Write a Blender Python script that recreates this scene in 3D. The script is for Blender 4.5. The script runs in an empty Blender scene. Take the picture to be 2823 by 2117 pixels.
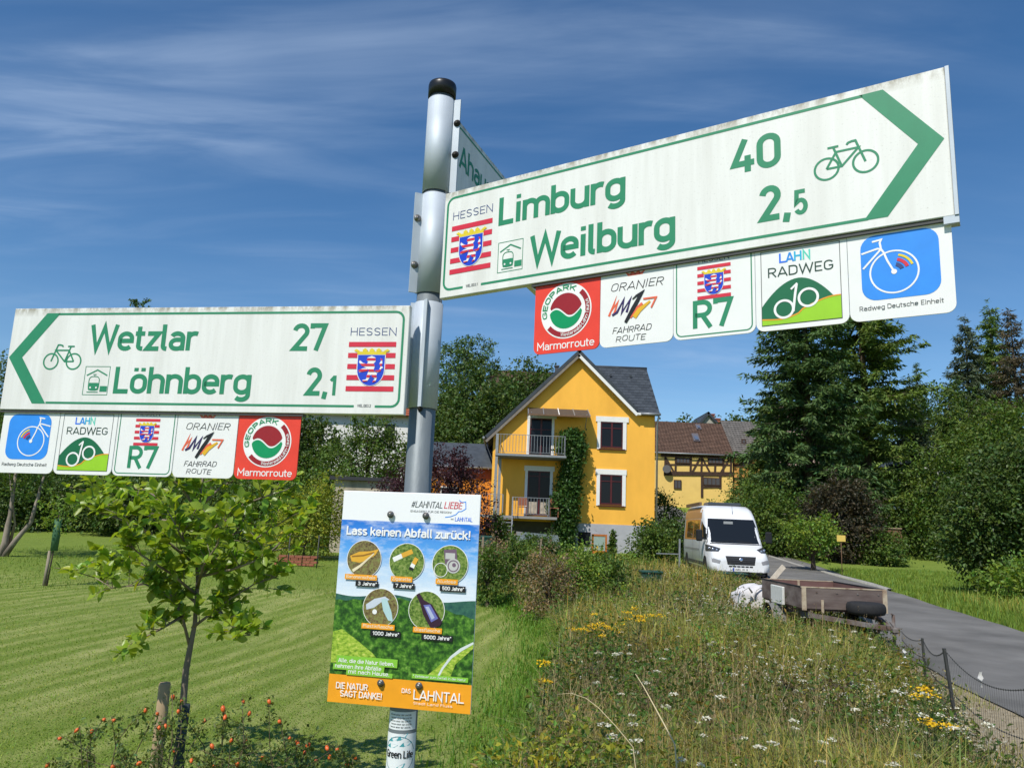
import bpy, math, random
import numpy as np
from mathutils import Vector, Matrix
rng = np.random.default_rng(7)
random.seed(7)
SC = bpy.context.scene
COL = SC.collection
R = math.radians

# ------------------------------------------------------------------ camera
F_PX, PW, PH = 2100.0, 2823.0, 2117.0
UP_C = Vector((0.040, 0.982, 0.183)).normalized()      # world up seen from the camera (right, up, depth)
fy = (Vector((0, 0, 1)) - UP_C * UP_C.z).normalized()
xx = Vector((fy.z * UP_C.y - fy.y * UP_C.z, fy.x * UP_C.z - fy.z * UP_C.x, fy.y * UP_C.x - fy.x * UP_C.y))
if xx.x < 0: xx = -xx
CAM = Vector((0, 0, 1.75))
def c2w(v): return Vector((xx.dot(v), fy.dot(v), UP_C.dot(v)))
def P(px, py, Y):
    """point of the place seen at photo pixel (px, py) at world depth Y"""
    r = c2w(Vector(((px - PW / 2) / F_PX, -(py - PH / 2) / F_PX, 1)))
    return CAM + r * (Y / r.y)
cam = bpy.data.objects.new('camera', bpy.data.cameras.new('camera'))
COL.objects.link(cam)
cam.data.sensor_width = 36; cam.data.lens = 36 * F_PX / PW
cam.data.clip_start = 0.05; cam.data.clip_end = 3000
cx_, cy_, cz_ = c2w(Vector((1, 0, 0))), c2w(Vector((0, 1, 0))), -c2w(Vector((0, 0, 1)))
cam.matrix_world = Matrix(((cx_.x, cy_.x, cz_.x, 0), (cx_.y, cy_.y, cz_.y, 0), (cx_.z, cy_.z, cz_.z, 1.75), (0, 0, 0, 1)))
SC.camera = cam

# ------------------------------------------------------------------ sky, sun, exposure
SUN_AZ, SUN_EL = R(-31), R(51)      # sun stands behind the camera, to the left
sun_dir = Vector((math.sin(SUN_AZ) * math.cos(SUN_EL), -math.cos(SUN_AZ) * math.cos(SUN_EL), math.sin(SUN_EL)))
W = bpy.data.worlds.new('World'); SC.world = W; W.use_nodes = True
nt = W.node_tree; N = nt.nodes; Lk = nt.links
bg = N['Background']; bg.inputs['Strength'].default_value = 0.10
sky = N.new('ShaderNodeTexSky'); sky.sky_type = 'NISHITA'; sky.sun_disc = False
sky.sun_elevation = SUN_EL; sky.sun_rotation = math.atan2(sun_dir.x, sun_dir.y)
sky.altitude = 200; sky.air_density = 1.0; sky.dust_density = 0.1; sky.ozone_density = 3.2
tc = N.new('ShaderNodeTexCoord'); sep = N.new('ShaderNodeSeparateXYZ'); Lk.new(tc.outputs['Generated'], sep.inputs[0])
def mth(op, a, b=None, c=None):
    m = N.new('ShaderNodeMath'); m.operation = op
    for i, v in enumerate((a, b, c)):
        if v is None: continue
        if isinstance(v, (int, float)): m.inputs[i].default_value = v
        else: Lk.new(v, m.inputs[i])
    return m.outputs[0]
zc = mth('ADD', mth('MAXIMUM', sep.outputs[2], 0.0), 0.12)
cmb = N.new('ShaderNodeCombineXYZ')
Lk.new(mth('DIVIDE', sep.outputs[0], zc), cmb.inputs[0]); Lk.new(mth('DIVIDE', sep.outputs[1], zc), cmb.inputs[1])
def sky_noise(scale, sx, sy, rot, detail, dist, seed):
    mp = N.new('ShaderNodeMapping'); mp.inputs['Scale'].default_value = (sx, sy, 1); mp.inputs['Rotation'].default_value = (0, 0, R(rot)); mp.inputs['Location'].default_value = (seed, seed * .7, 0)
    Lk.new(cmb.outputs[0], mp.inputs[0])
    n = N.new('ShaderNodeTexNoise'); n.inputs['Scale'].default_value = scale; n.inputs['Detail'].default_value = detail; n.inputs['Distortion'].default_value = dist; n.inputs['Roughness'].default_value = .55
    Lk.new(mp.outputs[0], n.inputs['Vector']); return n.outputs['Fac']
def ramp(v, a, b):
    mr = N.new('ShaderNodeMapRange'); mr.interpolation_type = 'SMOOTHSTEP'
    mr.inputs['From Min'].default_value = a; mr.inputs['From Max'].default_value = b
    Lk.new(v, mr.inputs['Value']); return mr.outputs[0]
c1 = ramp(sky_noise(0.9, 0.50, 1.4, 58, 7, 1.0, 9.9), .43, .74)
c2 = ramp(sky_noise(2.4, 0.40, 1.6, 62, 8, 1.2, 8.4), .40, .78)
c3 = ramp(sky_noise(0.55, 1, 1, 0, 3, .2, 13.9), .38, .62)
cf = mth('MULTIPLY', mth('ADD', mth('MULTIPLY', c1, mth('ADD', mth('MULTIPLY', c2, .7), .3)), mth('MULTIPLY', c2, .22)), mth('ADD', mth('MULTIPLY', c3, .8), .2))
hz = mth('MULTIPLY', mth('POWER', mth('SUBTRACT', 1.0, mth('MAXIMUM', sep.outputs[2], 0.0)), 7.0), .12)
cf = mth('MINIMUM', mth('ADD', mth('MULTIPLY', cf, .42), hz), .82)
gm = N.new('ShaderNodeMix'); gm.data_type = 'RGBA'
hs = N.new('ShaderNodeHueSaturation'); hs.inputs['Saturation'].default_value = 1.23; hs.inputs['Value'].default_value = 1.2; Lk.new(sky.outputs[0], hs.inputs['Color'])
Lk.new(cf, gm.inputs['Factor']); Lk.new(hs.outputs[0], gm.inputs['A']); gm.inputs['B'].default_value = (5.6, 7.0, 9.2, 1)
Lk.new(gm.outputs['Result'], bg.inputs['Color'])
sun = bpy.data.objects.new('sun', bpy.data.lights.new('sun', 'SUN')); COL.objects.link(sun)
sun.data.energy = 4.7; sun.data.angle = R(0.53); sun.data.color = (1, .95, .87)
sun.rotation_euler = sun_dir.to_track_quat('Z', 'Y').to_euler()
SC.view_settings.view_transform = 'Standard'; SC.view_settings.look = 'None'
SC.view_settings.exposure = 0.0; SC.view_settings.gamma = 1.0; SC.view_settings.use_curve_mapping = False

# ------------------------------------------------------------------ helpers: materials
MATS = {}
def mat(name, col, rough=.75, metal=0., var=0., scale=6., bump=0., bscale=None, spec=.4, stretch=None, col2=None, thr=None, coat=0):
    """principled material whose colour wavers with a noise (var), or mixes to col2"""
    m = bpy.data.materials.new(name); m.use_nodes = True; t = m.node_tree
    b = t.nodes['Principled BSDF']
    b.inputs['Base Color'].default_value = (*col, 1); b.inputs['Roughness'].default_value = rough
    b.inputs['Metallic'].default_value = metal; b.inputs['Specular IOR Level'].default_value = spec
    if coat: b.inputs['Coat Weight'].default_value = coat
    if var or bump or col2:
        tcn = t.nodes.new('ShaderNodeTexCoord'); mp = t.nodes.new('ShaderNodeMapping')
        if stretch: mp.inputs['Scale'].default_value = stretch
        t.links.new(tcn.outputs['Object'], mp.inputs[0])
        n = t.nodes.new('ShaderNodeTexNoise'); n.inputs['Scale'].default_value = scale; n.inputs['Detail'].default_value = 6; n.inputs['Roughness'].default_value = .6
        t.links.new(mp.outputs[0], n.inputs['Vector'])
        if var or col2:
            mr = t.nodes.new('ShaderNodeMapRange'); a, c = thr or (.3, .7)
            mr.inputs['From Min'].default_value = a; mr.inputs['From Max'].default_value = c
            t.links.new(n.outputs['Fac'], mr.inputs['Value'])
            mx = t.nodes.new('ShaderNodeMix'); mx.data_type = 'RGBA'
            t.links.new(mr.outputs[0], mx.inputs['Factor'])
            if col2: mx.inputs['A'].default_value = (*col, 1); mx.inputs['B'].default_value = (*col2, 1)
            else:
                mx.inputs['A'].default_value = (*[c * (1 - var) for c in col], 1); mx.inputs['B'].default_value = (*[min(1, c * (1 + var)) for c in col], 1)
            t.links.new(mx.outputs['Result'], b.inputs['Base Color'])
        if bump:
            n2 = n
            if bscale:
                n2 = t.nodes.new('ShaderNodeTexNoise'); n2.inputs['Scale'].default_value = bscale; n2.inputs['Detail'].default_value = 4
                t.links.new(mp.outputs[0], n2.inputs['Vector'])
            bp = t.nodes.new('ShaderNodeBump'); bp.inputs['Strength'].default_value = min(1, bump); bp.inputs['Distance'].default_value = .02
            t.links.new(n2.outputs['Fac'], bp.inputs['Height']); t.links.new(bp.outputs[0], b.inputs['Normal'])
    MATS[name] = m; return m
def leaf_mat(name, col, trans=.35, rough=.5, tcol=None, spec=.35):
    """leaf: diffuse and some light through it; each leaf's own tint comes from the mesh"""
    m = bpy.data.materials.new(name); m.use_nodes = True; t = m.node_tree
    b = t.nodes['Principled BSDF']; b.inputs['Roughness'].default_value = rough; b.inputs['Specular IOR Level'].default_value = spec
    at = t.nodes.new('ShaderNodeAttribute'); at.attribute_name = 'tint'
    mx = t.nodes.new('ShaderNodeMix'); mx.data_type = 'RGBA'; mx.blend_type = 'MULTIPLY'; mx.inputs['Factor'].default_value = 1
    mx.inputs['A'].default_value = (*col, 1); t.links.new(at.outputs['Color'], mx.inputs['B'])
    t.links.new(mx.outputs['Result'], b.inputs['Base Color'])
    tr = t.nodes.new('ShaderNodeBsdfTranslucent')
    m2 = t.nodes.new('ShaderNodeMix'); m2.data_type = 'RGBA'; m2.blend_type = 'MULTIPLY'; m2.inputs['Factor'].default_value = 1
    m2.inputs['A'].default_value = (*(tcol or (min(1, col[0] * 1.7), min(1, col[1] * 1.6), col[2] * .7)), 1); t.links.new(at.outputs['Color'], m2.inputs['B'])
    t.links.new(m2.outputs['Result'], tr.inputs['Color'])
    sh = t.nodes.new('ShaderNodeMixShader'); sh.inputs[0].default_value = trans
    t.links.new(b.outputs[0], sh.inputs[1]); t.links.new(tr.outputs[0], sh.inputs[2])
    t.links.new(sh.outputs[0], t.nodes['Material Output'].inputs['Surface'])
    MATS[name] = m; return m

# ------------------------------------------------------------------ helpers: objects
def tag(o, label=None, cat=None, group=None, kind=None):
    if label: o['label'] = label
    if cat: o['category'] = cat
    if group: o['group'] = group
    if kind: o['kind'] = kind
    return o
def empty(name, loc, label=None, cat=None, group=None, rz=0.):
    o = bpy.data.objects.new(name, None); COL.objects.link(o); o.location = loc; o.rotation_euler = (0, 0, rz); o.empty_display_size = .2
    return tag(o, label, cat, group)
def link(name, me, m=None, parent=None, loc=None):
    o = bpy.data.objects.new(name, me); COL.objects.link(o)
    if m is not None and len(me.materials) == 0: me.materials.append(m)
    if parent: o.parent = parent
    if loc is not None: o.location = loc
    return o
def copy_tree(o, parent=None):
    c = o.copy(); COL.objects.link(c); c.parent = parent
    for ch in list(o.children): copy_tree(ch, c)
    return c
def frame(n):
    n = Vector(n).normalized(); a = Vector((0, 0, 1)) if abs(n.z) < .9 else Vector((1, 0, 0))
    u = a.cross(n).normalized(); return u, n.cross(u)
class MB:
    """collects shapes, then links them as ONE mesh object"""
    def __init__(s): s.v = []; s.f = []; s.sm = []
    def add(s, v, f, smooth=False):
        k = len(s.v); s.v += [tuple(p) for p in v]; s.f += [tuple(i + k for i in q) for q in f]; s.sm += [smooth] * len(f); return s
    def box(s, a, b, bev=0.):
        x0, x1 = sorted((a[0], b[0])); y0, y1 = sorted((a[1], b[1])); z0, z1 = sorted((a[2], b[2]))
        if not bev:
            v = [(x, y, z) for z in (z0, z1) for x, y in ((x0, y0), (x1, y0), (x1, y1), (x0, y1))]
            return s.add(v, [(3, 2, 1, 0), (4, 5, 6, 7), (0, 1, 5, 4), (1, 2, 6, 5), (2, 3, 7, 6), (3, 0, 4, 7)])
        e = bev
        ring = lambda z, i: [(x0 + e, y0 + i, z), (x1 - e, y0 + i, z), (x1 - i, y0 + e, z), (x1 - i, y1 - e, z), (x1 - e, y1 - i, z), (x0 + e, y1 - i, z), (x0 + i, y1 - e, z), (x0 + i, y0 + e, z)]
        return s.rings([ring(z0, e * .9), ring(z0 + e, 0), ring(z1 - e, 0), ring(z1, e * .9)])
    def rings(s, rr, cap=True, smooth=False, closed=True):
        n = len(rr[0]); v = [p for r in rr for p in r]; f = []
        for i in range(len(rr) - 1):
            for j in range(n if closed else n - 1):
                k = (j + 1) % n; f.append((i * n + j, i * n + k, (i + 1) * n + k, (i + 1) * n + j))
        k0 = len(s.v); s.add(v, f, smooth)
        if cap and closed:
            s.f.append(tuple(k0 + j for j in reversed(range(n)))); s.f.append(tuple(k0 + (len(rr) - 1) * n + j for j in range(n))); s.sm += [False, False]
        return s
    def tube(s, path, r, n=8, cap=True, smooth=True):
        path = [Vector(p) for p in path]; rr = []
        rad = r if isinstance(r, (list, tuple)) else [r] * len(path)
        u = None
        for i, p in enumerate(path):
            d = (path[min(i + 1, len(path) - 1)] - path[max(i - 1, 0)])
            if d.length < 1e-9: d = Vector((0, 0, 1))
            d.normalize()
            if u is None: u, w = frame(d)
            else:
                u = (u - d * u.dot(d))
                u = u.normalized() if u.length > 1e-6 else frame(d)[0]
            w = d.cross(u)
            rr.append([p + (u * math.cos(2 * math.pi * j / n) + w * math.sin(2 * math.pi * j / n)) * rad[i] for j in range(n)])
        return s.rings(rr, cap, smooth)
    def bar(s, p, q, w, h=None, up=(0, 0, 1)):
        p, q = Vector(p), Vector(q); h = h or w; d = (q - p).normalized(); up = Vector(up)
        if abs(d.dot(up)) > .98: up = Vector((1, 0, 0))
        u = d.cross(up).normalized() * w / 2; t = u.cross(d).normalized() * h / 2
        return s.rings([[e - u - t, e + u - t, e + u + t, e - u + t] for e in (p, q)])
    def prism(s, poly, d):
        """poly: 3D points, extruded by vector d"""
        d = Vector(d); a = [Vector(p) for p in poly]; n = len(a)
        return s.add(a + [p + d for p in a], [tuple(reversed(range(n))), tuple(range(n, 2 * n))] + [(i, (i + 1) % n, n + (i + 1) % n, n + i) for i in range(n)])
    def face(s, poly): return s.add(poly, [tuple(range(len(poly)))])
    def lathe(s, c, axis, prof, n=16, smooth=True):
        """prof: (distance along axis, radius)"""
        a = Vector(axis).normalized(); u, w = frame(a); c = Vector(c)
        return s.rings([[c + a * h + (u * math.cos(2 * math.pi * j / n) + w * math.sin(2 * math.pi * j / n)) * max(r, 1e-4) for j in range(n)] for h, r in prof], True, smooth)
    def mesh(s, name):
        me = bpy.data.meshes.new(name); me.from_pydata(s.v, [], s.f)
        me.polygons.foreach_set('use_smooth', s.sm); me.update(); return me
    def build(s, name, m, parent=None, loc=None): return link(name, s.mesh(name), m, parent, loc)

def np_mesh(name, v, faces, tint=None, smooth=False):
    """v (n,3), faces list of (k,m) int arrays of m-gons, tint (n,3) per vertex"""
    me = bpy.data.meshes.new(name); v = np.asarray(v, np.float32)
    me.vertices.add(len(v)); me.vertices.foreach_set('co', v.ravel())
    nl = sum(f.size for f in faces); npoly = sum(len(f) for f in faces)
    me.loops.add(nl); me.polygons.add(npoly)
    me.loops.foreach_set('vertex_index', np.concatenate([f.ravel() for f in faces]).astype(np.int32))
    tot = np.concatenate([np.full(len(f), f.shape[1], np.int32) for f in faces])
    st = np.concatenate([[0], np.cumsum(tot)[:-1]]).astype(np.int32)
    me.polygons.foreach_set('loop_start', st); me.polygons.foreach_set('loop_total', tot)
    me.polygons.foreach_set('use_smooth', np.full(npoly, smooth))
    if tint is not None:
        a = me.color_attributes.new('tint', 'FLOAT_COLOR', 'POINT')
        a.data.foreach_set('color', np.concatenate([tint, np.ones((len(v), 1))], 1).astype(np.float32).ravel())
    me.update(calc_edges=True); return me
def unit(a): return a / np.maximum(np.linalg.norm(a, axis=-1, keepdims=True), 1e-9)
def kites(c, d, nrm, L, Wd, tint, fold=.18):
    """leaf shaped quads: centre c, direction d, face normal nrm"""
    d = unit(d); s = unit(np.cross(d, nrm)); n = np.cross(s, d); L = L[:, None]; Wd = Wd[:, None]
    b = c - d * L * .5; t = c + d * L * .5; m = c - d * L * .05
    l = m + s * Wd * .5 + n * Wd * fold; r = m - s * Wd * .5 + n * Wd * fold
    k = len(c); v = np.stack([b, r, t, l], 1).reshape(-1, 3)
    f = np.arange(4 * k).reshape(k, 4)
    return v, f, np.repeat(tint, 4, 0)
def tints(n, g, lo=.6, hi=1.35, hue=.12):
    """random leaf tints: brightness and a drift between yellower and bluer green"""
    b = g.uniform(lo, hi, (n, 1)); h = g.normal(0, hue, (n, 1))
    return np.clip(np.concatenate([b * (1 + h), b, b * (1 - h)], 1), .05, 3)
def join_np(parts):
    vs, fs, ts, k = [], [], [], 0
    for v, f, t in parts:
        vs.append(v); fs.append(f + k); ts.append(t); k += len(v)
    by = {}
    for f in fs: by.setdefault(f.shape[1], []).append(f)
    return np.concatenate(vs), [np.concatenate(x) for x in by.values()], np.concatenate(ts)
# ------------------------------------------------------------------ lettering: a one-stroke road-sign alphabet, cap height 1, x-height .72
def _arc(cx, cy, rx, ry, a0, a1, n=None):
    n = n or max(3, int(abs(a1 - a0) / 16))
    return [(cx + rx * math.cos(R(a0 + (a1 - a0) * i / n)), cy + ry * math.sin(R(a0 + (a1 - a0) * i / n))) for i in range(n + 1)]
def _stad(x0, x1, y0, y1):
    r = (x1 - x0) / 2; c = (x0 + x1) / 2; ry = min(r * 1.05, (y1 - y0) / 2)
    return _arc(c, y1 - ry, r, ry, 0, 180) + _arc(c, y0 + ry, r, ry, 180, 360) + ['Z']
S = .07; XH = .72
def _glyphs():
    g = {}
    B = lambda x0=.07, x1=.45: _stad(x0, x1, S, XH - S)
    arch = lambda x0, x1: _arc((x0 + x1) / 2, XH - S - .19, (x1 - x0) / 2, .19, 180, 0)
    g['a'] = (.53, [[(.09, .55)] + _arc(.255, .47, .185, .18, 150, 0) + [(.44, 0)], [(.44, .41), (.24, .41)] + _arc(.24, .24, .17, .17, 90, 270) + [(.28, .07)] + _arc(.28, .24, .16, .17, 270, 350)])
    g['b'] = (.54, [[(.07, 0), (.07, 1)], B(.07, .46)])
    g['c'] = (.48, [_arc(.26, XH - S - .19, .19, .19, 25, 180) + _arc(.26, S + .19, .19, .19, 180, 335)])
    g['d'] = (.54, [[(.46, 0), (.46, 1)], B(.07, .46)])
    g['e'] = (.53, [[(.07, .37), (.45, .37)] + _arc(.26, XH - S - .19, .19, .19, 0, 180) + _arc(.26, S + .19, .19, .19, 180, 325)])
    g['f'] = (.34, [[(.15, 0)] + _arc(.30, .78, .15, .16, 180, 90), [(.02, .65), (.33, .65)]])
    g['g'] = (.54, [[(.46, XH), (.46, -.02)] + _arc(.27, -.02, .19, .17, 0, -145), B(.07, .46)])
    g['h'] = (.54, [[(.07, 0), (.07, 1)], arch(.07, .46) + [(.46, 0)]])
    g['i'] = (.21, [[(.10, 0), (.10, XH)], [(.10, .84), (.10, .98)]])
    g['j'] = g['i']
    g['k'] = (.50, [[(.07, 0), (.07, 1)], [(.44, XH), (.10, .33)], [(.20, .43), (.46, 0)]])
    g['l'] = (.25, [[(.09, 1), (.09, .17)] + _arc(.20, .17, .11, .10, 180, 275)])
    g['m'] = (.82, [[(.07, 0), (.07, XH)], arch(.07, .41) + [(.41, 0)], arch(.41, .75) + [(.75, 0)]])
    g['n'] = (.54, [[(.07, 0), (.07, XH)], arch(.07, .46) + [(.46, 0)]])
    g['o'] = (.53, [B(.07, .46)])
    g['p'] = (.54, [[(.07, -.25), (.07, XH)], B(.07, .46)])
    g['r'] = (.38, [[(.07, 0), (.07, XH)], _arc(.26, XH - S - .2, .19, .2, 180, 62)])
    g['s'] = (.47, [_arc(.235, .52, .17, .13, 25, 180, 7) + [(.14, .41), (.33, .31)] + _arc(.235, .2, .17, .13, 0, -155, 7)])
    g['t'] = (.34, [[(.13, .92), (.13, .17)] + _arc(.26, .17, .13, .10, 180, 275), [(.01, .65), (.31, .65)]])
    g['u'] = (.54, [[(.07, XH), (.07, .27)] + _arc(.265, .27, .195, .2, 180, 360), [(.46, XH), (.46, 0)]])
    g['v'] = (.48, [[(.05, XH), (.24, .03), (.43, XH)]])
    g['w'] = (.74, [[(.05, XH), (.20, .04), (.37, .66), (.54, .04), (.69, XH)]])
    g['z'] = (.46, [[(.05, XH - S), (.40, XH - S), (.06, S), (.43, S)]])
    for a, b in (('ä', 'a'), ('ö', 'o'), ('ü', 'u')): g[a] = (g[b][0], g[b][1] + [[(.15, .83), (.15, .96)], [(.37, .83), (.37, .96)]])
    g['A'] = (.64, [[(.04, 0), (.31, .97)], [(.31, .97), (.60, 0)], [(.13, .27), (.50, .27)]])
    g['B'] = (.60, [[(.08, 0), (.08, 1)], [(.08, .93), (.32, .93)] + _arc(.32, .73, .17, .2, 90, -90) + [(.08, .53)], [(.32, .53)] + _arc(.33, .3, .2, .23, 90, -90) + [(.08, .07)]])
    g['C'] = (.60, [_arc(.31, .68, .23, .25, 20, 180) + _arc(.31, .32, .23, .25, 180, 340)])
    g['D'] = (.62, [[(.08, .07), (.08, .93), (.30, .93)] + _arc(.30, .68, .24, .25, 90, 0) + _arc(.30, .32, .24, .25, 0, -90) + ['Z']])
    g['E'] = (.52, [[(.48, .93), (.08, .93), (.08, .07), (.48, .07)], [(.08, .51), (.43, .51)]])
    g['F'] = (.50, [[(.47, .93), (.08, .93), (.08, 0)], [(.08, .49), (.42, .49)]])
    g['G'] = (.62, [_arc(.31, .68, .23, .25, 20, 180) + _arc(.31, .32, .23, .25, 180, 360) + [(.54, .46), (.32, .46)]])
    g['H'] = (.62, [[(.08, 0), (.08, 1)], [(.54, 0), (.54, 1)], [(.08, .52), (.54, .52)]])
    g['I'] = (.22, [[(.11, 0), (.11, 1)]])
    g['J'] = (.46, [[(.37, 1), (.37, .25)] + _arc(.21, .25, .16, .18, 0, -150)])
    g['K'] = (.60, [[(.08, 0), (.08, 1)], [(.52, 1), (.11, .42)], [(.22, .57), (.56, 0)]])
    g['L'] = (.50, [[(.08, 1), (.08, .07), (.47, .07)]])
    g['M'] = (.78, [[(.08, 0), (.08, .97), (.39, .38), (.70, .97), (.70, 0)]])
    g['N'] = (.64, [[(.08, 0), (.08, .97), (.56, .03), (.56, 1)]])
    g['O'] = (.62, [_stad(.08, .54, .07, .93)])
    g['P'] = (.57, [[(.08, 0), (.08, .93), (.30, .93)] + _arc(.30, .69, .21, .24, 90, -90) + [(.08, .45)]])
    g['R'] = (.60, [[(.08, 0), (.08, .93), (.31, .93)] + _arc(.31, .70, .2, .23, 90, -90) + [(.08, .47)], [(.29, .47), (.53, 0)]])
    g['S'] = (.57, [_arc(.285, .70, .2, .23, 25, 190, 9) + [(.15, .57), (.42, .44)] + _arc(.285, .29, .2, .22, 20, -155, 9)])
    g['T'] = (.54, [[(.02, .93), (.52, .93)], [(.27, 0), (.27, .93)]])
    g['U'] = (.62, [[(.08, 1), (.08, .30)] + _arc(.31, .30, .23, .23, 180, 360) + [(.54, 1)]])
    g['W'] = (.90, [[(.05, 1), (.235, .05), (.45, .92), (.665, .05), (.85, 1)]])
    g['Z'] = (.54, [[(.05, .93), (.48, .93), (.06, .07), (.50, .07)]])
    g['Ü'] = (.62, g['U'][1] + [[(.2, 1.08), (.2, 1.2)], [(.42, 1.08), (.42, 1.2)]])
    g['0'] = (.60, [_stad(.08, .50, .07, .93)])
    g['1'] = (.42, [[(.06, .73), (.26, .94)], [(.28, 0), (.28, 1)]])
    g['2'] = (.60, [_arc(.29, .71, .21, .22, 170, -28) + [(.09, .07), (.54, .07)]])
    g['3'] = (.56, [_arc(.26, .73, .18, .2, 155, -90) + _arc(.26, .30, .21, .23, 90, -155)])
    g['4'] = (.62, [[(.36, 1), (.09, .27), (.58, .27)], [(.42, .5), (.42, 0)]])
    g['5'] = (.58, [[(.49, .93), (.13, .93), (.11, .50)] + _arc(.29, .34, .21, .25, 130, -150)])
    g['7'] = (.56, [[(.06, .82), (.06, .93), (.49, .93), (.22, 0)]])
    g['9'] = (.58, [_stad(.08, .50, .40, .93), [(.50, .66), (.25, 0)]])
    g['.'] = (.20, [[(.10, 0), (.10, .14)]])
    g[','] = (.22, [[(.13, .13), (.06, -.13)]])
    g['!'] = (.24, [[(.12, .26), (.12, 1)], [(.12, 0), (.12, .14)]])
    g['*'] = (.30, [[(.15, .68), (.15, .98)], [(.03, .75), (.27, .91)], [(.03, .91), (.27, .75)]])
    g['#'] = (.62, [[(.14, .05), (.26, .95)], [(.36, .05), (.48, .95)], [(.05, .34), (.53, .34)], [(.08, .66), (.56, .66)]])
    g['-'] = (.34, [[(.05, .40), (.29, .40)]])
    g[' '] = (.26, [])
    return g
GL = _glyphs()
LAYER = [0]
class Print:
    """flat print on a panel: 2D shapes (u, v) in metres, each laid a hair above the last so none share a plane"""
    def __init__(s, z=.0004, step=.00004): s.v = []; s.f = []; s.z = z; s.step = step
    def poly(s, pts):
        k = len(s.v); s.v += [(x, y, s.z) for x, y in pts]; s.f.append(tuple(range(k, k + len(pts)))); s.z += s.step; return s
    def rect(s, x0, y0, x1, y1): return s.poly([(x0, y0), (x1, y0), (x1, y1), (x0, y1)])
    def line(s, pts, w):
        """ribbon of width w (number or list)"""
        closed = pts[-1] == 'Z'
        if closed: pts = pts[:-1]
        q = [Vector((p[0], p[1])) for p in pts]; r = []
        for p in q:
            if not r or (p - r[-1]).length > 1e-7: r.append(p)
        if closed and (r[0] - r[-1]).length < 1e-7: r.pop()
        n = len(r)
        if n < 2: return s
        ws = w if isinstance(w, (list, tuple)) else [w] * n
        if len(ws) != n: ws = [ws[min(len(ws) - 1, int(i * len(ws) / n))] for i in range(n)]
        k = len(s.v)
        for i in range(n):
            a = r[i - 1] if (i or closed) else None; b = r[(i + 1) % n] if (i < n - 1 or closed) else None
            d0 = (r[i] - a).normalized() if a is not None else None; d1 = (b - r[i]).normalized() if b is not None else None
            d0 = d0 or d1; d1 = d1 or d0
            t = d0 + d1
            t = t.normalized() if t.length > 1e-6 else d0
            nn = Vector((-t.y, t.x)); c = max(.35, nn.dot(Vector((-d0.y, d0.x))))
            off = nn * (ws[i] / 2 / c)
            s.v += [(r[i].x + off.x, r[i].y + off.y, s.z), (r[i].x - off.x, r[i].y - off.y, s.z)]
        for i in range(n if closed else n - 1):
            a, b = k + 2 * i, k + 2 * ((i + 1) % n); s.f.append((a, a + 1, b + 1, b))
        s.z += s.step; return s
    def disc(s, cx, cy, r, n=40): return s.poly([(cx + r * math.cos(2 * math.pi * i / n), cy + r * math.sin(2 * math.pi * i / n)) for i in range(n)])
    def ring(s, cx, cy, r, w, a0=0, a1=360, n=44):
        if a1 - a0 >= 360: return s.line([(cx + r * math.cos(2 * math.pi * i / n), cy + r * math.sin(2 * math.pi * i / n)) for i in range(n)] + ['Z'], w)
        return s.line(_arc(cx, cy, r, r, a0, a1, 24), w)
    def width(s, t): return sum(GL[c][0] + .015 for c in t) - .015
    def text(s, t, x, y, h, w=.14, fit=None, slant=0., xs=1., jit=0., fn=None):
        """baseline-left (x, y), cap height h, stroke w*h; fit = total width in metres"""
        tw = s.width(t)
        sx = (fit / tw) if fit else h * xs
        cur = 0; rnd = random.Random(hash(len(t)) + 3)
        z0 = s.z
        for c in t:
            adv, st = GL[c]
            jy = rnd.uniform(-jit, jit)
            for k in st:
                pts = []
                for p in k:
                    if p == 'Z': pts.append('Z'); continue
                    X = (cur + p[0]) * sx + slant * p[1] * h; Y = (p[1] + jy) * h
                    pts.append(fn(X, Y) if fn else (x + X, y + Y))
                s.line(pts, w * h)
                if s.z > z0 + 6 * s.step: s.z = z0
            cur += adv + .015
        s.z = z0 + 8 * s.step
        return s
    def build(s, name, m, parent, z0=0.):
        me = bpy.data.meshes.new(name); me.from_pydata([(a, b, c + z0) for a, b, c in s.v], [], s.f); me.update()
        return link(name, me, m, parent)
def rrect(x0, y0, x1, y1, r, n=5, corners=(1, 1, 1, 1)):
    """rounded rectangle, corners: bl br tr tl"""
    o = []
    for (cx, cy, a), k in zip(((x0 + r, y0 + r, 180), (x1 - r, y0 + r, 270), (x1 - r, y1 - r, 0), (x0 + r, y1 - r, 90)), corners):
        if k: o += _arc(cx, cy, r, r, a, a + 90, n)
        else: o += [(cx + (r if a in (270, 0) else -r), cy + (r if a in (0, 90) else -r))]
    return o
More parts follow.
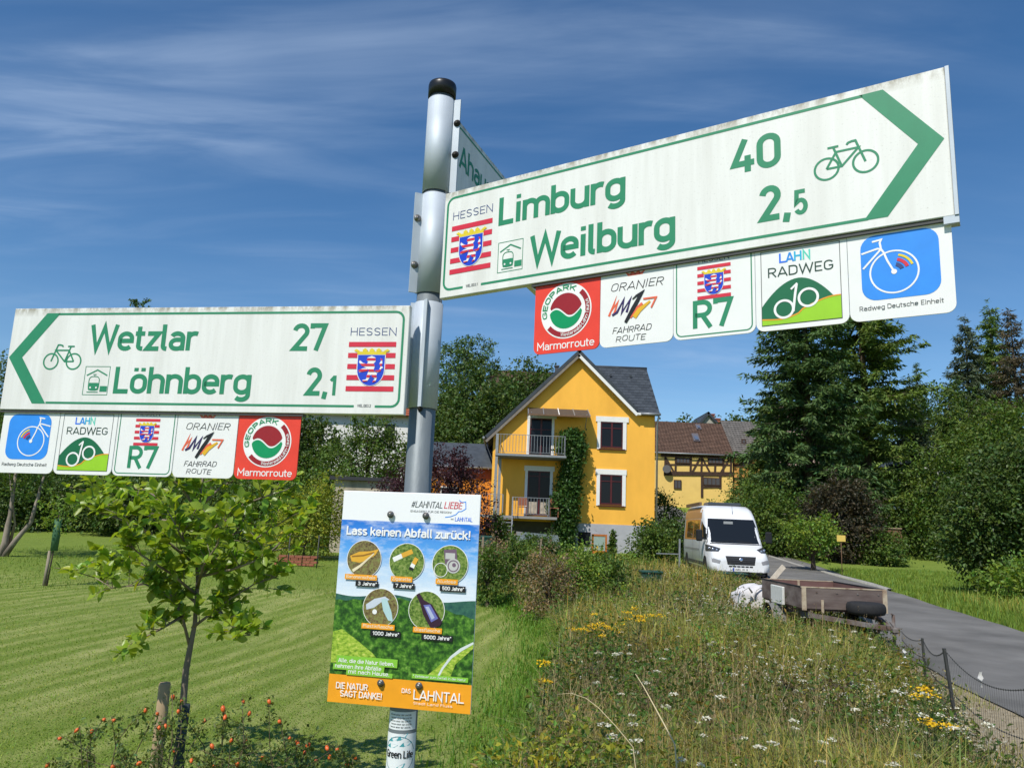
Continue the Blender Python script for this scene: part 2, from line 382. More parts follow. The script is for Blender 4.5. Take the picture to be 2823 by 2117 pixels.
# ------------------------------------------------------------------ the lie of the land
RY = np.array([-60, -10, 0, 8.3, 13.2, 20, 26, 34, 42, 52, 62, 75, 110, 200.])
RX = np.array([-8, 3, 5.0, 7.1, 8.1, 9.4, 10.4, 11.2, 11.9, 12.4, 12.6, 12.4, 10, 10.])
def road_x(y): return np.interp(y, RY, RX)
def sst(a, b, x): t = np.clip((x - a) / (b - a), 0, 1); return t * t * (3 - 2 * t)
def gz(x, y):
    x = np.asarray(x, float); y = np.asarray(y, float)
    r = np.interp(y, [-60, 10, 20, 26, 34, 42, 52, 60, 75, 120, 300, 700], [0, .0, .15, .32, .5, .85, 1.9, 3.1, 5.2, 11, 40, 70])
    l = np.interp(y, [-60, 15, 17.5, 21, 26, 34, 45, 60, 90, 150, 300, 700], [0, 0, .03, .16, .34, .48, .9, 2.0, 5, 14, 40, 70])
    m = sst(-14, -1, x); z = l * (1 - m) + r * m
    d = np.abs(x - road_x(y)); z = z + .035 * np.sin(x * .9 + 1) * np.sin(y * .7) * sst(2.2, 5, d) * sst(3, 9, y)
    z = z + (-.05) * sst(1.85, 2.1, d) * (d < 3.5)
    return z
def gp(x, y, dz=0.): return Vector((x, y, float(gz(x, y)) + dz))
def PG(px, py, y0=4., y1=120.):
    """where the sight line through a photo pixel meets the ground"""
    r = (P(px, py, 1.0) - CAM)
    ys = np.linspace(y0, y1, 3000); pts_z = CAM.z + r.z * ys; gx = CAM.x + r.x * ys
    k = np.argmax(pts_z <= gz(gx, ys)); y = float(ys[k]); return gp(CAM.x + r.x * y, y)

def ground_material():
    m = bpy.data.materials.new('ground_grass'); m.use_nodes = True; t = m.node_tree; n_ = t.nodes; l_ = t.links
    b = n_['Principled BSDF']; b.inputs['Roughness'].default_value = .9; b.inputs['Specular IOR Level'].default_value = .15
    tcn = n_.new('ShaderNodeTexCoord')
    def noise(scale, detail=5, dist=0, st=None):
        n = n_.new('ShaderNodeTexNoise'); n.inputs['Scale'].default_value = scale; n.inputs['Detail'].default_value = detail; n.inputs['Distortion'].default_value = dist; n.inputs['Roughness'].default_value = .65
        v = tcn.outputs['Object']
        if st:
            mp = n_.new('ShaderNodeMapping'); mp.inputs['Scale'].default_value = st[:3]; mp.inputs['Rotation'].default_value = (0, 0, st[3]); l_.new(v, mp.inputs[0]); v = mp.outputs[0]
        l_.new(v, n.inputs['Vector']); return n.outputs['Fac']
    def rmp(v, a, c):
        mr = n_.new('ShaderNodeMapRange'); mr.inputs['From Min'].default_value = a; mr.inputs['From Max'].default_value = c; l_.new(v, mr.inputs['Value']); return mr.outputs[0]
    def mix(f, a, c):
        mx = n_.new('ShaderNodeMix'); mx.data_type = 'RGBA'
        l_.new(f, mx.inputs['Factor'])
        for s_, v in (('A', a), ('B', c)):
            if isinstance(v, tuple): mx.inputs[s_].default_value = (*v, 1)
            else: l_.new(v, mx.inputs[s_])
        return mx.outputs['Result']
    base = mix(rmp(noise(1.3), .3, .7), (.112, .190, .016), (.170, .255, .028))
    base = mix(rmp(noise(38, 3), .35, .7), base, (.235, .285, .065))
    # mown rows: bands of clippings and shorn straw along the mower's track
    wv = n_.new('ShaderNodeTexWave'); wv.wave_type = 'BANDS'; wv.bands_direction = 'X'; wv.inputs['Scale'].default_value = .80; wv.inputs['Distortion'].default_value = 3.2; wv.inputs['Detail'].default_value = 3; wv.inputs['Detail Scale'].default_value = .35
    mp = n_.new('ShaderNodeMapping'); mp.inputs['Rotation'].default_value = (0, 0, R(11)); l_.new(tcn.outputs['Object'], mp.inputs[0]); l_.new(mp.outputs[0], wv.inputs['Vector'])
    base = mix(rmp(noise(.45, 4, .6), .58, .80), base, (.235, .26, .06))
    at = n_.new('ShaderNodeAttribute'); at.attribute_name = 'mown'
    mm = n_.new('ShaderNodeMath'); mm.operation = 'MULTIPLY'; l_.new(rmp(wv.outputs['Fac'], .32, 1.0), mm.inputs[0]); l_.new(at.outputs['Fac'], mm.inputs[1])
    m2 = n_.new('ShaderNodeMath'); m2.operation = 'MULTIPLY'; l_.new(mm.outputs[0], m2.inputs[0]); l_.new(rmp(noise(.7, 6, .8, (1, .35, 1, R(11))), .30, .62), m2.inputs[1])
    base = mix(m2.outputs[0], base, (.345, .375, .11))
    m3 = n_.new('ShaderNodeMath'); m3.operation = 'MULTIPLY'; l_.new(rmp(noise(2.1, 4, .3, (1, .05, 1, R(11))), .46, .66), m3.inputs[0]); l_.new(at.outputs['Fac'], m3.inputs[1])
    m4 = n_.new('ShaderNodeMath'); m4.operation = 'MULTIPLY'; l_.new(m3.outputs[0], m4.inputs[0]); l_.new(rmp(noise(1.1, 6, .6), .30, .75), m4.inputs[1])
    base = mix(m4.outputs[0], base, (.45, .45, .17))
    at2 = n_.new('ShaderNodeAttribute'); at2.attribute_name = 'soil'
    base = mix(at2.outputs['Fac'], base, mix(rmp(noise(14), .3, .7), (.05, .05, .015), (.15, .13, .055)))
    l_.new(base, b.inputs['Base Color'])
    bp = n_.new('ShaderNodeBump'); bp.inputs['Strength'].default_value = .8; bp.inputs['Distance'].default_value = .04; l_.new(noise(60, 4), bp.inputs['Height']); l_.new(bp.outputs[0], b.inputs['Normal'])
    return m
def patch(x, y, s, seed):
    r_ = np.random.default_rng(seed); o = 0
    for _ in range(6): a = r_.uniform(0, 6.283); k = r_.uniform(.4, 1.6) * s; o = o + np.sin((x * np.cos(a) + y * np.sin(a)) * k + r_.uniform(0, 6))
    return o / 6
def axis(lo, hi, fine_lo, fine_hi, step):
    a = list(np.arange(fine_lo, fine_hi, step)); s = step; v = fine_lo
    pre = []
    while v > lo: s *= 1.16; v -= s; pre.append(v)
    s = step; v = a[-1]; post = []
    while v < hi: s *= 1.16; v += s; post.append(v)
    return np.array(pre[::-1] + a + post)
def lawn_edge(y): return np.interp(y, [2, 5.5, 8, 10.6, 13, 15, 18, 22], [-.5, .1, .35, .75, .75, .6, -.3, -2.5])
def mow_mask(x, y): return sst(.6, -.9, x - lawn_edge(y) + .5 * patch(x, y, 1.6, 31)) * sst(19, 16.5, y + .12 * x) * sst(1, 2.5, y)
xs_ = axis(-900, 900, -14, 22, .4); ys_ = axis(-300, 1100, 0, 52, .4)
gx_, gy_ = np.meshgrid(xs_, ys_); gzv = gz(gx_, gy_)
nx, ny = len(xs_), len(ys_); idx = np.arange(nx * ny).reshape(ny, nx)
gf = np.stack([idx[:-1, :-1], idx[:-1, 1:], idx[1:, 1:], idx[1:, :-1]], -1).reshape(-1, 4)
gme = np_mesh('ground', np.stack([gx_, gy_, gzv], -1).reshape(-1, 3), [gf], smooth=True)
a_ = gme.attributes.new('mown', 'FLOAT', 'POINT'); a_.data.foreach_set('value', mow_mask(gx_, gy_).ravel().astype(np.float32))
a_ = gme.attributes.new('soil', 'FLOAT', 'POINT'); a_.data.foreach_set('value', (sst(-.2, .9, gx_ - lawn_edge(gy_) + .5 * patch(gx_, gy_, 1.6, 31)) * sst(-1.5, -2.6, gx_ - road_x(gy_)) * sst(30, 24, gy_) * sst(0, 3, gy_)).ravel().astype(np.float32))
tag(link('ground', gme, ground_material()), 'mown lawn and rough meadow ground sloping up behind the house', kind='structure')

def strip(name, y0, y1, a, b, dz, m, step=.5, kind='structure', label=None, wob=0., thick=0., taper=None):
    """a sheet between offsets a and b from the road's centre line, following the ground"""
    ys = np.arange(y0, y1 + .01, step); g = np.random.default_rng(int(y1 * 10)); mb = MB(); rows = []
    wa = np.convolve(g.normal(0, wob, len(ys) + 8), np.ones(9) / 3, 'valid') if wob else np.zeros(len(ys))
    wb = np.convolve(g.normal(0, wob, len(ys) + 8), np.ones(9) / 3, 'valid') if wob else np.zeros(len(ys))
    b0 = b
    for y, p, q in zip(ys, wa, wb):
        if taper: b = a + .02 + (b0 - a - .02) * float(sst(*taper, y))
        c = float(road_x(y)); zz = float(gz(c, y))
        rows.append([(c + t, y, (zz if abs(t) < 1.9 else float(gz(c + t, y))) + dz) for t in np.linspace(a + p, b + q, 5)])
    if thick:
        rows = [r + [(r[-1][0], r[-1][1], r[-1][2] - thick)] for r in rows]; rows = [[(r[0][0], r[0][1], r[0][2] - thick)] + r for r in rows]
    n = len(rows[0]); mb.add([p for r in rows for p in r], [(i * n + j, i * n + j + 1, (i + 1) * n + j + 1, (i + 1) * n + j) for i in range(len(rows) - 1) for j in range(n - 1)], True)
    return tag(mb.build(name, m), label, kind=kind)
asphalt = mat('asphalt', (.165, .160, .150), .9, var=.30, scale=.8, bump=.5, bscale=160, spec=.25)
gravel = mat('gravel', (.38, .32, .22), .95, col2=(.22, .18, .11), scale=9, thr=(.35, .75), bump=1, bscale=55, spec=.2)
strip('road', -40, 76, -1.65, 1.65, .045, asphalt, wob=.075)
strip('road_shoulder', -20, 33, -3.7, -1.6, .035, gravel, wob=.09)
kerbm = mat('kerb_stone', (.33, .32, .29), .9, var=.25, scale=5, bump=.4)
strip('footpath', 24, 60, 1.85, 2.9, .014, mat('path_asphalt', (.17, .165, .15), .95, var=.2, scale=2, bump=.5, bscale=90), thick=.3, taper=(25, 36))
kb = MB(); kerb = strip('kerb', 24, 60, 1.68, 1.84, .062, kerbm, .5, thick=.3)
strip('road_edge_line', 33, 62, -1.60, -1.48, .05, mat('faded_line', (.45, .43, .36), .9, var=.3, scale=20))
# drive between the van and the road
# ------------------------------------------------------------------ buildings
YELLOW = mat('yellow_render', (.90, .465, .072), .9, var=.10, scale=.9, stretch=(1, 1, .4), bump=.25, bscale=45, spec=.15)
GREYR = mat('grey_render', (.40, .40, .42), .92, var=.08, scale=2, bump=.3, bscale=50, spec=.15)
WHITEP = mat('white_paint', (.78, .77, .74), .6, var=.04, scale=8)
SLATE = mat('slate', (.042, .050, .060), .62, var=.25, scale=3, spec=.35)
SLATE2 = mat('slate_pale', (.055, .064, .075), .6, var=.25, scale=3, spec=.35)
REDW = mat('dark_red_wood', (.085, .012, .014), .45, var=.15, scale=6)
GLASS = mat('dark_glass', (.012, .014, .018), .12, spec=.16)
STEEL = mat('galvanised_rail', (.30, .31, .32), .55, .5, var=.15, scale=9)
WOODB = mat('brown_board', (.16, .09, .05), .8, var=.25, scale=8)
AWN = mat('awning_cloth', (.085, .062, .045), .9, var=.15, scale=7)
CURT = mat('curtain', (.42, .36, .28), .9, var=.3, scale=6)
HY = 38.0
def hp(px, py, y=HY):
    p = P(px, py, y); return p.x, p.z
def c6(x, y): return hp(1300 + x / 2.5517, 950 + y / 2.5517)       # enlarged crop of the house
house = empty('yellow_house', (3, HY, .4), 'bright yellow gabled house with dark slate roof, white window surrounds and two balconies', 'house')
house.matrix_world.translation = (0, 0, 0); house.location = (0, 0, 0)
xL, xR, zB, zE = -.82, 7.27, -.4, 7.62
AX, AZ = 3.36, 10.42; xK, zL = 6.2, 6.24
m_ = MB()
m_.prism([(xL, HY, 2.02), (xR, HY, 2.02), (xR, HY, zE), (6.17, HY, zE), (AX, HY, AZ), (xL, HY, zL)], (0, .35, 0))
m_.box((xL + .004, HY + .35, 2.02), (xL + .35, HY + 7.6, zL - .1)); m_.prism([(xR - .004, HY + .35, 2.02), (xR - .004, HY + 7.2, 2.02), (xR - .004, HY + 7.2, zE), (xR - .004, HY + 3.6, 10.3), (xR - .004, HY + .35, zE + .2)], (-.35, 0, 0))
m_.box((xL + .36, HY + 7.2, 1), (xR - .36, HY + 7.5, 7.5))
m_.build('wall', YELLOW, house)
m_ = MB(); m_.box((2.2, HY - .045, zB), (xR + .02, HY + .6, 2.02)); m_.box((xR - .3, HY + .6, zB), (xR + .018, HY + 7.2, 2.02)); m_.build('plinth', GREYR, house)
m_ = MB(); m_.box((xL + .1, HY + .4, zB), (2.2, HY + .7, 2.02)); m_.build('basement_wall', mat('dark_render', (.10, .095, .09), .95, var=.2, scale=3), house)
# roofs
def slab(mb, a, b, c, d, t): # quad a b c d, thickness down
    a, b, c, d = map(Vector, (a, b, c, d)); n = (b - a).cross(d - a).normalized()
    if n.z < 0: n = -n
    return mb.prism([a, b, c, d], n * -t)
rf = MB()
slab(rf, (AX, HY - .34, AZ + .28), (AX, HY + 7.8, AZ + .28), (xL - .42, HY + 7.8, zL - .14), (xL - .42, HY - .34, zL - .14), .16)
slab(rf, (AX + .002, HY - .34, AZ + .275), (AX + .002, HY + 3.6, AZ + .275), (6.36, HY + 3.6, zE - .02 + .16), (6.36, HY - .34, zE - .02 + .16), .15)
slab(rf, (3.6, HY + 3.62, AZ + .24), (xR + .22, HY + 3.62, AZ + .24), (xR + .22, HY + 7.6, zE - .1), (3.6, HY + 7.6, zE - .1), .15)
roof = rf.build('roof', SLATE, house)
rb = MB(); slab(rb, (AX + .3, HY + 3.60, AZ + .235), (xR + .2, HY + 3.60, AZ + .235), (xR + .2, HY - .30, zE - .07), (6.40, HY - .30, zE - .07), .13); rb.build('roof_deck', SLATE, roof)
# the slates of the roof facing the road side, each one laid over the next course
ra, rb_ = Vector((0, HY - .30, zE - .07)), Vector((0, HY + 3.60, AZ + .235)); rd = rb_ - ra; rl = rd.length; rd.normalize(); rn = Vector((0, -rd.z, rd.y))
if rn.z < 0: rn = -rn
tw, th = .30, .30
sl = MB(); sl.add([(-.145, 0, 0), (.145, 0, 0), (.145, 0, .018), (-.145, 0, .018)], [(0, 1, 2, 3)])
sl.v = []; sl.f = []; sl.sm = []
u_ = rd; 
def slate_mesh(seed):
    g = random.Random(seed); mb = MB(); w = .146; h = th * 1.12; e = g.uniform(-.004, .004)
    top = [Vector((-w, 0, 0)) + rn * .026, Vector((w, 0, 0)) + rn * (.026 + e), Vector((w, 0, 0)) + rd * h + rn * .008, Vector((-w, 0, 0)) + rd * h + rn * .008]
    mb.prism(top, rn * -.012); me = mb.mesh('slate'); me.materials.append(SLATE2 if seed % 3 else SLATE); return me
smesh = [slate_mesh(i) for i in range(5)]
row = 0
while row * th < rl - .12:
    zz = ra + rd * (row * th); xl = AX + (HY * 0) 
    # the front gable's roof cuts the courses off on the left
    gx0 = max(AX + .34, 6.36 - (zz.z - (zE + .14)) * (6.36 - AX) / (AZ + .275 - zE - .14) + .05)
    x = xR + .2 - tw / 2 - (tw / 2 if row % 2 else 0) - .002
    while x > gx0:
        link('slate', smesh[(row * 7 + int(x * 31)) % 5], None, roof, (x, zz.y, zz.z)); x -= tw
    row += 1
m_ = MB(); m_.tube([(AX + .35, HY + 3.61, AZ + .26), (xR + .22, HY + 3.61, AZ + .26)], .07, 8); m_.tube([(AX, HY - .35, AZ + .30), (AX, HY + 7.8, AZ + .30)], .07, 8); m_.build('ridge_cap', SLATE, roof)
for x_ in (5.35, 6.45):
    q = ra + rd * (rl * .76); MB().box((x_ - .05, q.y - .08, q.z + .04), (x_ + .05, q.y + .06, q.z + .16)).build('snow_hook', SLATE, roof)
m_ = MB(); slab(m_, (AX + .01, HY - .352, AZ + .03), (AX + .01, HY - .30, AZ + .03), (6.38, HY - .30, zE - .11), (6.38, HY - .352, zE - .11), .15); m_.build('bargeboard', WHITEP, roof)
m_ = MB(); slab(m_, (AX - .01, HY - .352, AZ + .02), (AX - .01, HY - .30, AZ + .02), (xL - .40, HY - .30, zL - .38), (xL - .40, HY - .352, zL - .38), .12); m_.build('bargeboard', mat('weathered_board', (.20, .17, .14), .8, var=.15, scale=6), roof)
m_ = MB(); m_.box((6.25, HY - .34, zE - .16), (6.55, HY - .02, zE - .05)); m_.build('eave_return', WHITEP, roof)
m_ = MB(); m_.tube([(6.5, HY - .36, zE - .10), (xR + .22, HY - .36, zE - .10)], .065, 8); m_.tube([(xR + .14, HY - .36, zE - .12), (xR + .10, HY - .07, zE - .55), (xR + .08, HY - .07, .3)], .05, 8); m_.build('gutter', STEEL, roof)
m_ = MB(); m_.tube([(xL - .48, HY - .3, zL - .22), (xL - .48, HY + 7.6, zL - .22)], .06, 8); m_.build('gutter', STEEL, roof)
m_ = MB(); m_.box((2.3, HY + 2.5, 9.2), (2.5, HY + 2.7, 10.35)); m_.box((2.26, HY + 2.46, 10.35), (2.54, HY + 2.74, 10.42)); m_.build('chimney', mat('chimney_slate', (.07, .075, .085), .8, var=.2), roof)
# windows and doors (crop pixels of the frame)
def glazed(name, x0, y0, x1, y1, parent, yy=HY, halves=2, bars=(), curt=None, trans=None, fr=REDW, conv=c6, fw=.07):
    (a, zt), (b, zb) = conv(x0, y0), conv(x1, y1)
    o = MB(); y = yy
    o.box((a, y - .035, zt - fw), (b, y + .1, zt)); o.box((a, y - .035, zb), (b, y + .1, zb + fw)); o.box((a, y - .034, zb + fw), (a + fw, y + .1, zt - fw)); o.box((b - fw, y - .034, zb + fw), (b, y + .1, zt - fw))
    c = (a + b) / 2
    o.box((c - fw * .6, y - .045, zb + fw), (c + fw * .6, y + .09, zt - fw))
    if trans:
        zt2 = zt - (zt - zb) * trans; o.box((a + fw, y - .033, zt2 - .02), (b - fw, y + .088, zt2 + .02))
    w = o.build(name, fr, parent)
    for s0, s1 in ((a + fw, c - fw * .6), (c + fw * .6, b - fw)):
        MB().box((s0, y - .008, zb + fw), (s1, y + .004, zt - fw)).build('pane', GLASS, w)
        if curt: MB().box((s0 + .03, y - .012, zb + fw + .02), (s1 - .03, y - .0085, zb + (zt - zb) * curt)).build('curtain', CURT, w)
    return w, a, b, zb, zt
def surround(x0, x1, ytop, ylin, ybot, jl, jr, parent, conv=c6, sill=False):
    o = MB(); (a, zt), (b, _) = conv(x0, ytop), conv(x1, ytop); zl = conv(x0, ylin)[1]; zb = conv(x0, ybot)[1]
    o.box((a, HY - .06, zl), (b, HY + .02, zt)); fa, fb = conv(jl[0], ylin)[0], conv(jl[1], ylin)[0]; o.box((fa, HY - .05, zb), (fb, HY + .02, zl - .001))
    fa, fb = conv(jr[0], ylin)[0], conv(jr[1], ylin)[0]; o.box((fa, HY - .05, zb), (fb, HY + .02, zl - .001))
    return o.build('window_surround', WHITEP, parent)
def opening(name, fr, sur, **k):
    w, a, b, zb, zt = glazed(name, *fr, house, **k)
    s = surround(*sur, w); return w
w1 = opening('window', (908, 540, 1065, 730), (875, 1105, 503, 540, 733, (885, 908), (1065, 1090)), trans=.25)
w2 = opening('window', (903, 910, 1060, 1128), (872, 1090, 873, 910, 1130, (880, 903), (1060, 1085)), trans=.23)
d1 = opening('balcony_door', (412, 515, 566, 790), (395, 600, 480, 515, 790, (394, 412), (566, 584)), trans=.3)
d2 = opening('balcony_door', (397, 885, 553, 1205), (372, 585, 850, 885, 1205, (378, 397), (553, 573)), trans=.12, curt=.30)
for w_, fr in ((w1, (908, 540, 1065, 730)), (w2, (903, 910, 1060, 1128))):
    (a, zb), (b, _) = c6(fr[0] - 14, fr[3]), c6(fr[2] + 14, fr[3]); MB().box((a, HY - .11, zb - .05), (b, HY - .005, zb - .002)).build('sill', REDW, w_)
(a, zt), (b, zb) = c6(750, 1315), c6(835, 1420); bw = MB().box((a, HY - .06, zb), (b, HY - .047, zt)).build('basement_opening', GLASS, house)
(a, zt), (b, zb) = c6(838, 1330), c6(942, 1500); ORW = mat('orange_wood', (.42, .13, .025), .6, var=.15, scale=6)
bd = MB(); bd.box((a, HY - .5, zb), (b, HY - .44, zb + .35)); bd.box((a, HY - .5, zt - .09), (b, HY - .44, zt)); bd.box((a, HY - .499, zb + .35), (a + .09, HY - .441, zt - .09)); bd.box((b - .09, HY - .499, zb + .35), (b, HY - .441, zt - .09)); bd = bd.build('open_window_leaf', ORW, house)
MB().box((a + .09, HY - .48, zb + .35), (b - .09, HY - .46, zt - .09)).build('pane', mat('pale_pane', (.30, .38, .34), .15), bd)
# balconies
def railing(parent, pts, zb, zt, nb, posts=True, rad=.012):
    """rail along pts (x, y) between heights zb and zt"""
    o = MB()
    for i in range(len(pts) - 1):
        p, q = pts[i], pts[i + 1]; o.bar((p[0], p[1], zt), (q[0], q[1], zt), .035, .025); o.bar((p[0], p[1], zb + .09), (q[0], q[1], zb + .09), .022, .018)
    r_ = o.build('railing', STEEL, parent)
    bm = MB().tube([(0, 0, .09), (0, 0, zt - zb - .012)], rad, 5, smooth=False).mesh('baluster'); pm = MB().bar((0, 0, -.05), (0, 0, zt - zb - .004), .045).mesh('rail_post')
    for i in range(len(pts) - 1):
        p, q = Vector(pts[i]), Vector(pts[i + 1]); n = max(2, int((q - p).length / nb))
        for k in range(n + 1):
            c = p.lerp(q, k / n); link('rail_post' if k in (0, n) else 'baluster', pm if k in (0, n) else bm, STEEL, r_, (c.x, c.y, zb))
    return r_
BY = HY - 1.35
def b6(x, y): return hp(1300 + x / 2.5517, 950 + y / 2.5517, BY)
(ba, zt), (bb, zs) = b6(190, 628), b6(655, 800)
bal = MB().box((ba - .1, BY - .06, zs - .02), (bb + .05, HY - .001, zs + .13)).build('balcony', mat('balcony_slab', (.20, .18, .16), .8, var=.1), house)
MB().box((ba - .12, BY - .09, zs + .02), (bb + .07, BY - .061, zs + .10)).build('edge_beam', STEEL, bal)
railing(bal, [(ba - .03, HY - .1), (ba - .03, BY), (bb, BY), (bb, HY - .1)], zs + .13, zt, .145)
zg = .2
for (x_, y_) in ((ba - .05, BY + .02), (ba + .12, BY + .9)):
    MB().box((x_ - .065, y_ - .065, zg - .4), (x_ + .065, y_ + .065, zs - .02)).build('balcony_post', STEEL, bal)
MB().box((ba - .115, BY - .045, zs - .02), (ba + .015, BY + .085, zt + .02)).build('balcony_post', STEEL, bal)
(b2a, z2t), (b2b, z2s) = b6(-40, 1050), b6(600, 1232)
bal2 = MB().box((b2a, BY - .06, z2s), (b2b, HY - .001, z2s + .12)).build('balcony', mat('balcony_slab_low', (.26, .25, .24), .8, var=.1), house)
xg0, xg1 = b6(222, 1050)[0], b6(290, 1050)[0]; x3 = b6(550, 1050)[0]
railing(bal2, [(b2a, BY), (xg0, BY)], z2s + .12, z2t + .05, .14); railing(bal2, [(xg1, BY), (x3, BY), (x3, HY - .1)], z2s + .12, z2t - .05, .14)
# steps down from the lower balcony
st = MB(); 
for k in range(8):
    z_ = z2s - .02 - k * .17; st.box((xg0 + .02, BY - .1 - k * .27, z_ - .04), (xg1 - .02, BY - .36 - k * .27, z_))
stair = st.build('stair', STEEL, house)
for x_ in (xg0, xg1):
    MB().bar((x_, BY - .05, z2s + .05), (x_, BY - 2.3, z2s - 1.45), .04, .22).build('stringer', STEEL, stair)
MB().bar((xg1 + .01, BY - .05, z2t - .05), (xg1 + .01, BY - 2.2, z2t - 1.42), .05, .04).build('handrail', STEEL, stair)
bm = MB().tube([(0, 0, 0), (0, 0, .95)], .013, 5, smooth=False).mesh('baluster')
for k in range(11): link('baluster', bm, STEEL, stair, (xg1 + .01, BY - .15 - k * .2, z2s + .02 - k * .125))
# awning over the upper balcony door
(aa, z0), (ab, z1) = c6(398, 447), c6(815, 490)
aw = MB(); slab(aw, (aa, HY - .04, z0 + .02), (ab, HY - .04, z0 + .02), (ab + .05, HY - .95, z1 - .26), (aa + .02, HY - .95, z1 - .26), .035); aw = aw.build('awning', AWN, house)
for k in range(5):
    t = k / 4; x_ = aa + (ab - aa) * t; MB().bar((x_, HY - .04, z0 + .045), (x_ + .05 * t, HY - .96, z1 - .235), .04, .03).build('awning_rafter', WHITEP if k in (2,) else STEEL, aw)
MB().bar((aa, HY - .97, z1 - .265), (ab + .05, HY - .97, z1 - .265), .05, .07).build('awning_beam', WOODB, aw)
for x_ in (aa + .15, ab - .1): MB().bar((x_, HY - .02, z1 - .75), (x_, HY - .8, z1 - .14), .035).build('awning_strut', STEEL, aw)
# outside handrail at the plinth
(ha, za), (hb, zb_) = c6(1010, 1455), c6(1275, 1300)
hr = MB(); hr.bar((ha, HY - .7, za), (hb, HY - .7, zb_), .045); hr.bar((ha + .1, HY - .7, za - .4), (hb, HY - .7, zb_ - .42), .035)
hr = hr.build('handrail', STEEL, house)
for t in (.02, .55, .98): MB().bar((ha + (hb - ha) * t, HY - .7, za + (zb_ - za) * t - .95), (ha + (hb - ha) * t, HY - .7, za + (zb_ - za) * t), .04).build('rail_post', STEEL, hr)
# left annex of the house
an = empty('annex', (0, 0, 0), 'low orange annex with dark slate roof left of the yellow house, behind the purple shrub', 'annex')
AY = 41.
def a6(px, py): return hp(px, py, AY)
(a0, zt), (a1, ze) = a6(1190, 1232), a6(1375, 1290); zb_ = 0.2
MB().box((a0, AY, zb_), (a1, AY + 4, ze - .1)).build('wall', mat('orange_render', (.62, .22, .022), .9, var=.06, scale=1.5, bump=.2, bscale=40), an)
m_ = MB(); slab(m_, (a0 - .2, AY - .35, ze), (a1 - .2, AY - .35, ze), (a1 - .2, AY + 2.6, zt + .55), (a0 - .2, AY + 2.6, zt + .55), .12); slab(m_, (a0 - .2, AY + 2.62, zt + .55), (a1 - .2, AY + 2.62, zt + .55), (a1 - .2, AY + 5, ze), (a0 - .2, AY + 5, ze), .12)
ar = m_.build('roof', SLATE2, an)
MB().tube([(a0 - .2, AY - .4, ze - .06), (a1 - .2, AY - .4, ze - .06)], .06, 8).build('gutter', STEEL, ar)
MB().box((a0 - .01, AY - .012, ze - .62), (a1 - .001, AY - .001, ze - .1)).build('frieze', mat('red_brown_band', (.30, .07, .03), .8, var=.1), an)
(wa, wt), (wb, wb2) = a6(1215, 1340), a6(1262, 1400)
ww = MB().box((wa, AY - .03, wb2), (wb, AY - .002, wt)).build('window', WHITEP, an); MB().box((wa + .07, AY - .036, wb2 + .07), (wb - .07, AY - .031, wt - .07)).build('pane', GLASS, ww)

# ---- half-timbered house up the lane
TY = 66.
timber = mat('old_timber', (.055, .030, .020), .85, var=.3, scale=5)
def t7(x, y, yy=TY): return hp(1750 + x / 2.07375, 1000 + y / 2.07375, yy)
ht = empty('half_timbered_house', (0, 0, 0), 'yellow half-timbered house with brown tiled roof at the end of the lane', 'house')
(x0, zr), (x1, _) = t7(110, 335), t7(556, 340); ze = t7(200, 522)[1]; zm = t7(200, 640)[1]; zb_ = t7(200, 800)[1]
MB().box((x0, TY, zb_ - 1.5), (x1, TY + 7, ze + .05)).build('wall', mat('pale_yellow_render', (.80, .55, .17), .9, var=.07, scale=1.2, bump=.2, bscale=30), ht)
TILE = mat('brown_tile', (.112, .066, .046), .85, var=.35, scale=2.5)
TILEG = mat('grey_tile', (.135, .125, .115), .9, var=.3, scale=2.5)
def tiled(name, parent, m, xa, xb, y0, z0, y1, z1, n):
    """roof slope built as overlapping tile courses with a rolled edge"""
    mb = MB(); a = Vector((0, y0, z0)); b = Vector((0, y1, z1)); d = (b - a) / n; nn = Vector((0, -(b - a).z, (b - a).y)).normalized()
    if nn.z < 0: nn = -nn
    nt = max(6, int((xb - xa) / .26))
    for i in range(n):
        p = a + d * i; q = a + d * (i + 1.1); g = []
        for j in range(2 * nt + 1):
            x = xa + (xb - xa) * j / (2 * nt); hgt = .05 if j % 2 else .015
            g.append((x, hgt))
        lo = [(x, p.y + nn.y * (h + .05), p.z + nn.z * (h + .05)) for x, h in g]; hi = [(x, q.y + nn.y * h, q.z + nn.z * h) for x, h in g]; un = [(x, p.y, p.z) for x, h in g]
        k = len(g); mb.add(un + lo + hi, [(j, j + 1, k + j + 1, k + j) for j in range(k - 1)] + [(k + j, k + j + 1, 2 * k + j + 1, 2 * k + j) for j in range(k - 1)])
    mb.face([(xa, y0, z0), (xb, y0, z0), (xb, y1, z1), (xa, y1, z1)])
    return mb.build(name, m, parent)
dz = zr - ze
tr_ = tiled('roof', ht, TILE, x0 - .3, x1 + .05, TY - .28, ze + .10, TY + 3.5, ze - .05 + (zr - ze) * 1.06 + .35, 22)
tiled('roof', ht, TILE, x0 - .3, x1 + .05, TY + 7.5, ze - .05, TY + 3.5, ze - .05 + (zr - ze) * 1.06 + .35, 8)
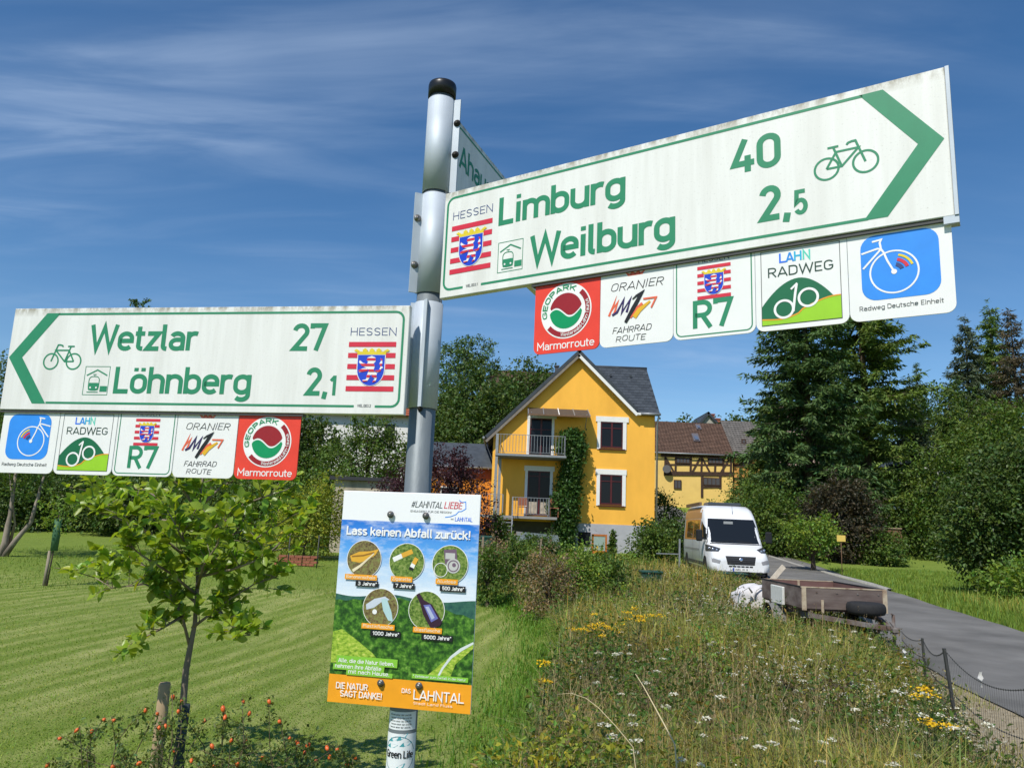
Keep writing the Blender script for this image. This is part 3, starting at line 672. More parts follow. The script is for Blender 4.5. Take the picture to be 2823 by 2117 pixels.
for (a, b, c, d) in ((328, 408, 368, 458), (368, 345, 400, 378)):
    sk = empty_ = None
    (sa, sz), (sb, sz2) = t7(a, b, TY + 1.6), t7(c, d, TY + 1.4); k = MB(); yA = TY + 1.0; f = (zr - ze + .4) / 4.0
    yb = TY - .5 + (sz2 - ze + .05) / ((zr - ze) * 1.06 + .35) * 4; yt = TY - .5 + (sz - ze + .05) / ((zr - ze) * 1.06 + .35) * 4
    slab(k, (sa, yb - .12, sz2 + .12), (sb, yb - .12, sz2 + .12), (sb, yt - .12, sz + .12), (sa, yt - .12, sz + .12), .12); s_ = k.build('skylight', mat('skylight_frame', (.12, .11, .12), .5), tr_)
    k = MB(); slab(k, (sa + .12, yb - .07, sz2 + .26), (sb - .12, yb - .07, sz2 + .26), (sb - .12, yt - .19, sz + .02), (sa + .12, yt - .19, sz + .02), .02); k.build('pane', mat('sky_pane', (.10, .13, .19), .08, spec=.8), s_)
def tb(parent, a, b, w=.17, y=TY, name='timber'):
    p, q = t7(*a), t7(*b); d = .06 if w > .16 else .045
    return MB().bar((p[0], y - d / 2, p[1]), (q[0], y - d / 2, q[1]), w, d + .02, up=(0, 1, 0)) .build(name, timber, parent)
def tbar(parent, a, b, w=.2, y=TY, proud=.05):
    p, q = Vector((t7(*a)[0], 0, t7(*a)[1])), Vector((t7(*b)[0], 0, t7(*b)[1])); d = (q - p).normalized(); n = Vector((-d.z, 0, d.x)) * w / 2
    return MB().prism([(v.x, y - proud, v.z) for v in (p - n, q - n, q + n, p + n)], (0, proud + .03, 0)).build('timber', timber, parent)
tbar(ht, (150, 528), (560, 534), .26, proud=.07); tbar(ht, (165, 632), (560, 636), .34, proud=.075); tbar(ht, (172, 582), (545, 584), .14, proud=.04)
for k, x in enumerate((172, 232, 318, 380, 458, 505, 548)): tbar(ht, (x + 3, 536), (x, 628), .17, proud=.05 + k * .001)
for k, (a, b) in enumerate((((178, 545), (222, 622)), ((372, 545), (328, 625)), ((385, 545), (428, 625)), ((540, 550), (492, 625)), ((205, 622), (180, 560)))): tbar(ht, a, b, .15, proud=.056 + k * .0012)
def small_window(parent, x0, y0, x1, y1, n=2, y=TY, fr=timber, name='window', conv=t7):
    (a, zt), (b, zb) = conv(x0, y0), conv(x1, y1)
    w = MB().box((a - .05, y - .1, zb - .05), (b + .05, y - .003, zt + .05)).build(name, fr, parent)
    for k in range(n):
        p = a + (b - a) * k / n + .04; q = a + (b - a) * (k + 1) / n - .04
        MB().box((p, y - .106, zb + .03), (q, y - .1005, zt - .03)).build('pane', mat('pane_lace', (.09, .09, .10), .15) if 'pane_lace' not in MATS else MATS['pane_lace'], w)
    return w
small_window(ht, 238, 545, 312, 574, 4); small_window(ht, 420, 542, 500, 576, 4); small_window(ht, 226, 672, 262, 718, 2)
small_window(ht, 392, 658, 485, 700, 4); tbar(ht, (384, 640), (384, 770), .2, proud=.06); tbar(ht, (380, 710), (490, 708), .2, proud=.062)
tbar(ht, (488, 640), (488, 720), .2, proud=.064)
MB().tube([(x0 - .3, TY - .36, ze + .06), (x1, TY - .36, ze + .06)], .07, 6).build('gutter', STEEL, ht)
MB().lathe((t7(178, 610)[0], TY - .35, t7(178, 610)[1]), (-.2, -1, .25), [(0, .05), (.03, .3), (.08, .36)], 16).build('dish_aerial', mat('dish_grey', (.06, .06, .06), .6), ht)
# attached wing with the grey roof
wg = empty('timbered_wing', (0, 0, 0), 'orange timbered wing with grey tiled roof right of the half-timbered house', 'house')
WY = TY + .4
(w0, _), (w1, _) = t7(560, 530, WY), t7(770, 700, WY); zr2 = t7(600, 352, WY + 3)[1]
MB().box((x1 + .02, WY, zb_ - 1.5), (w1, WY + 6, ze)).build('wall', mat('orange_infill', (.66, .33, .09), .9, var=.08, scale=1.3), wg)
tiled('roof', wg, TILEG, x1 + .06, w1 + .4, WY - .5, ze - .1, WY + 3.5, zr2 + .3, 18); tiled('roof', wg, TILEG, x1 + .06, w1 + .4, WY + 7.2, ze - .1, WY + 3.5, zr2 + .3, 6)
for a, b, w in (((566, 530), (566, 690), .22), ((612, 530), (610, 690), .2), ((672, 530), (670, 690), .2), ((566, 585), (720, 588), .18), ((560, 660), (760, 665), .22), ((760, 530), (758, 700), .22)):
    p = tbar(wg, a, b, w, WY, .05 + w * .1)
small_window(wg, 622, 545, 662, 590, 2, WY); small_window(wg, 640, 430, 660, 452, 1, WY + 1.0, name='roof_window')
small_window(wg, 622, 672, 668, 712, 2, WY)
# gable and chimneys peeping over that roof
gb = empty('far_gable_house', (0, 0, 0), 'small pale gable with brick chimneys peeping over the brown tiled roof', 'house')
GY = 84.
def g7(x, y): return t7(x, y, GY)
(ga, gz0), (gc, gt), (gd, _) = g7(370, 345), g7(418, 280), g7(475, 340)
MB().prism([(ga, GY, gz0 - 4), (gd, GY, gz0 - 4), (gd, GY, gz0), (gc, GY, gt - .1), (ga, GY, gz0)], (0, 6, 0)).build('wall', mat('grey_gable', (.38, .36, .30), .9, var=.1), gb)
m_ = MB(); slab(m_, (gc, GY - .3, gt), (gc, GY + 6, gt), (ga - .3, GY + 6, gz0 - .2), (ga - .3, GY - .3, gz0 - .2), .25); slab(m_, (gc + .003, GY - .3, gt), (gc + .003, GY + 6, gt), (gd + .3, GY + 6, gz0 - .2), (gd + .3, GY - .3, gz0 - .2), .25); gr_ = m_.build('roof', SLATE, gb)
BRK = mat('red_brick', (.30, .10, .06), .9, var=.2, scale=12)
for x, y in ((452, 290), (486, 316)):
    p = g7(x, y); MB().box((p[0] - .35, GY + 1, p[1] - 3), (p[0] + .35, GY + 1.6, p[1])).box((p[0] - .42, GY + .94, p[1]), (p[0] + .42, GY + 1.66, p[1] + .12)).build('chimney', BRK, gr_)
# ---- white house with red roof behind the trees, left of the post
wh = empty('white_house', (0, 0, 0), 'white house with red roof showing through the trees left of the post', 'house')
VY = 62.
def v2(px, py): return hp(px, py, VY)
(va, vt), (vb, vb2) = v2(835, 1150), v2(985, 1290); (vc, _), _ = v2(1120, 1250), 0
WHR = mat('white_render', (.74, .73, .70), .9, var=.05, scale=1, bump=.2, bscale=30)
MB().box((va, VY, 1), (vc, VY + 8, vt + .4)).build('wall', WHR, wh)
(vr, vz), (vs, ve) = v2(850, 1040), v2(1100, 1165)
tiled('roof', wh, mat('red_tile', (.30, .085, .04), .85, var=.25, scale=2), va - .5, vc + .6, VY - .6, vt + .35, VY + 4, vt + 3.6, 14)
tiled('roof', wh, MATS['red_tile'], va - .5, vc + .6, VY + 8.6, vt + .35, VY + 4, vt + 3.6, 6)
for x_ in (840, 862, 885): 
    p, q = v2(x_, 1160), v2(x_ - 2, 1215); MB().prism([(p[0] - .09, VY - .05, p[1]), (q[0] - .09, VY - .05, q[1]), (q[0] + .09, VY - .05, q[1]), (p[0] + .09, VY - .05, p[1])], (0, .08, 0)).build('timber', timber, wh)
for y_ in (1188, 1214):
    p, q = v2(836, y_), v2(890, y_ + 3); MB().prism([(p[0], VY - .06, p[1] - .09), (q[0], VY - .06, q[1] - .09), (q[0], VY - .06, q[1] + .09), (p[0], VY - .06, p[1] + .09)], (0, .09, 0)).build('timber', timber, wh)
for a, b in ((1075, 1190), (1040, 1225), (925, 1225)):
    p = v2(a, b); ww = MB().box((p[0] - .5, VY - .05, p[1] - .7), (p[0] + .5, VY - .002, p[1] + .7)).build('window', WHITEP, wh); MB().box((p[0] - .4, VY - .06, p[1] - .6), (p[0] + .4, VY - .051, p[1] + .6)).build('pane', GLASS, ww)
# ---- house roof behind the big hedge
rh = empty('hilltop_house', (0, 0, 0), 'brown roofed house half hidden above the tall hedge behind the yellow house', 'house')
p, q = P(1440, 1022, 78), P(1530, 1016, 78)
MB().box((p.x - 3, 78, p.z - 7), (q.x + 1.5, 84, p.z - 1.6)).build('wall', timber, rh)
tiled('roof', rh, TILE, p.x - 3.4, q.x + 1.8, 77.4, p.z - 1.7, 81, p.z + .5, 10); tiled('roof', rh, TILE, p.x - 3.4, q.x + 1.8, 84.6, p.z - 1.7, 81, p.z + .5, 5)
# white gable behind conifers at the right, pale farmhouse behind the big conifers
fr_ = empty('white_gable_house', (0, 0, 0), 'white gable with dark roof glimpsed between the conifers and the right-hand bush', 'house')
p = P(2570, 1222, 58); k = MB().prism([(p.x - 1.6, 58, 1.5), (p.x + 1.6, 58, 1.5), (p.x + 1.6, 58, p.z - 1.5), (p.x, 58, p.z), (p.x - 1.6, 58, p.z - 1.5)], (0, 5, 0)).build('wall', WHR, fr_)
m_ = MB(); slab(m_, (p.x, 57.7, p.z + .2), (p.x, 63, p.z + .2), (p.x - 1.9, 63, p.z - 1.6), (p.x - 1.9, 57.7, p.z - 1.6), .15); slab(m_, (p.x + .002, 57.7, p.z + .2), (p.x + .002, 63, p.z + .2), (p.x + 1.9, 63, p.z - 1.6), (p.x + 1.9, 57.7, p.z - 1.6), .15); m_.build('roof', SLATE, fr_)
fh = empty('pale_farmhouse', (0, 0, 0), 'pale pink house glimpsed through the branches of the tall conifers', 'house')
p = P(2215, 1190, 62); MB().box((p.x - 2, 62, 2), (p.x + 2.6, 68, p.z + .6)).build('wall', mat('pink_render', (.5, .36, .3), .9, var=.15, scale=1), fh)
m_ = MB(); slab(m_, (p.x - 2.3, 61.6, p.z + .6), (p.x + 2.9, 61.6, p.z + .6), (p.x + 2.9, 65, p.z + 2.6), (p.x - 2.3, 65, p.z + 2.6), .15); m_.build('roof', TILE, fh)
# ---- low rendered garage wall behind the poster
gg = empty('garage', (0, 0, 0), 'low beige rendered garage with flat dark roof behind the poster', 'garage')
QY = 31.
(qa, qt), (qb, _) = hp(922, 1322, QY), hp(1075, 1318, QY)
MB().box((qa, QY, -.3), (qb, QY + 5, qt)).build('wall', mat('stained_render', (.46, .40, .30), .95, col2=(.22, .19, .14), scale=1.2, thr=(.45, .75), stretch=(1, 1, .3), bump=.3, bscale=20), gg)
MB().box((qa - .15, QY - .2, qt), (qb + .15, QY + 5.2, qt + .14)).build('roof', mat('bitumen', (.03, .032, .035), .8), gg)
# ------------------------------------------------------------------ trees and shrubs
BARK = mat('bark', (.085, .062, .045), .9, var=.3, scale=7, bump=.8, stretch=(1, 1, .25))
BARKP = mat('pale_bark', (.27, .225, .18), .9, col2=(.10, .08, .06), scale=6, thr=(.45, .7), bump=.6, stretch=(1, 1, .3))
LM = dict(dark=leaf_mat('leaf_dark', (0.071, 0.120, 0.023), .28), mid=leaf_mat('leaf_mid', (.092, .150, .024), .32), light=leaf_mat('leaf_light', (0.172, 0.259, 0.038), .38),
          yellow=leaf_mat('leaf_yellow', (0.263, 0.298, 0.038), .38), purple=leaf_mat('leaf_purple', (0.054, 0.022, 0.027), .25, tcol=(.10, .02, .03)), conifer=leaf_mat('needle_dark', (0.081, 0.145, 0.040), .15, .6),
          conifer2=leaf_mat('needle_green', (0.124, 0.192, 0.034), .18, .6), blue=leaf_mat('needle_blue', (.085, .115, .060), .15, .6), brown=leaf_mat('needle_brown', (.115, .095, .055), .15, .7), redbrown=leaf_mat('leaf_redbrown', (.052, .044, .022), .2), apple=leaf_mat('leaf_apple', (.235, .335, .034), .46, .38, spec=.5),
          dry=leaf_mat('leaf_dry', (0.228, 0.166, 0.088), .3), ivy=leaf_mat('leaf_climber', (0.060, 0.126, 0.026), .3, .45))
def crown(g, lobes, n, size, spread=.45, per=14, hollow=.62, tlo=.55, thi=1.4, hue=.10, droop=.25, tw=11):
    """leaves gathered in twig clumps over a set of ellipsoid lobes (x, y, z, rx, ry, rz)"""
    lb = np.array(lobes, float); w = (lb[:, 3] * lb[:, 4] + lb[:, 3] * lb[:, 5] + lb[:, 4] * lb[:, 5]); w /= w.sum()
    ncl = max(1, n // per); k = g.choice(len(lb), ncl, p=w); u = unit(g.normal(0, 1, (ncl, 3)))
    rad = np.clip(g.normal(.93, .16, ncl), hollow * .6, 1.22)[:, None]
    bump = (1 + .16 * np.sin(u[:, :1] * 5 + k[:, None]) * np.cos(u[:, 1:2] * 6 + k[:, None] * 2))
    c = lb[k, :3] + u * lb[k, 3:6] * rad * bump
    # drop clumps that lie deep inside another lobe
    q = ((c[:, None, :] - lb[None, :, :3]) / lb[None, :, 3:6]); inside = ((q ** 2).sum(-1) < hollow ** 2).any(1); keep = ~inside | (g.random(ncl) < .12)
    c, u = c[keep], u[keep]
    # twigs that stand out beyond the crown, so that its outline is ragged
    ns = max(2, len(c) // tw); j = g.choice(len(c), ns); st = spread * g.uniform(1.2, 3.0, (ns, 1)); dv = unit(u[j] + g.normal(0, .35, (ns, 3)) + np.array([0, 0, .25]))
    c = np.concatenate([c] + [c[j] + dv * st * f_ for f_ in (.45, .8, 1.1)]); u = np.concatenate([u, dv, dv, dv]); thin = np.concatenate([np.ones(len(c) - 3 * ns), np.full(3 * ns, .45)])[:, None]
    ncl = len(c)
    cs = spread * g.uniform(.6, 1.4, (ncl, 1)) * thin; ct = tints(ncl, g, .78, 1.22, hue)
    i = np.repeat(np.arange(ncl), per); m = len(i)
    pos = c[i] + g.normal(0, 1, (m, 3)) * cs[i] * np.array([1, 1, .7])
    d = unit(u[i] * .7 + g.normal(0, .7, (m, 3)) + np.array([0, 0, -droop]))
    nr = unit(g.normal(0, .55, (m, 3)) + np.array([0, 0, .75]) + u[i] * .35)
    L = size * g.uniform(.65, 1.35, m); t = tints(m, g, tlo, thi, hue) * ct[i]
    return kites(pos, d, nr, L, L * g.uniform(.5, .75, m), t)
def limbs(g, base, h, r, lobes, m, parent, n=9, name='trunk', lean=(0, 0), sides=7):
    mb = MB(); b = Vector(base); top = b + Vector((lean[0], lean[1], h))
    path = [b + (top - b) * t + Vector((g.normal(0, .03) * h * .3, g.normal(0, .03) * h * .3, 0)) * t for t in (0, .2, .45, .7, 1)]
    mb.tube([path[0] - Vector((0, 0, .2))] + path, [r * 1.35, r * 1.15, r, r * .8, r * .55, r * .2], sides)
    for k in range(n):
        l = lobes[k % len(lobes)]; t = g.uniform(.3, .9); s = b + (top - b) * t
        e = Vector(l[:3]) + Vector((g.normal(0, .5) * l[3], g.normal(0, .5) * l[4], g.normal(.1, .4) * l[5])); mid = s.lerp(e, .5) + Vector((0, 0, .1 * h * g.uniform(0, 1)))
        mb.tube([s, mid, e], [r * .42, r * .26, r * .06], 5)
    return mb.build(name, m, parent)
def tree(name, label, cat, base, lobes, n, size, m, g, trunk_h=None, r=.15, group=None, spread=.45, per=14, bark=None, lean=(0, 0), nl=9, hue=.10, tlo=.55, thi=1.4):
    """lobes relative to the base"""
    b = Vector(base); t = empty(name, b, label, cat, group)
    if trunk_h: limbs(g, (0, 0, 0), trunk_h, r, lobes, bark or BARK, t, nl, lean=lean)
    v, f, ti = crown(g, lobes, n, size, spread, per, hue=hue, tlo=tlo, thi=thi)
    link('crown' if trunk_h and trunk_h > 1.2 else 'foliage', np_mesh('crown', v, [f], ti), m, t); return t
def rnd_lobes(g, w, d, h0, h1, k, rs=(.28, .45)):
    """k lobes filling a w x d x (h0..h1) crown, smaller towards the top"""
    o = []
    for i in range(k):
        t = (i + .5) / k; z = h0 + (h1 - h0) * t; f = math.sin(math.pi * min(1, .25 + t * .72)) ; s = g.uniform(*rs)
        a = g.uniform(0, 6.28); rr = g.uniform(0, .5) * f
        o.append((math.cos(a) * rr * w, math.sin(a) * rr * d, z, s * w * (.55 + .5 * f), s * d * (.55 + .5 * f), s * (h1 - h0) * .75))
    return o
def conifer(name, label, base, H, Rad, n_whorl, m, g, z0=.08, group=None, droop=.25, dens=1., r=.2, card=(.42, .16), gaps=.0, up=.0, tip=1.0, pw=.8, squash=1.):
    """trunk with whorls of drooping boughs, each bough hung with needle sprays"""
    t = empty(name, base, label, 'tree', group); mb = MB(); mb.tube([(0, 0, -.3), (0, 0, H * .5), (0, 0, H * .97)], [r, r * .6, .02], 8)
    C, D, Nn, Ls, Ws, T = [], [], [], [], [], []
    for k in range(n_whorl):
        f = z0 + (1 - z0) * ((k + g.uniform(0, .8)) / n_whorl) ** 1.02
        if f > .985: continue
        nb = 5 if f < .8 else 4
        a0 = g.uniform(0, 6.28)
        for j in range(nb):
            if g.random() < gaps: continue
            a = a0 + j * 6.283 / nb + g.normal(0, .4); ln = Rad * (1 - f) ** pw * g.uniform(.55, 1.2) * (min(1, .55 + f * 2.2) if z0 < .3 else 1)
            if ln < .15: ln = .15
            z = f * H + g.normal(0, .7) * H / n_whorl; dirv = np.array([math.cos(a), math.sin(a) * squash, 0])
            dr = droop * g.uniform(.6, 1.4)
            ns = max(3, int(ln / .22 * dens)); s = (np.arange(ns) + g.uniform(.3, 1, ns)) / ns
            s = .12 + .9 * s
            pt = np.stack([dirv[0] * ln * s, dirv[1] * ln * s, z + ln * (up * s - dr * s ** 1.2 + .18 * s ** 3)], 1)
            if ln > Rad * .35 and r > .05: mb.tube([(0, 0, z), tuple(pt[ns // 2]), tuple(pt[-1])], [r * .16 * (1 - f) + .008, r * .09 * (1 - f) + .006, .004], 4)
            for side in (-1, 0, 1):
                sd = np.array([-dirv[1], dirv[0], 0]) * side
                rep = 4 if side else 2
                for _ in range(rep):
                    dd = unit(np.tile(dirv * .6 + sd * .8, (ns, 1)) + g.normal(0, .42, (ns, 3)) + np.array([0, 0, -.30 - .15 * (side != 0)]))
                    L = card[0] * g.uniform(.6, 1.35, ns) * (1.15 - .45 * s) * min(1, .35 + ln)
                    C.append(pt + dd * L[:, None] * .45 + g.normal(0, .09, (ns, 3))); D.append(dd); Nn.append(unit(g.normal(0, .65, (ns, 3)) + np.array([0, 0, 1]))); Ls.append(L); Ws.append(card[1] * .62 * g.uniform(.6, 1.25, ns) * min(1, .4 + ln)); T.append(tints(ns, g, .5, 1.35, .1) * g.uniform(.75, 1.25))
    v, f, ti = kites(np.concatenate(C), np.concatenate(D), np.concatenate(Nn), np.concatenate(Ls), np.concatenate(Ws), np.concatenate(T), fold=-.12)
    mb.build('trunk', BARK, t); link('crown', np_mesh('crown', v, [f], ti), m, t); return t
def G(s): return np.random.default_rng(s)
def gpx(px, Y, dz=0.):
    """ground point under the photo column px at depth Y"""
    x = P(px, 1480, Y).x; return gp(x, Y, dz)
def top(px, py, Y): return P(px, py, Y).z - gpx(px, Y).z
# conifers on the right
CG = 'tall dark conifers behind the field'
b = gpx(2235, 44); conifer('fir_tree', 'tall broad dark fir left of its twin, behind the small signboard', b, top(2225, 520, 44), 4.5, 62, LM['conifer'], G(1), .07, CG, droop=.30, dens=1.25, r=.32, card=(.52, .19), pw=.62)
b = gpx(2400, 47); conifer('fir_tree', 'tall broad dark fir under the blue bicycle plaque, right of its twin', b, top(2420, 480, 47), 4.6, 62, LM['conifer2'], G(2), .07, CG, droop=.24, dens=1.25, r=.32, card=(.52, .19), pw=.60, up=.1)
b = gpx(2130, 50); conifer('fir_tree', 'lower dark fir at the left foot of the two tall firs', b, top(2130, 1080, 50), 3.2, 30, LM['conifer2'], G(3), .04, CG, droop=.30, dens=1.2, r=.2, card=(.5, .18), pw=.7)
b = gpx(2530, 50); conifer('fir_tree', 'lower blue-green fir at the right foot of the two tall firs', b, top(2525, 1050, 50), 2.9, 32, LM['blue'], G(4), .04, CG, droop=.25, dens=1.2, r=.2, card=(.48, .17), pw=.75)
b = gpx(2330, 52); conifer('fir_tree', 'dark fir filling the gap between the two tall firs', b, top(2320, 1000, 52), 4.0, 30, LM['conifer'], G(5), .04, CG, droop=.3, dens=1.1, r=.25, card=(.55, .2), pw=.7)
b = gpx(2553, 78); conifer('spruce_tree', 'small far spruce with a sharp pointed tip between the firs and the right-hand spruces', b, top(2553, 1000, 78), 2.3, 34, LM['conifer'], G(6), .05, CG, droop=.3, dens=1.0, r=.2, card=(.5, .2), pw=.85)
SG = 'spruces at the right edge'
b = gpx(2700, 62); conifer('spruce_tree', 'grey-green spruce, leftmost of the tall spruces at the right edge', b, top(2690, 875, 62), 3.4, 52, LM['blue'], G(7), .05, SG, droop=.22, dens=1.15, r=.25, card=(.5, .17), pw=.62, squash=.8)
b = gpx(2775, 66); conifer('spruce_tree', 'tallest dark green spruce at the right edge', b, top(2742, 835, 66), 3.6, 54, LM['conifer2'], G(8), .05, SG, droop=.24, dens=1.15, r=.28, card=(.5, .18), pw=.62)
b = gpx(2835, 60); conifer('spruce_tree', 'half-dead brownish spruce at the right edge', b, top(2800, 845, 60), 3.4, 50, LM['brown'], G(9), .05, SG, droop=.20, dens=1.0, r=.28, card=(.46, .15), pw=.62)
b = gpx(2640, 56); conifer('spruce_tree', 'lower spruce in front of the tall spruces at the right edge', b, top(2640, 1060, 56), 2.6, 36, LM['conifer2'], G(10), .05, SG, droop=.24, dens=1.1, r=.2, card=(.48, .17), pw=.7)
# broadleaf trees and bushes on the right
g = G(19); b = gpx(2590, 60); tree('broadleaf_tree', 'dark green tree filling the gap between the firs and the right-hand spruces', 'tree', b, [(0, 0, 5, 3.0, 2, 3.2), (-1.5, 0, 7.6, 2.0, 1.8, 2.2), (1.6, 0, 8.6, 2.2, 1.8, 2.4), (2.8, 0, 6, 2.2, 1.8, 3)], 14000, .22, LM['dark'], g, 7, .18, spread=.36)
g = G(20); b = gpx(2800, 23.2); H_ = 5.1
lb = [(.2, 0, 1.6, 1.5, 1.4, 1.3), (-1.0, -.3, 2.4, .95, .9, .75), (.5, -.2, 3.3, 1.4, 1.3, 1.2), (1.4, 0, 2.6, 1.4, 1.3, 1.4), (-.4, -.4, .95, 1.0, .8, .8), (1.0, -.5, 1.2, 1.2, 1.0, 1.1), (-1.1, -.1, 3.0, .7, .7, .55), (.0, .2, 4.1, .7, .7, .5), (1.5, .3, 4.0, .9, .9, .7), (-1.4, 0, 1.6, .7, .7, .7)]
tree('broadleaf_bush', 'large dense dark green bush beside the road at the right edge', 'bush', b, lb, 46000, .115, LM['dark'], g, 3.2, .11, spread=.22, per=12, nl=16, tlo=.5, thi=1.35)
g = G(21); b = gpx(2770, 21.0); tree('bramble_bush', 'low pale-leaved bramble at the foot of the large bush by the road', 'bush', b, [(0, 0, .5, .6, .5, .45), (-.4, -.2, .4, .4, .4, .35), (.4, 0, .8, .5, .5, .45)], 2200, .11, LM['light'], g, .9, .03, spread=.15, per=8)
g = G(22); b = gpx(2315, 38); tree('red_leaved_bush', 'dark brown-red bush on the grass in front of the conifers', 'bush', b, [(0, 0, 1.8, 1.5, 1.3, 1.6), (-.5, 0, 2.6, 1.0, .9, 1.0), (.4, 0, 2.9, .9, .9, .9), (0, -.3, .9, 1.6, 1.3, .9)], 14000, .15, LM['redbrown'], g, 1.5, .1, spread=.26)
g = G(23); b = gpx(2420, 37); tree('low_bush', 'low olive bush right of the dark red bush', 'bush', b, [(0, 0, .7, .9, .8, .75), (.5, 0, .55, .7, .6, .55)], 5000, .12, LM['mid'], g, .7, .05, spread=.2)
g = G(24); b = gpx(2240, 31.5); tree('lone_shrub', 'small yellow-green shrub on a short trunk standing alone on the grass', 'bush', b, [(0, 0, 1.25, .8, .7, .5), (-.55, 0, 1.4, .5, .5, .42), (.55, .1, 1.5, .5, .5, .42), (0, 0, 1.7, .5, .5, .3)], 3600, .12, LM['light'], g, 1.0, .10, spread=.22, nl=12)
g = G(25); b = gpx(2160, 41); tree('round_bush', 'big rounded green bush behind the van', 'bush', b, [(0, 0, 1.6, 2.1, 1.7, 1.7), (-1, 0, 2.2, 1.4, 1.3, 1.3), (.9, 0, 1.4, 1.5, 1.2, 1.4), (1.6, .2, .9, 1.2, 1, 1)], 15000, .15, LM['mid'], g, 1.8, .1, spread=.28)
g = G(26); b = gpx(2010, 53); tree('garden_bush', 'light green bush in front of the half-timbered house', 'bush', b, [(0, 0, .8, 1.7, 1.3, .9), (1.6, .2, 1.3, 1.4, 1.2, 1.2), (-1.5, 0, .5, 1.0, .9, .5)], 7000, .16, LM['light'], g, 1.2, .08, spread=.28)
g = G(27); b = gpx(2100, 56); tree('garden_bush', 'dark bush between the half-timbered house and the firs', 'bush', b, [(0, 0, 2.0, 2.0, 1.6, 2.1), (1.2, .2, 2.8, 1.6, 1.4, 1.6)], 9000, .17, LM['dark'], g, 1.6, .08, spread=.3)
g = G(28); b = gpx(2080, 84); FWD = tree('far_wood', 'far green wood line beyond the half-timbered house', 'trees', b, [(0, 0, 5, 6, 3, 3.4), (7, 3, 6, 6, 3, 4), (-6, 2, 4, 5, 3, 3), (14, 3, 7, 6, 4, 4.5), (-12, 3, 4, 5, 3, 3)], 9000, .4, LM['dark'], g, spread=.6); tag(FWD, kind='stuff')
g = G(29); b = gpx(2480, 45); tree('low_bush', 'dark shrubs under the right-hand fir', 'bush', b, [(0, 0, 1.2, 1.7, 1.2, 1.3), (1.8, .3, 1.4, 1.4, 1.2, 1.4), (-1.5, 0, 1.0, 1.2, 1, 1)], 7000, .16, LM['dark'], g, 1.0, .06, spread=.28)
g = G(30); b = gpx(2640, 42); tree('broadleaf_tree', 'mid green tree behind the large bush at the right edge', 'tree', b, [(0, 0, 3.6, 2.4, 2, 2.4), (1.8, 0, 5.0, 2.4, 2, 2.2), (3.4, .2, 6.4, 2.4, 2, 2.2), (5.4, .2, 7.0, 2.4, 2, 2.2), (-.8, 0, 2.0, 1.8, 1.5, 1.8)], 20000, .18, LM['mid'], g, 4, .15, spread=.32)
# trees behind and beside the yellow house
HG = 'tall trees behind the yellow house'
for k, (px, py, Y, w, lab, mm, s) in enumerate(((1290, 1020, 54, 5.2, 'rounded green tree just right of the post, behind the annex', 'dark', 41), (1440, 1000, 57, 5.6, 'rounded green tree left of the yellow house roof', 'dark', 42), (1380, 1080, 50, 4.6, 'lower green tree in front of the tall hedge left of the yellow house', 'dark', 43), (1215, 1060, 56, 4.2, 'green tree directly behind the post', 'dark', 44))):
    g = G(s); b = gpx(px, Y); hh = top(px, py, Y); lb = rnd_lobes(g, w, w * .8, hh * .25, hh * .86, 9, (.30, .44)); tree('broadleaf_tree', lab, 'tree', b, lb, 24000, .23, LM[mm], g, hh * .7, .2, HG, spread=.36, per=12)
g = G(45); b = gpx(1255, 80); hh = top(1250, 925, 80); tree('pine_tree', 'dark pine crown on the hill to the right of the post', 'tree', b, [(-1.2, 0, hh * .84, 2.0, 1.5, 1.5), (.8, 0, hh * .90, 2.0, 1.5, 1.4), (2.0, 0, hh * .76, 1.6, 1.2, 1.2), (-.3, 0, hh * .7, 2.2, 1.5, 1.3)], 6000, .26, LM['conifer'], g, hh * .95, .2, spread=.34)
# wood behind the left sign
WG = 'trees along the far side of the lawn'
spots = ((-60, 1010, 46, 5.5, 'dark', 'dark tree at the left edge beyond the lawn'), (90, 960, 50, 6, 'dark', 'dark tree behind the blue plaque of the left sign'), (300, 880, 54, 6.5, 'dark', 'tall tree whose tip shows above the left sign'), (480, 930, 50, 6, 'dark', 'dark tree behind the apple tree crown'), (650, 960, 47, 5.6, 'dark', 'dark tree behind the red plaque of the left sign'), (800, 1130, 44, 4.6, 'dark', 'dark green tree right of the red plaque of the left sign'))
for k, (px, py, Y, w, mm, lab) in enumerate(spots):
    g = G(60 + k); b = gpx(px, Y); hh = top(px, py, Y); lb = rnd_lobes(g, w, w * .75, hh * .12, hh * .86, 10, (.28, .42)); tree('broadleaf_tree', lab, 'tree', b, lb, 17000, .22, LM[mm], g, hh * .75, .22, WG, spread=.36, per=12)
g = G(70); p = P(303, 838, 54); b = gpx(303, 54); tree('pine_tree', 'slim pine whose tip pokes up above the left sign', 'tree', b, [(0, 0, p.z - b.z - .7, .35, .3, .8), (.1, 0, p.z - b.z - 1.8, .7, .6, .9), (0, 0, p.z - b.z - 3.2, 1.2, 1, 1.2)], 2500, .2, LM['conifer'], g, p.z - b.z - .4, .12, spread=.2)
HGp = 'hedge bushes along the far side of the lawn'
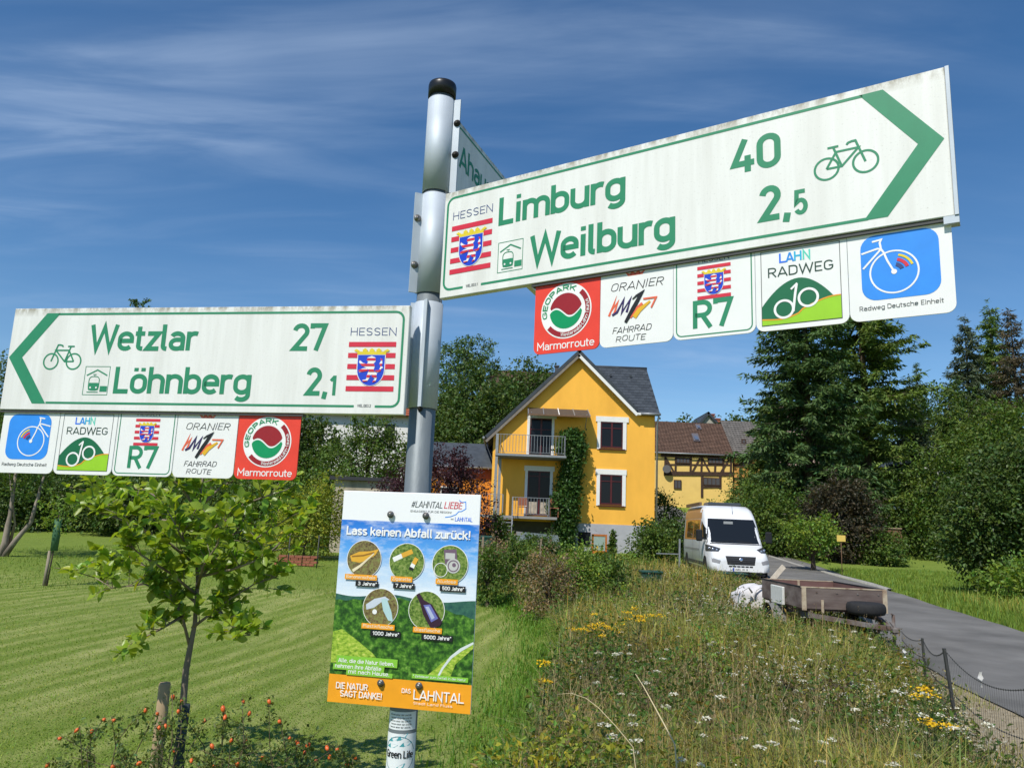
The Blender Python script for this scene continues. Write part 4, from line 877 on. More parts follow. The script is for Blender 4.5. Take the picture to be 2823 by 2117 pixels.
for k, (px, Y, h, mm, lab) in enumerate(((-20, 37, 2.6, 'dark', 'dark hedge bush at the left edge'), (170, 38, 2.4, 'dark', 'dark hedge bush behind the staked sapling'), (330, 36, 2.2, 'dark', 'dark hedge bush left of the apple tree'), (480, 38, 2.6, 'dark', 'dark hedge bush behind the apple tree'), (640, 36, 2.4, 'dark', 'dark hedge bush right of the apple tree trunk'), (770, 34, 2.2, 'mid', 'green hedge bush below the red plaque'), (880, 36, 3.0, 'mid', 'green hedge bush left of the garage'))):
    g = G(80 + k); b = gpx(px, Y); lb = [(g.normal(0, .4), g.normal(0, .3), h * .45, 1.9, 1.3, h * .5), (g.normal(-.9, .3), 0, h * .6, 1.2, 1, h * .42), (g.normal(.9, .3), 0, h * .7, 1.2, 1, h * .4)]; tree('hedge_bush', lab, 'bush', b, lb, 7500, .16, LM[mm], g, 1., .06, HGp, spread=.28)
# fruit tree with dark trunk left of the post, purple plum bush, shrubs by the garden
g = G(90); b = gpx(1000, 40); hh = top(1000, 1180, 40); tree('fruit_tree', 'old fruit tree with forked trunk between the left sign and the garage', 'tree', b, [(0, 0, hh * .72, 1.9, 1.6, 1.1), (-1.3, 0, hh * .66, 1.2, 1.1, .9), (1.3, 0, hh * .7, 1.2, 1.1, .9), (.2, 0, hh * .95, 1.1, 1, .7)], 9000, .15, LM['mid'], g, hh * .75, .17, spread=.28, nl=12)
g = G(91); b = gpx(1180, 29.5); hh = top(1180, 1245, 29.5); lb = [(0, 0, hh * .6, 1.3, 1.1, hh * .36), (-1.0, 0, hh * .5, 1.0, .9, hh * .3), (1.1, 0, hh * .58, 1.0, .9, hh * .33), (1.6, .1, hh * .4, .8, .7, hh * .3), (-.3, -.3, hh * .25, 1.4, 1, hh * .25), (.5, 0, hh * .8, .9, .8, hh * .2)]
tree('purple_plum', 'dark purple-leaved plum bush behind the post above the poster', 'bush', b, lb, 15000, .11, LM['purple'], g, hh * .6, .08, spread=.2, nl=14, hue=.03)
b = gpx(842, 27); g = G(92); tree('garden_shrub', 'yellow-green shrub between the apple tree and the poster', 'bush', b, [(0, 0, 1.0, .9, .8, .9), (.5, 0, 1.5, .7, .7, .8), (-.6, 0, .8, .7, .7, .7), (.2, -.1, 2.0, .5, .5, .5)], 7000, .10, LM['yellow'], g, 1.2, .05, spread=.2)
SHG = 'overgrown shrubs in the garden below the yellow house'
for k, (px, Y, h, w, mm, lab, sz) in enumerate((
    (1365, 31, 1.5, .4, 'mid', 'loose shrub right beside the poster at the foot of the stair', .10), (1430, 27, .6, .6, 'mid', 'rounded green shrub under the lower balcony', .10), (1490, 29, .9, .5, 'dark', 'dark bush at the foot of the climbing plant', .10),
    (1518, 14.2, 1.22, .34, 'dry', 'brown half-withered shrub between lawn and meadow', .05), (1600, 15.2, 1.32, .34, 'light', 'bright green shrub right of the brown withered one', .06), (1650, 17, 1.05, .42, 'mid', 'green shrub behind the bright green one, at the meadow edge', .07), (1352, 16.5, 1.15, .26, 'mid', 'tall leafy weeds hugging the right edge of the poster', .06), (1430, 19, .95, .40, 'mid', 'rounded green bush between the poster and the brown withered shrub', .07), (1655, 22, .4, .6, 'mid', 'low green shrub in front of the plinth handrail', .08),
    (1385, 22, .85, .6, 'dry', 'dry grassy shrub right of the poster edge', .07), (1690, 31, 1.3, .12, 'mid', 'slender sapling shrub against the grey plinth', .10), (1800, 29, 1.5, .55, 'mid', 'dense elder bush between house and van', .11), (1850, 33, 1.7, 1.0, 'dark', 'dark bush at the house corner by the lane', .12), (1735, 27, .3, .8, 'light', 'low leafy shrub left of the green bin', .09), (1430, 25, .7, .7, 'light', 'small green garden plant by the yellow ball', .08), (1630, 19, .45, .8, 'mid', 'low green tangle at the near end of the garden', .07))):
    g = G(100 + k); b = gpx(px, Y); lb = [(0, 0, h * .45, w, w * .8, h * .45), (-.4 * w, 0, h * .6, w * .7, w * .6, h * .38), (.4 * w, 0, h * .55, w * .7, w * .6, h * .35), (.1 * w, 0, h * .8, w * .5, w * .5, h * .25)]
    tree('garden_shrub', lab, 'bush', b, lb, int((4500 if Y > 25 else 5200) * min(1, w / .5)), sz, LM[mm], g, h * .6, .04, SHG, spread=min(.17, w * .36), per=8, nl=14)
g = G(120); b = gpx(1825, 47); tree('garden_bush', 'green bush by the lane fence beyond the yellow house', 'bush', b, [(0, 0, 1.2, .8, .9, 1.4), (.6, 0, .9, .8, .8, .9)], 4000, .14, LM['mid'], g, 1., .05, spread=.25)
# climbing plant on the facade
g = G(130); cl = empty('climbing_plant', gp(c6(680, 1400)[0], HY - .5), 'green climbing plant growing up the front of the yellow house', 'climber')
lbs = []
for (x, y, rx, rz) in ((700, 680, .72, .55), (695, 750, .74, .6), (700, 850, .6, .6), (690, 940, .64, .6), (680, 1040, .66, .62), (672, 1130, .64, .6), (660, 1220, .62, .6), (655, 1300, .58, .6), (650, 1390, .55, .6), (640, 720, .35, .3), (755, 740, .32, .4), (620, 1120, .5, .45), (590, 1150, .45, .35)):
    q = c6(x, y); lbs.append((q[0] - cl.location.x, .15, q[1] - cl.location.z, rx * .52, .40, rz * .8))
v, f, ti = crown(g, lbs, 26000, .15, .15, 9, hollow=.5, hue=.08, tw=40); link('foliage', np_mesh('foliage', v, [f], ti), LM['ivy'], cl)
MB().tube([(-.1, .3, -.2), (0, .28, 2), (.1, .25, 4), (.15, .28, 5.2)], [.09, .07, .05, .03], 7).tube([(.15, .3, -.2), (.2, .28, 2), (.0, .25, 4)], [.05, .05, .03], 6).build('stem', BARK, cl)
# pale-trunked tree at the left edge
g = G(140); b = gpx(15, 23.5); bt = empty('pale_trunked_tree', b, 'leaning tree with pale forked trunks at the left edge', 'tree')
tp = [P(28, 1420, 23.5) - b, P(85, 1440, 23.5) - b, P(55, 1300, 23.5) - b]
MB().tube([(-.1, 0, -.2), (.02, 0, .4), tuple(tp[0] * .6 + Vector((0, 0, .2))), tuple(tp[0]), tuple(P(60, 1180, 23.5) - b)], [.12, .1, .08, .06, .03], 8).tube([(.0, 0, -.1), tuple(tp[1] * .45), tuple(tp[1]), tuple(P(130, 1280, 23.5) - b)], [.1, .08, .06, .03], 8).tube([(.05, .1, -.1), (.15, .1, .9), tuple(P(42, 1450, 23.5) - b), tuple(P(20, 1250, 23.5) - b)], [.05, .04, .03, .02], 6).build('trunk', BARKP, bt)
v, f, ti = crown(g, [(.2, 0, 2.9, 1.0, .9, .8), (-.6, 0, 3.3, 1, .9, .8), (1.0, 0, 3.5, .9, .9, .7), (.4, 0, 4.3, 1.2, 1, .9)], 5500, .09, .2, 9); link('crown', np_mesh('crown', v, [f], ti), LM['mid'], bt)
# staked sapling with its green guard
g = G(150); b = gpx(148, 17.2); sp = empty('sapling', b, 'thin young sapling in a green mesh guard tied to a stake', 'tree')
MB().tube([(0, 0, -.05), (.03, 0, .6), (.05, 0, 1.6)], [.02, .016, .006], 6).build('trunk', BARK, sp); MB().tube([(-.07, .02, -.1), (-.05, .02, .75)], [.035, .033], 8).build('stake', mat('grey_stake', (.27, .23, .17), .9, var=.25, scale=9, stretch=(1, 1, .2)), sp)
MB().lathe((.05, 0, .75), (0, 0, 1), [(0, .075), (.35, .08), (.7, .078)], 10).build('guard', mat('guard_net', (.05, .13, .06), .7), sp)
v, f, ti = crown(g, [(.03, 0, 1.75, .3, .3, .28), (.1, 0, 1.35, .22, .22, .25)], 500, .06, .08, 6); link('crown', np_mesh('crown', v, [f], ti), LM['light'], sp)
# ------------------------------------------------------------------ the young apple tree
g = G(160); AB = gp(P(492, 2117, 5.0).x, 5.0); ap = empty('apple_tree', AB, 'young apple tree with bright green leaves tied to a round stake on the lawn', 'tree')
def aw(px, py, dy=0.): return P(px, py, 5.0 + dy) - AB
A = [aw(478, 2150), aw(500, 2000), aw(512, 1850), aw(525, 1780), aw(537, 1720), aw(545, 1600), aw(540, 1480), aw(552, 1380), aw(560, 1300)]
A[0] = Vector((A[0].x, A[0].y, -.1))
bm_ = MB(); bm_.tube(A, [.024, .022, .020, .017, .014, .012, .010, .007, .004], 9)
br = [[(524, 1785), (500, 1690, -.05), (470, 1640, -.12), (400, 1610, -.2), (310, 1620, -.25), (262, 1592, -.25)], [(500, 1700, -.05), (440, 1735, -.2), (370, 1770, -.3)],
      [(530, 1730), (570, 1700, -.05), (620, 1660, -.1), (700, 1610, -.15), (760, 1590, -.15)], [(600, 1680, -.1), (650, 1735, -.2), (690, 1750, -.25)], [(540, 1660), (480, 1610, .1), (400, 1560, .2), (330, 1540, .25), (255, 1560, .25)],
      [(545, 1600), (600, 1540, .1), (680, 1500, .2), (760, 1450, .3), (840, 1400, .3)], [(543, 1560), (470, 1500, -.15), (380, 1450, -.3), (300, 1420, -.35), (240, 1400, -.35)], [(542, 1500), (620, 1430, -.2), (700, 1380, -.3), (790, 1350, -.35)],
      [(540, 1480), (480, 1400, .15), (400, 1350, .3), (290, 1335, .35)], [(550, 1400), (610, 1340, .1), (680, 1310, .15)], [(548, 1420), (500, 1340, -.1), (440, 1300, -.2)], [(545, 1620), (560, 1560, -.25), (600, 1500, -.4), (610, 1440, -.45)], [(540, 1540), (500, 1480, -.3), (470, 1420, -.45)], [(545, 1590), (640, 1570, -.2), (720, 1540, -.35), (770, 1500, -.4)], [(543, 1640), (470, 1580, -.25), (390, 1530, -.4), (340, 1490, -.45)], [(543, 1520), (650, 1470, .3), (740, 1440, .4)], [(545, 1450), (430, 1430, .35), (340, 1390, .45), (260, 1360, .45)]]
tw_pts = []
for q in br:
    pts = [aw(*p) for p in q]; n = len(pts); bm_.tube(pts, [max(.0028, .010 * (1 - i / n)) for i in range(n)], 6)
    for i in range(n - 1):
        for t in np.linspace(0, 1, 5)[:-1]:
            if i == 0 and t < .5: continue
            tw_pts.append((pts[i].lerp(pts[i + 1], t), (pts[i + 1] - pts[i]).normalized()))
    tw_pts.append((pts[-1], (pts[-1] - pts[-2]).normalized()))
for i in range(5, 8):
    for t in (.2, .6): tw_pts.append((A[i].lerp(A[i + 1], t), Vector((0, 0, 1))))
LV = []
for p, d in tw_pts:
    ns_ = 1 + int(g.random() < .55)
    for _ in range(ns_):
        e = p + d * g.uniform(.0, .07) + Vector((g.normal(0, .075), g.normal(0, .08), g.normal(.05, .055))); bm_.tube([p, p.lerp(e, .6) + Vector((0, 0, .01)), e], [.003, .0022, .0015], 4)
        for _k in range(int(g.integers(8, 13))):
            c = p.lerp(e, g.uniform(.35, 1.1)); dd = (Vector((g.normal(0, 1), g.normal(0, 1), g.normal(.2, .7))) + (e - p).normalized() * .6).normalized()
            LV.append((c, dd, g.uniform(.048, .086)))
bm_.build('trunk', mat('apple_bark', (.27, .215, .16), .85, col2=(.13, .10, .08), scale=9, thr=(.4, .7), stretch=(1, 1, .3), bump=.4), ap)
def apple_leaf(seed):
    gg_ = random.Random(seed); prof = ((0, .0), (.08, .10), (.3, .26), (.55, .29), (.8, .17), (1, 0)); cur = gg_.uniform(-.3, .15); v = []; f = []
    for t, w in prof:
        z = cur * (t - .2) ** 2 * .6; v += [(t, -w, z + w * .35), (t, 0, z), (t, w, z + w * .35)]
    for i in range(len(prof) - 1):
        a = 3 * i; f += [(a, a + 1, a + 4, a + 3), (a + 1, a + 2, a + 5, a + 4)]
    return np.array(v), np.array(f)
ALV = [apple_leaf(i) for i in range(4)]
def leaf_matrix(c, d, s, gg_):
    d = d.normalized(); n = Vector((gg_.normal(0, .75) - .2, gg_.normal(0, .75) - .45, .9)); sd = n.cross(d).normalized(); n = d.cross(sd)
    return Matrix(((d.x * s, sd.x * s, n.x * s, c.x), (d.y * s, sd.y * s, n.y * s, c.y), (d.z * s, sd.z * s, n.z * s, c.z), (0, 0, 0, 1)))
order = sorted(range(len(LV)), key=lambda i: (LV[i][0].y - LV[i][2] * 3))
lmesh = []
for k in range(8):
    v, f = ALV[k % 4]; lmesh.append(np_mesh('leaf', v, [f], np.repeat(tints(1, g, .75, 1.3, .12), len(v), 0), True)); lmesh[-1].materials.append(LM['apple'])
rest = []
for n, i in enumerate(order):
    c, d, s = LV[i]; mx_ = leaf_matrix(c, d, s, g)
    if n < 300:
        o = link('leaf', lmesh[n % 8], None, ap); o.matrix_local = mx_
    else:
        v, f = ALV[n % 4]; vv = v @ np.array(mx_.to_3x3()).T + np.array(mx_.translation); rest.append((vv, f, np.repeat(tints(1, g, .7, 1.35, .12), len(v), 0)))
v, f, ti = join_np(rest); tag(link('crown', np_mesh('crown', v, f, ti, True), LM['apple'], ap), kind='stuff')
MB().tube([tuple(aw(490, 2200)), tuple(aw(495, 2060)), tuple(aw(512, 1940))], [.03, .031, .028], 10).build('trunk_guard', mat('dark_tree_wrap', (.035, .05, .055), .8, var=.4, scale=20), ap)
stk = MB(); s0, s1 = P(425, 2160, 4.85), P(455, 1880, 4.85); stk.tube([(s0.x, s0.y, -.2), tuple(s0.lerp(s1, .5)), tuple(s1 - Vector((0, 0, .01))), tuple(s1)], [.036, .035, .034, .028], 14)
tag(stk.build('tree_stake', mat('stake_wood', (.40, .29, .17), .85, var=.25, scale=6, stretch=(1, 1, .15), bump=.5)), 'round wooden stake beside the young apple tree', 'stake')
# tie between stake and trunk
# ------------------------------------------------------------------ camper van
from mathutils.bvhtree import BVHTree
VW = mat('van_white', (.74, .75, .76), .28, spec=.5, var=.02, scale=3, coat=.4)
BLK = mat('black_plastic', (.012, .012, .013), .5)
RUB = mat('rubber', (.018, .018, .019), .85, var=.2, scale=20)
CHR = mat('chrome', (.6, .6, .62), .2, .9)
WIND = mat('windscreen', (.012, .015, .019), .06, spec=.35)
van = empty('camper_van', (0, 0, 0), 'white high-roofed camper van parked beside the lane by the house', 'van')
py = [-.02, 0, .05, .12, .3, .55, .78, .9, 1.1, 1.3, 1.5, 1.62, 1.8, 2.05, 2.4, 3.5, 5.6, 5.88, 5.98]
pz = [.62, .72, .82, .88, .98, 1.09, 1.18, 1.27, 1.50, 1.73, 1.95, 2.08, 2.24, 2.40, 2.50, 2.53, 2.53, 2.48, 2.3]
pw_ = [.74, .82, .90, .96, 1.0, 1.015, 1.02, 1.02, 1.02, 1.02, 1.02, 1.02, 1.02, 1.02, 1.02, 1.02, 1.02, 1.01, .97]
fz_ = [0, .05, .38, .47, .62, .78, .91, .97, 1.0, 1.005]; fx_ = [.93, 1, 1, .99, .965, .93, .885, .82, .70, .35]
vb_ = MB(); rr = []
for y, z, w in zip(py, pz, pw_):
    z0 = .27; half = [(w * a, z0 + (z - z0) * b) for a, b in zip(fx_, fz_)]
    rr.append([(x, y, zz) for x, zz in half] + [(-x, y, zz) for x, zz in reversed(half)])
vb_.rings(rr, True, True)
vbody = vb_.build('body', VW, van)
bvh = BVHTree.FromPolygons(vb_.v, vb_.f)
def fhit(x, z, off=.006):
    h = bvh.ray_cast(Vector((x, -3, z)), Vector((0, 1, 0))); return (h[0] + h[1].normalized() * off * (1 if h[1].y < 0 else -1)) if h[0] else Vector((x, 0, z))
def shit(y, z, off=.006):
    h = bvh.ray_cast(Vector((-3, y, z)), Vector((1, 0, 0))); return (h[0] + h[1].normalized() * off * (1 if h[1].x < 0 else -1)) if h[0] else Vector((-1, y, z))
def decal(name, quad, m, parent, hit=fhit, n=8, k=4, off=.006):
    a, b, c, d = [Vector(q) for q in quad]; mb = MB(); g_ = []
    for j in range(k + 1):
        for i in range(n + 1):
            t = a.lerp(b, i / n); u = d.lerp(c, i / n); q = t.lerp(u, j / k); g_.append(hit(q.x, q.y, off))
    mb.add(g_, [(j * (n + 1) + i, j * (n + 1) + i + 1, (j + 1) * (n + 1) + i + 1, (j + 1) * (n + 1) + i) for j in range(k) for i in range(n)], True)
    return mb.build(name, m, parent)
decal('windscreen', ((-.80, 2.02), (.80, 2.02), (.93, 1.19), (-.93, 1.19)), WIND, van, n=14, k=8)
decal('bonnet_gap', ((-.86, 1.175), (.86, 1.175), (.86, 1.15), (-.86, 1.15)), BLK, van, n=14, k=1, off=.008)
gr = decal('grille', ((-.50, .775), (.50, .775), (.44, .50), (-.44, .50)), BLK, van, n=10, k=4)
for z_ in (.72, .66, .60, .55): decal('grille_bar', ((-.46, z_), (.46, z_), (.455, z_ - .014), (-.455, z_ - .014)), mat('grille_grey', (.06, .06, .065), .4) if 'grille_grey' not in MATS else MATS['grille_grey'], gr, n=10, k=1, off=.016)
b_ = fhit(0, .67, .02); MB().lathe((b_.x, b_.y, b_.z), (0, -1, .2), [(-.01, .065), (.012, .062), (.016, .04)], 18).build('badge', CHR, gr)
for s_ in (-1, 1):
    hl = decal('headlight', ((s_ * .60, 1.0), (s_ * .97, 1.12), (s_ * .985, .90), (s_ * .70, .90)), mat('lamp_housing', (.05, .052, .055), .15, spec=.8) if 'lamp_housing' not in MATS else MATS['lamp_housing'], van, n=6, k=4, off=.012)
    for x_, z_, r_ in ((.74, .95, .035), (.84, .975, .04), (.92, 1.0, .03)):
        p_ = fhit(s_ * x_, z_, .018); MB().lathe(p_, (s_ * .3, -1, .3), [(-.01, r_), (.004, r_ * .95), (.008, r_ * .4)], 12).build('reflector', mat('lamp_reflector', (.7, .72, .74), .12, .8) if 'lamp_reflector' not in MATS else MATS['lamp_reflector'], hl)
    decal('fog_recess', ((s_ * .66, .62), (s_ * .93, .70), (s_ * .93, .56), (s_ * .70, .52)), mat('recess_grey', (.25, .25, .26), .5) if 'recess_grey' not in MATS else MATS['recess_grey'], van, n=4, k=3, off=.007)
for k in range(6):
    x_ = -.40 + k * .135; decal('intake_slot', ((x_, .47), (x_ + .11, .47), (x_ + .11, .425), (x_, .425)), BLK, van, n=2, k=1, off=.008)
pl = decal('number_plate', ((-.27, .40), (.27, .40), (.27, .29), (-.27, .29)), mat('plate_white', (.75, .75, .72), .4), van, n=2, k=1, off=.014)
decal('plate_band', ((-.27, .40), (-.225, .40), (-.225, .29), (-.27, .29)), mat('plate_blue', (.01, .05, .35), .4), pl, n=1, k=1, off=.017)
pt = Print(); pt.text('WEL PI 9', -.20, .312, .066, .16, fit=.42); ptm = MB()
ptm.v = [tuple(fhit(v[0], v[1], .0165 + v[2])) for v in pt.v]; ptm.f = pt.f; ptm.sm = [False] * len(pt.f); ptm.build('plate_lettering', BLK, pl)
decal('bumper', ((-.86, .285), (.86, .285), (.84, .274), (-.84, .274)), BLK, van, n=10, k=1, off=.01)
bp_ = MB(); bp_.box((-.80, .04, .16), (.80, .5, .27)); bp_.box((-.9, .9, .2), (.9, 5.7, .268)); bp_.build('underbody', BLK, van)
# inside the windscreen: mirror and sticker
p_ = fhit(-.12, 1.86, .01); MB().box((p_.x - .16, p_.y - .012, p_.z - .07), (p_.x + .16, p_.y - .002, p_.z + .07)).build('sticker', mat('sticker_grey', (.30, .31, .31), .5), van)
for s_ in (-1, 1): p0, p1 = fhit(s_ * .55, 1.21, .012), fhit(s_ * .05, 1.27, .012); MB().bar(p0, p1, .02).build('wiper', BLK, van)
p0 = fhit(.1, 2.2, .02); MB().tube([p0, p0 + Vector((0, .05, .3))], [.008, .004], 6).build('aerial', BLK, van)
# side facing the house (image left, van's own right): windows, tan band, cladding, doors
OR_ = mat('painted_reflection', (.16, .065, .02), .1, spec=.6, coat=.4)  # side panes carry an orange reflection as their base colour
decal('side_window', ((1.25, 1.62), (1.95, 1.95), (1.95, 1.30), (1.05, 1.28)), WIND, van, shit, 5, 4)
decal('side_window', ((2.25, 1.95), (3.4, 1.95), (3.4, 1.32), (2.25, 1.32)), OR_, van, shit, 5, 4); decal('side_window', ((3.6, 1.95), (5.0, 1.95), (5.0, 1.32), (3.6, 1.32)), OR_, van, shit, 5, 4)
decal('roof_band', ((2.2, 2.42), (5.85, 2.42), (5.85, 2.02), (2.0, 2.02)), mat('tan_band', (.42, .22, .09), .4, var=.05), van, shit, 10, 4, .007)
decal('reflection_band', ((2.1, 2.0), (5.9, 2.0), (5.9, 1.25), (2.1, 1.25)), mat('orange_band', (.55, .24, .06), .4, var=.05), van, shit, 10, 5, .003)  # orange reflection on the van's side, painted as a flat band
decal('side_cladding', ((.95, .52), (5.9, .52), (5.9, .30), (.95, .30)), mat('grey_cladding', (.08, .08, .085), .6), van, shit, 12, 2)
for y_ in (1.0, 2.05, 3.5): decal('door_gap', ((y_, 1.9 if y_ > 1.5 else 1.25), (y_ + .018, 1.9 if y_ > 1.5 else 1.25), (y_ + .018, .45), (y_, .45)), BLK, van, shit, 1, 8, .008)
decal('side_stripe', ((2.1, .95), (5.9, .95), (5.9, .88), (2.1, .88)), mat('stripe_grey', (.3, .3, .3), .5), van, shit, 8, 1)
for s_ in (-1, 1):
    mi = MB(); mi.box((s_ * 1.08, .98, 1.22), (s_ * 1.30, 1.1, 1.62), .04); mi.bar((s_ * .98, 1.1, 1.3), (s_ * 1.12, 1.06, 1.34), .06); mi.build('wing_mirror', BLK, van)
    for y_ in (.95, 4.98):
        wh_ = MB(); prof = [(-.11, .20), (-.115, .27), (-.11, .315), (-.08, .34), (.08, .34), (.11, .315), (.115, .27), (.11, .20)]
        wh_.lathe((s_ * .92, y_, .34), (1, 0, 0), prof, 24); wl = wh_.build('wheel', RUB, van)
        MB().lathe((s_ * 1.025, y_, .34), (s_, 0, 0), [(-.06, .20), (-.01, .205), (-.015, .18), (-.04, .12), (-.02, .05), (-.01, .03)], 20).build('rim', mat('rim_grey', (.35, .35, .36), .4, .6) if 'rim_grey' not in MATS else MATS['rim_grey'], wl)
        arc_ = MB(); pr = []
        for i in range(13):
            a = math.pi * i / 12; pr.append((.40 * math.cos(a), .40 * math.sin(a)))
        arc_.prism([(s_ * 1.012, y_ + p[0], .34 + p[1]) for p in pr], (s_ * .012, 0, 0)); arc_.build('wheel_arch', BLK, van)
rr_ = MB(); rr_.box((-.6, 2.6, 2.53), (.6, 3.6, 2.64), .04); rr_.build('roof_light', mat('roof_hatch', (.05, .06, .07), .3), van)
MB().box((-.95, 2.4, 2.5), (-.86, 5.6, 2.62)).build('awning_case', mat('brown_case', (.16, .10, .06), .6), van)
MB().box((-.5, 4.0, 2.53), (.7, 5.5, 2.57)).build('solar_panel', mat('solar_blue', (.01, .012, .03), .15, spec=.6), van)
vf = P(2043, 1580, 26.0); van.rotation_euler = (0, 0, R(-4.5)); van.location = gp(vf.x, 26.0, .012)

# ------------------------------------------------------------------ trailer
TB = mat('trailer_board', (.10, .070, .062), .85, col2=(.24, .20, .175), scale=3, thr=(.4, .8), stretch=(.4, 1, 2), bump=.3)
TBI = mat('trailer_board_inside', (.15, .080, .068), .8, var=.2, scale=3)
PALE = mat('worn_pale_paint', (.46, .38, .27), .8, col2=(.22, .13, .08), scale=9, thr=(.45, .75))
RST = mat('rusty_steel', (.10, .065, .05), .85, col2=(.20, .19, .18), scale=6, thr=(.4, .7))
tl = empty('box_trailer', (0, 0, 0), 'old open trailer with brown wooden side boards standing beside the lane', 'trailer')
tg = gp(5.6, 12.8).z; tl.location = (P(2327, 1640, 12.8).x, 12.8, tg); TWd = .69
zt0, zt1 = .63, .965
def board(n, a, b, m=TB, parent=tl): return MB().box(a, b, .008).build(n, m, parent)
board('front_board', (-TWd + .02, 0, zt0), (TWd - .02, .03, zt1)); board('tail_board', (-TWd + .02, 1.98, zt0 + .02), (TWd - .02, 2.01, zt1), TBI)
board('side_board', (-TWd, .032, zt0), (-TWd + .03, 1.978, zt1)); board('side_board', (TWd - .03, .032, zt0), (TWd, 1.978, zt1), TBI)
board('floor_board', (-TWd + .031, .031, zt0 - .03), (TWd - .031, 1.979, zt0), TBI)
MB().box((-TWd - .006, -.006, zt1), (TWd + .006, .036, zt1 + .018)).build('top_rail', PALE, tl); MB().box((-TWd - .004, .037, zt1), (-TWd + .034, 2.015, zt1 + .016)).build('top_rail', RUB, tl); MB().box((TWd - .034, .037, zt1), (TWd + .004, 2.015, zt1 + .016)).build('top_rail', RUB, tl); MB().box((-TWd + .035, 1.975, zt1 + .001), (TWd - .035, 2.014, zt1 + .015)).build('top_rail', PALE, tl)
for x_ in (-TWd + .03, TWd - .03): MB().box((x_ - .035, -.02, zt0 - .02), (x_ + .035, -.001, zt1 - .002)).build('corner_post', PALE, tl)
for x_ in (-.45, -.12, .22, .56): MB().lathe((x_, -.001, zt1 - .07), (0, -1, 0), [(0, .016), (.008, .014)], 8).build('bolt', RST, tl)
for x_ in (-.36, .36): MB().box((x_ - .022, -.022, zt0 - .06), (x_ + .022, -.002, zt0 + .15), .006).build('latch', PALE, tl)
MB().box((-.02, 1.95, zt0 + .02), (.02, 1.974, zt1)).build('tail_post', PALE, tl)
ch = MB(); ch.bar((-.55, 1.9, zt0 - .09), (-.55, .0, zt0 - .09), .06, .1); ch.bar((.55, 1.9, zt0 - .09), (.55, .0, zt0 - .09), .06, .1); ch.bar((-.55, .02, zt0 - .10), (.34, -.68, .45), .06, .07); ch.bar((.55, .02, zt0 - .101), (.38, -.68, .451), .06, .07); ch.bar((-.64, 1.2, .38), (.64, 1.2, .38), .07); ch.build('chassis', RST, tl)
for s_ in (-1, 1):
    wl = MB().lathe((s_ * .74, 1.2, .27), (1, 0, 0), [(-.07, .16), (-.08, .22), (-.06, .27), (.06, .27), (.08, .22), (.07, .16)], 20).build('wheel', RUB, tl); MB().lathe((s_ * .79, 1.2, .27), (s_, 0, 0), [(-.02, .16), (.0, .15), (-.02, .06), (.01, .03)], 16).build('rim', PALE, wl)
    mg = MB(); pr = [[(s_ * .64, 1.2 + .34 * math.cos(a), .27 + .34 * math.sin(a)), (s_ * .86, 1.2 + .34 * math.cos(a), .27 + .34 * math.sin(a))] for a in np.linspace(.15, 2.99, 12)]; mg.rings(pr, False, True, False); mg.build('mudguard', mat('dull_grey_tin', (.2, .2, .19), .6, .3) if 'dull_grey_tin' not in MATS else MATS['dull_grey_tin'], tl)
MB().box((-TWd - .05, .75, zt0 - .02), (-TWd - .006, 1.35, zt1 - .05), .01).build('plastic_panel', mat('white_plastic', (.62, .62, .58), .7, var=.15, scale=12, stretch=(1, 4, 1)), tl)  # white plastic panel on the trailer's left side
sw = MB(); sw.lathe((.20, -.32, zt0 + .07), (0, 0, 1), [(-.085, .16), (-.095, .22), (-.08, .27), (-.04, .29), (.0, .293), (.04, .29), (.08, .27), (.095, .22), (.085, .16)], 28); sw.build('spare_tyre', RUB, tl)
hd = MB(); hd.tube([(.36, -.60, .45), (.37, -.82, .44)], .026, 10); hd.box((.32, -.94, .40), (.42, -.80, .49), .02); hd.bar((.37, -.88, .48), (.37, -.74, .55), .025); hd.build('coupling', RST, tl)
jk = MB(); jk.tube([(.46, -.66, zt0 + .02), (.46, -.66, .14)], .024, 10); jk.tube([(.46, -.66, zt0 + .02), (.40, -.71, zt0 + .04)], .01, 6); jk = jk.build('jockey_leg', RST, tl)
MB().lathe((.40, -.66, .10), (1, 0, 0), [(-.03, .05), (-.03, .095), (.03, .095), (.03, .05)], 18).build('jockey_wheel', RUB, jk); MB().lathe((.40, -.66, .10), (1, 0, 0), [(-.036, .055), (.036, .055)], 14).build('hub', PALE, jk)
MB().bar((.30, -.55, .45), (.18, -.50, .02), .035).build('prop', RST, tl)
# loose plank and the white bag behind the trailer
pk = P(2128, 1580, 14.9); q_ = MB().bar((pk.x - .16, 14.86, pk.z - .28), (pk.x + .24, 14.92, pk.z + .14), .09, .03, up=(0, 1, 0)).build('plank', mat('pale_plank', (.55, .48, .38), .8, var=.2, scale=9)); tag(q_, 'pale weathered plank sticking up over the rear of the trailer', 'plank')
def lump(c, r, seed, amp=.25, nu=26, nv=16):
    from mathutils import noise
    rr = []
    for i in range(nv + 1):
        t = math.pi * i / nv; row = []
        for j in range(nu):
            a = 2 * math.pi * j / nu; d = Vector((math.sin(t) * math.cos(a), math.sin(t) * math.sin(a), math.cos(t)))
            k = 1 + amp * noise.noise(d * 2.2 + Vector((seed, 0, 0))) + amp * .5 * abs(noise.noise(d * 6 + Vector((0, seed, 0))))
            e = [math.copysign(abs(v) ** .75, v) for v in d]; row.append((c[0] + e[0] * r[0] * k, c[1] + e[1] * r[1] * k, c[2] + e[2] * r[2] * k))
        rr.append(row)
    return rr
p_ = P(2080, 1625, 15.6); bag = MB(); bag.rings(lump((p_.x, 15.6, gp(p_.x, 15.6).z + .32), (.42, .40, .36), 3.3), False, True)
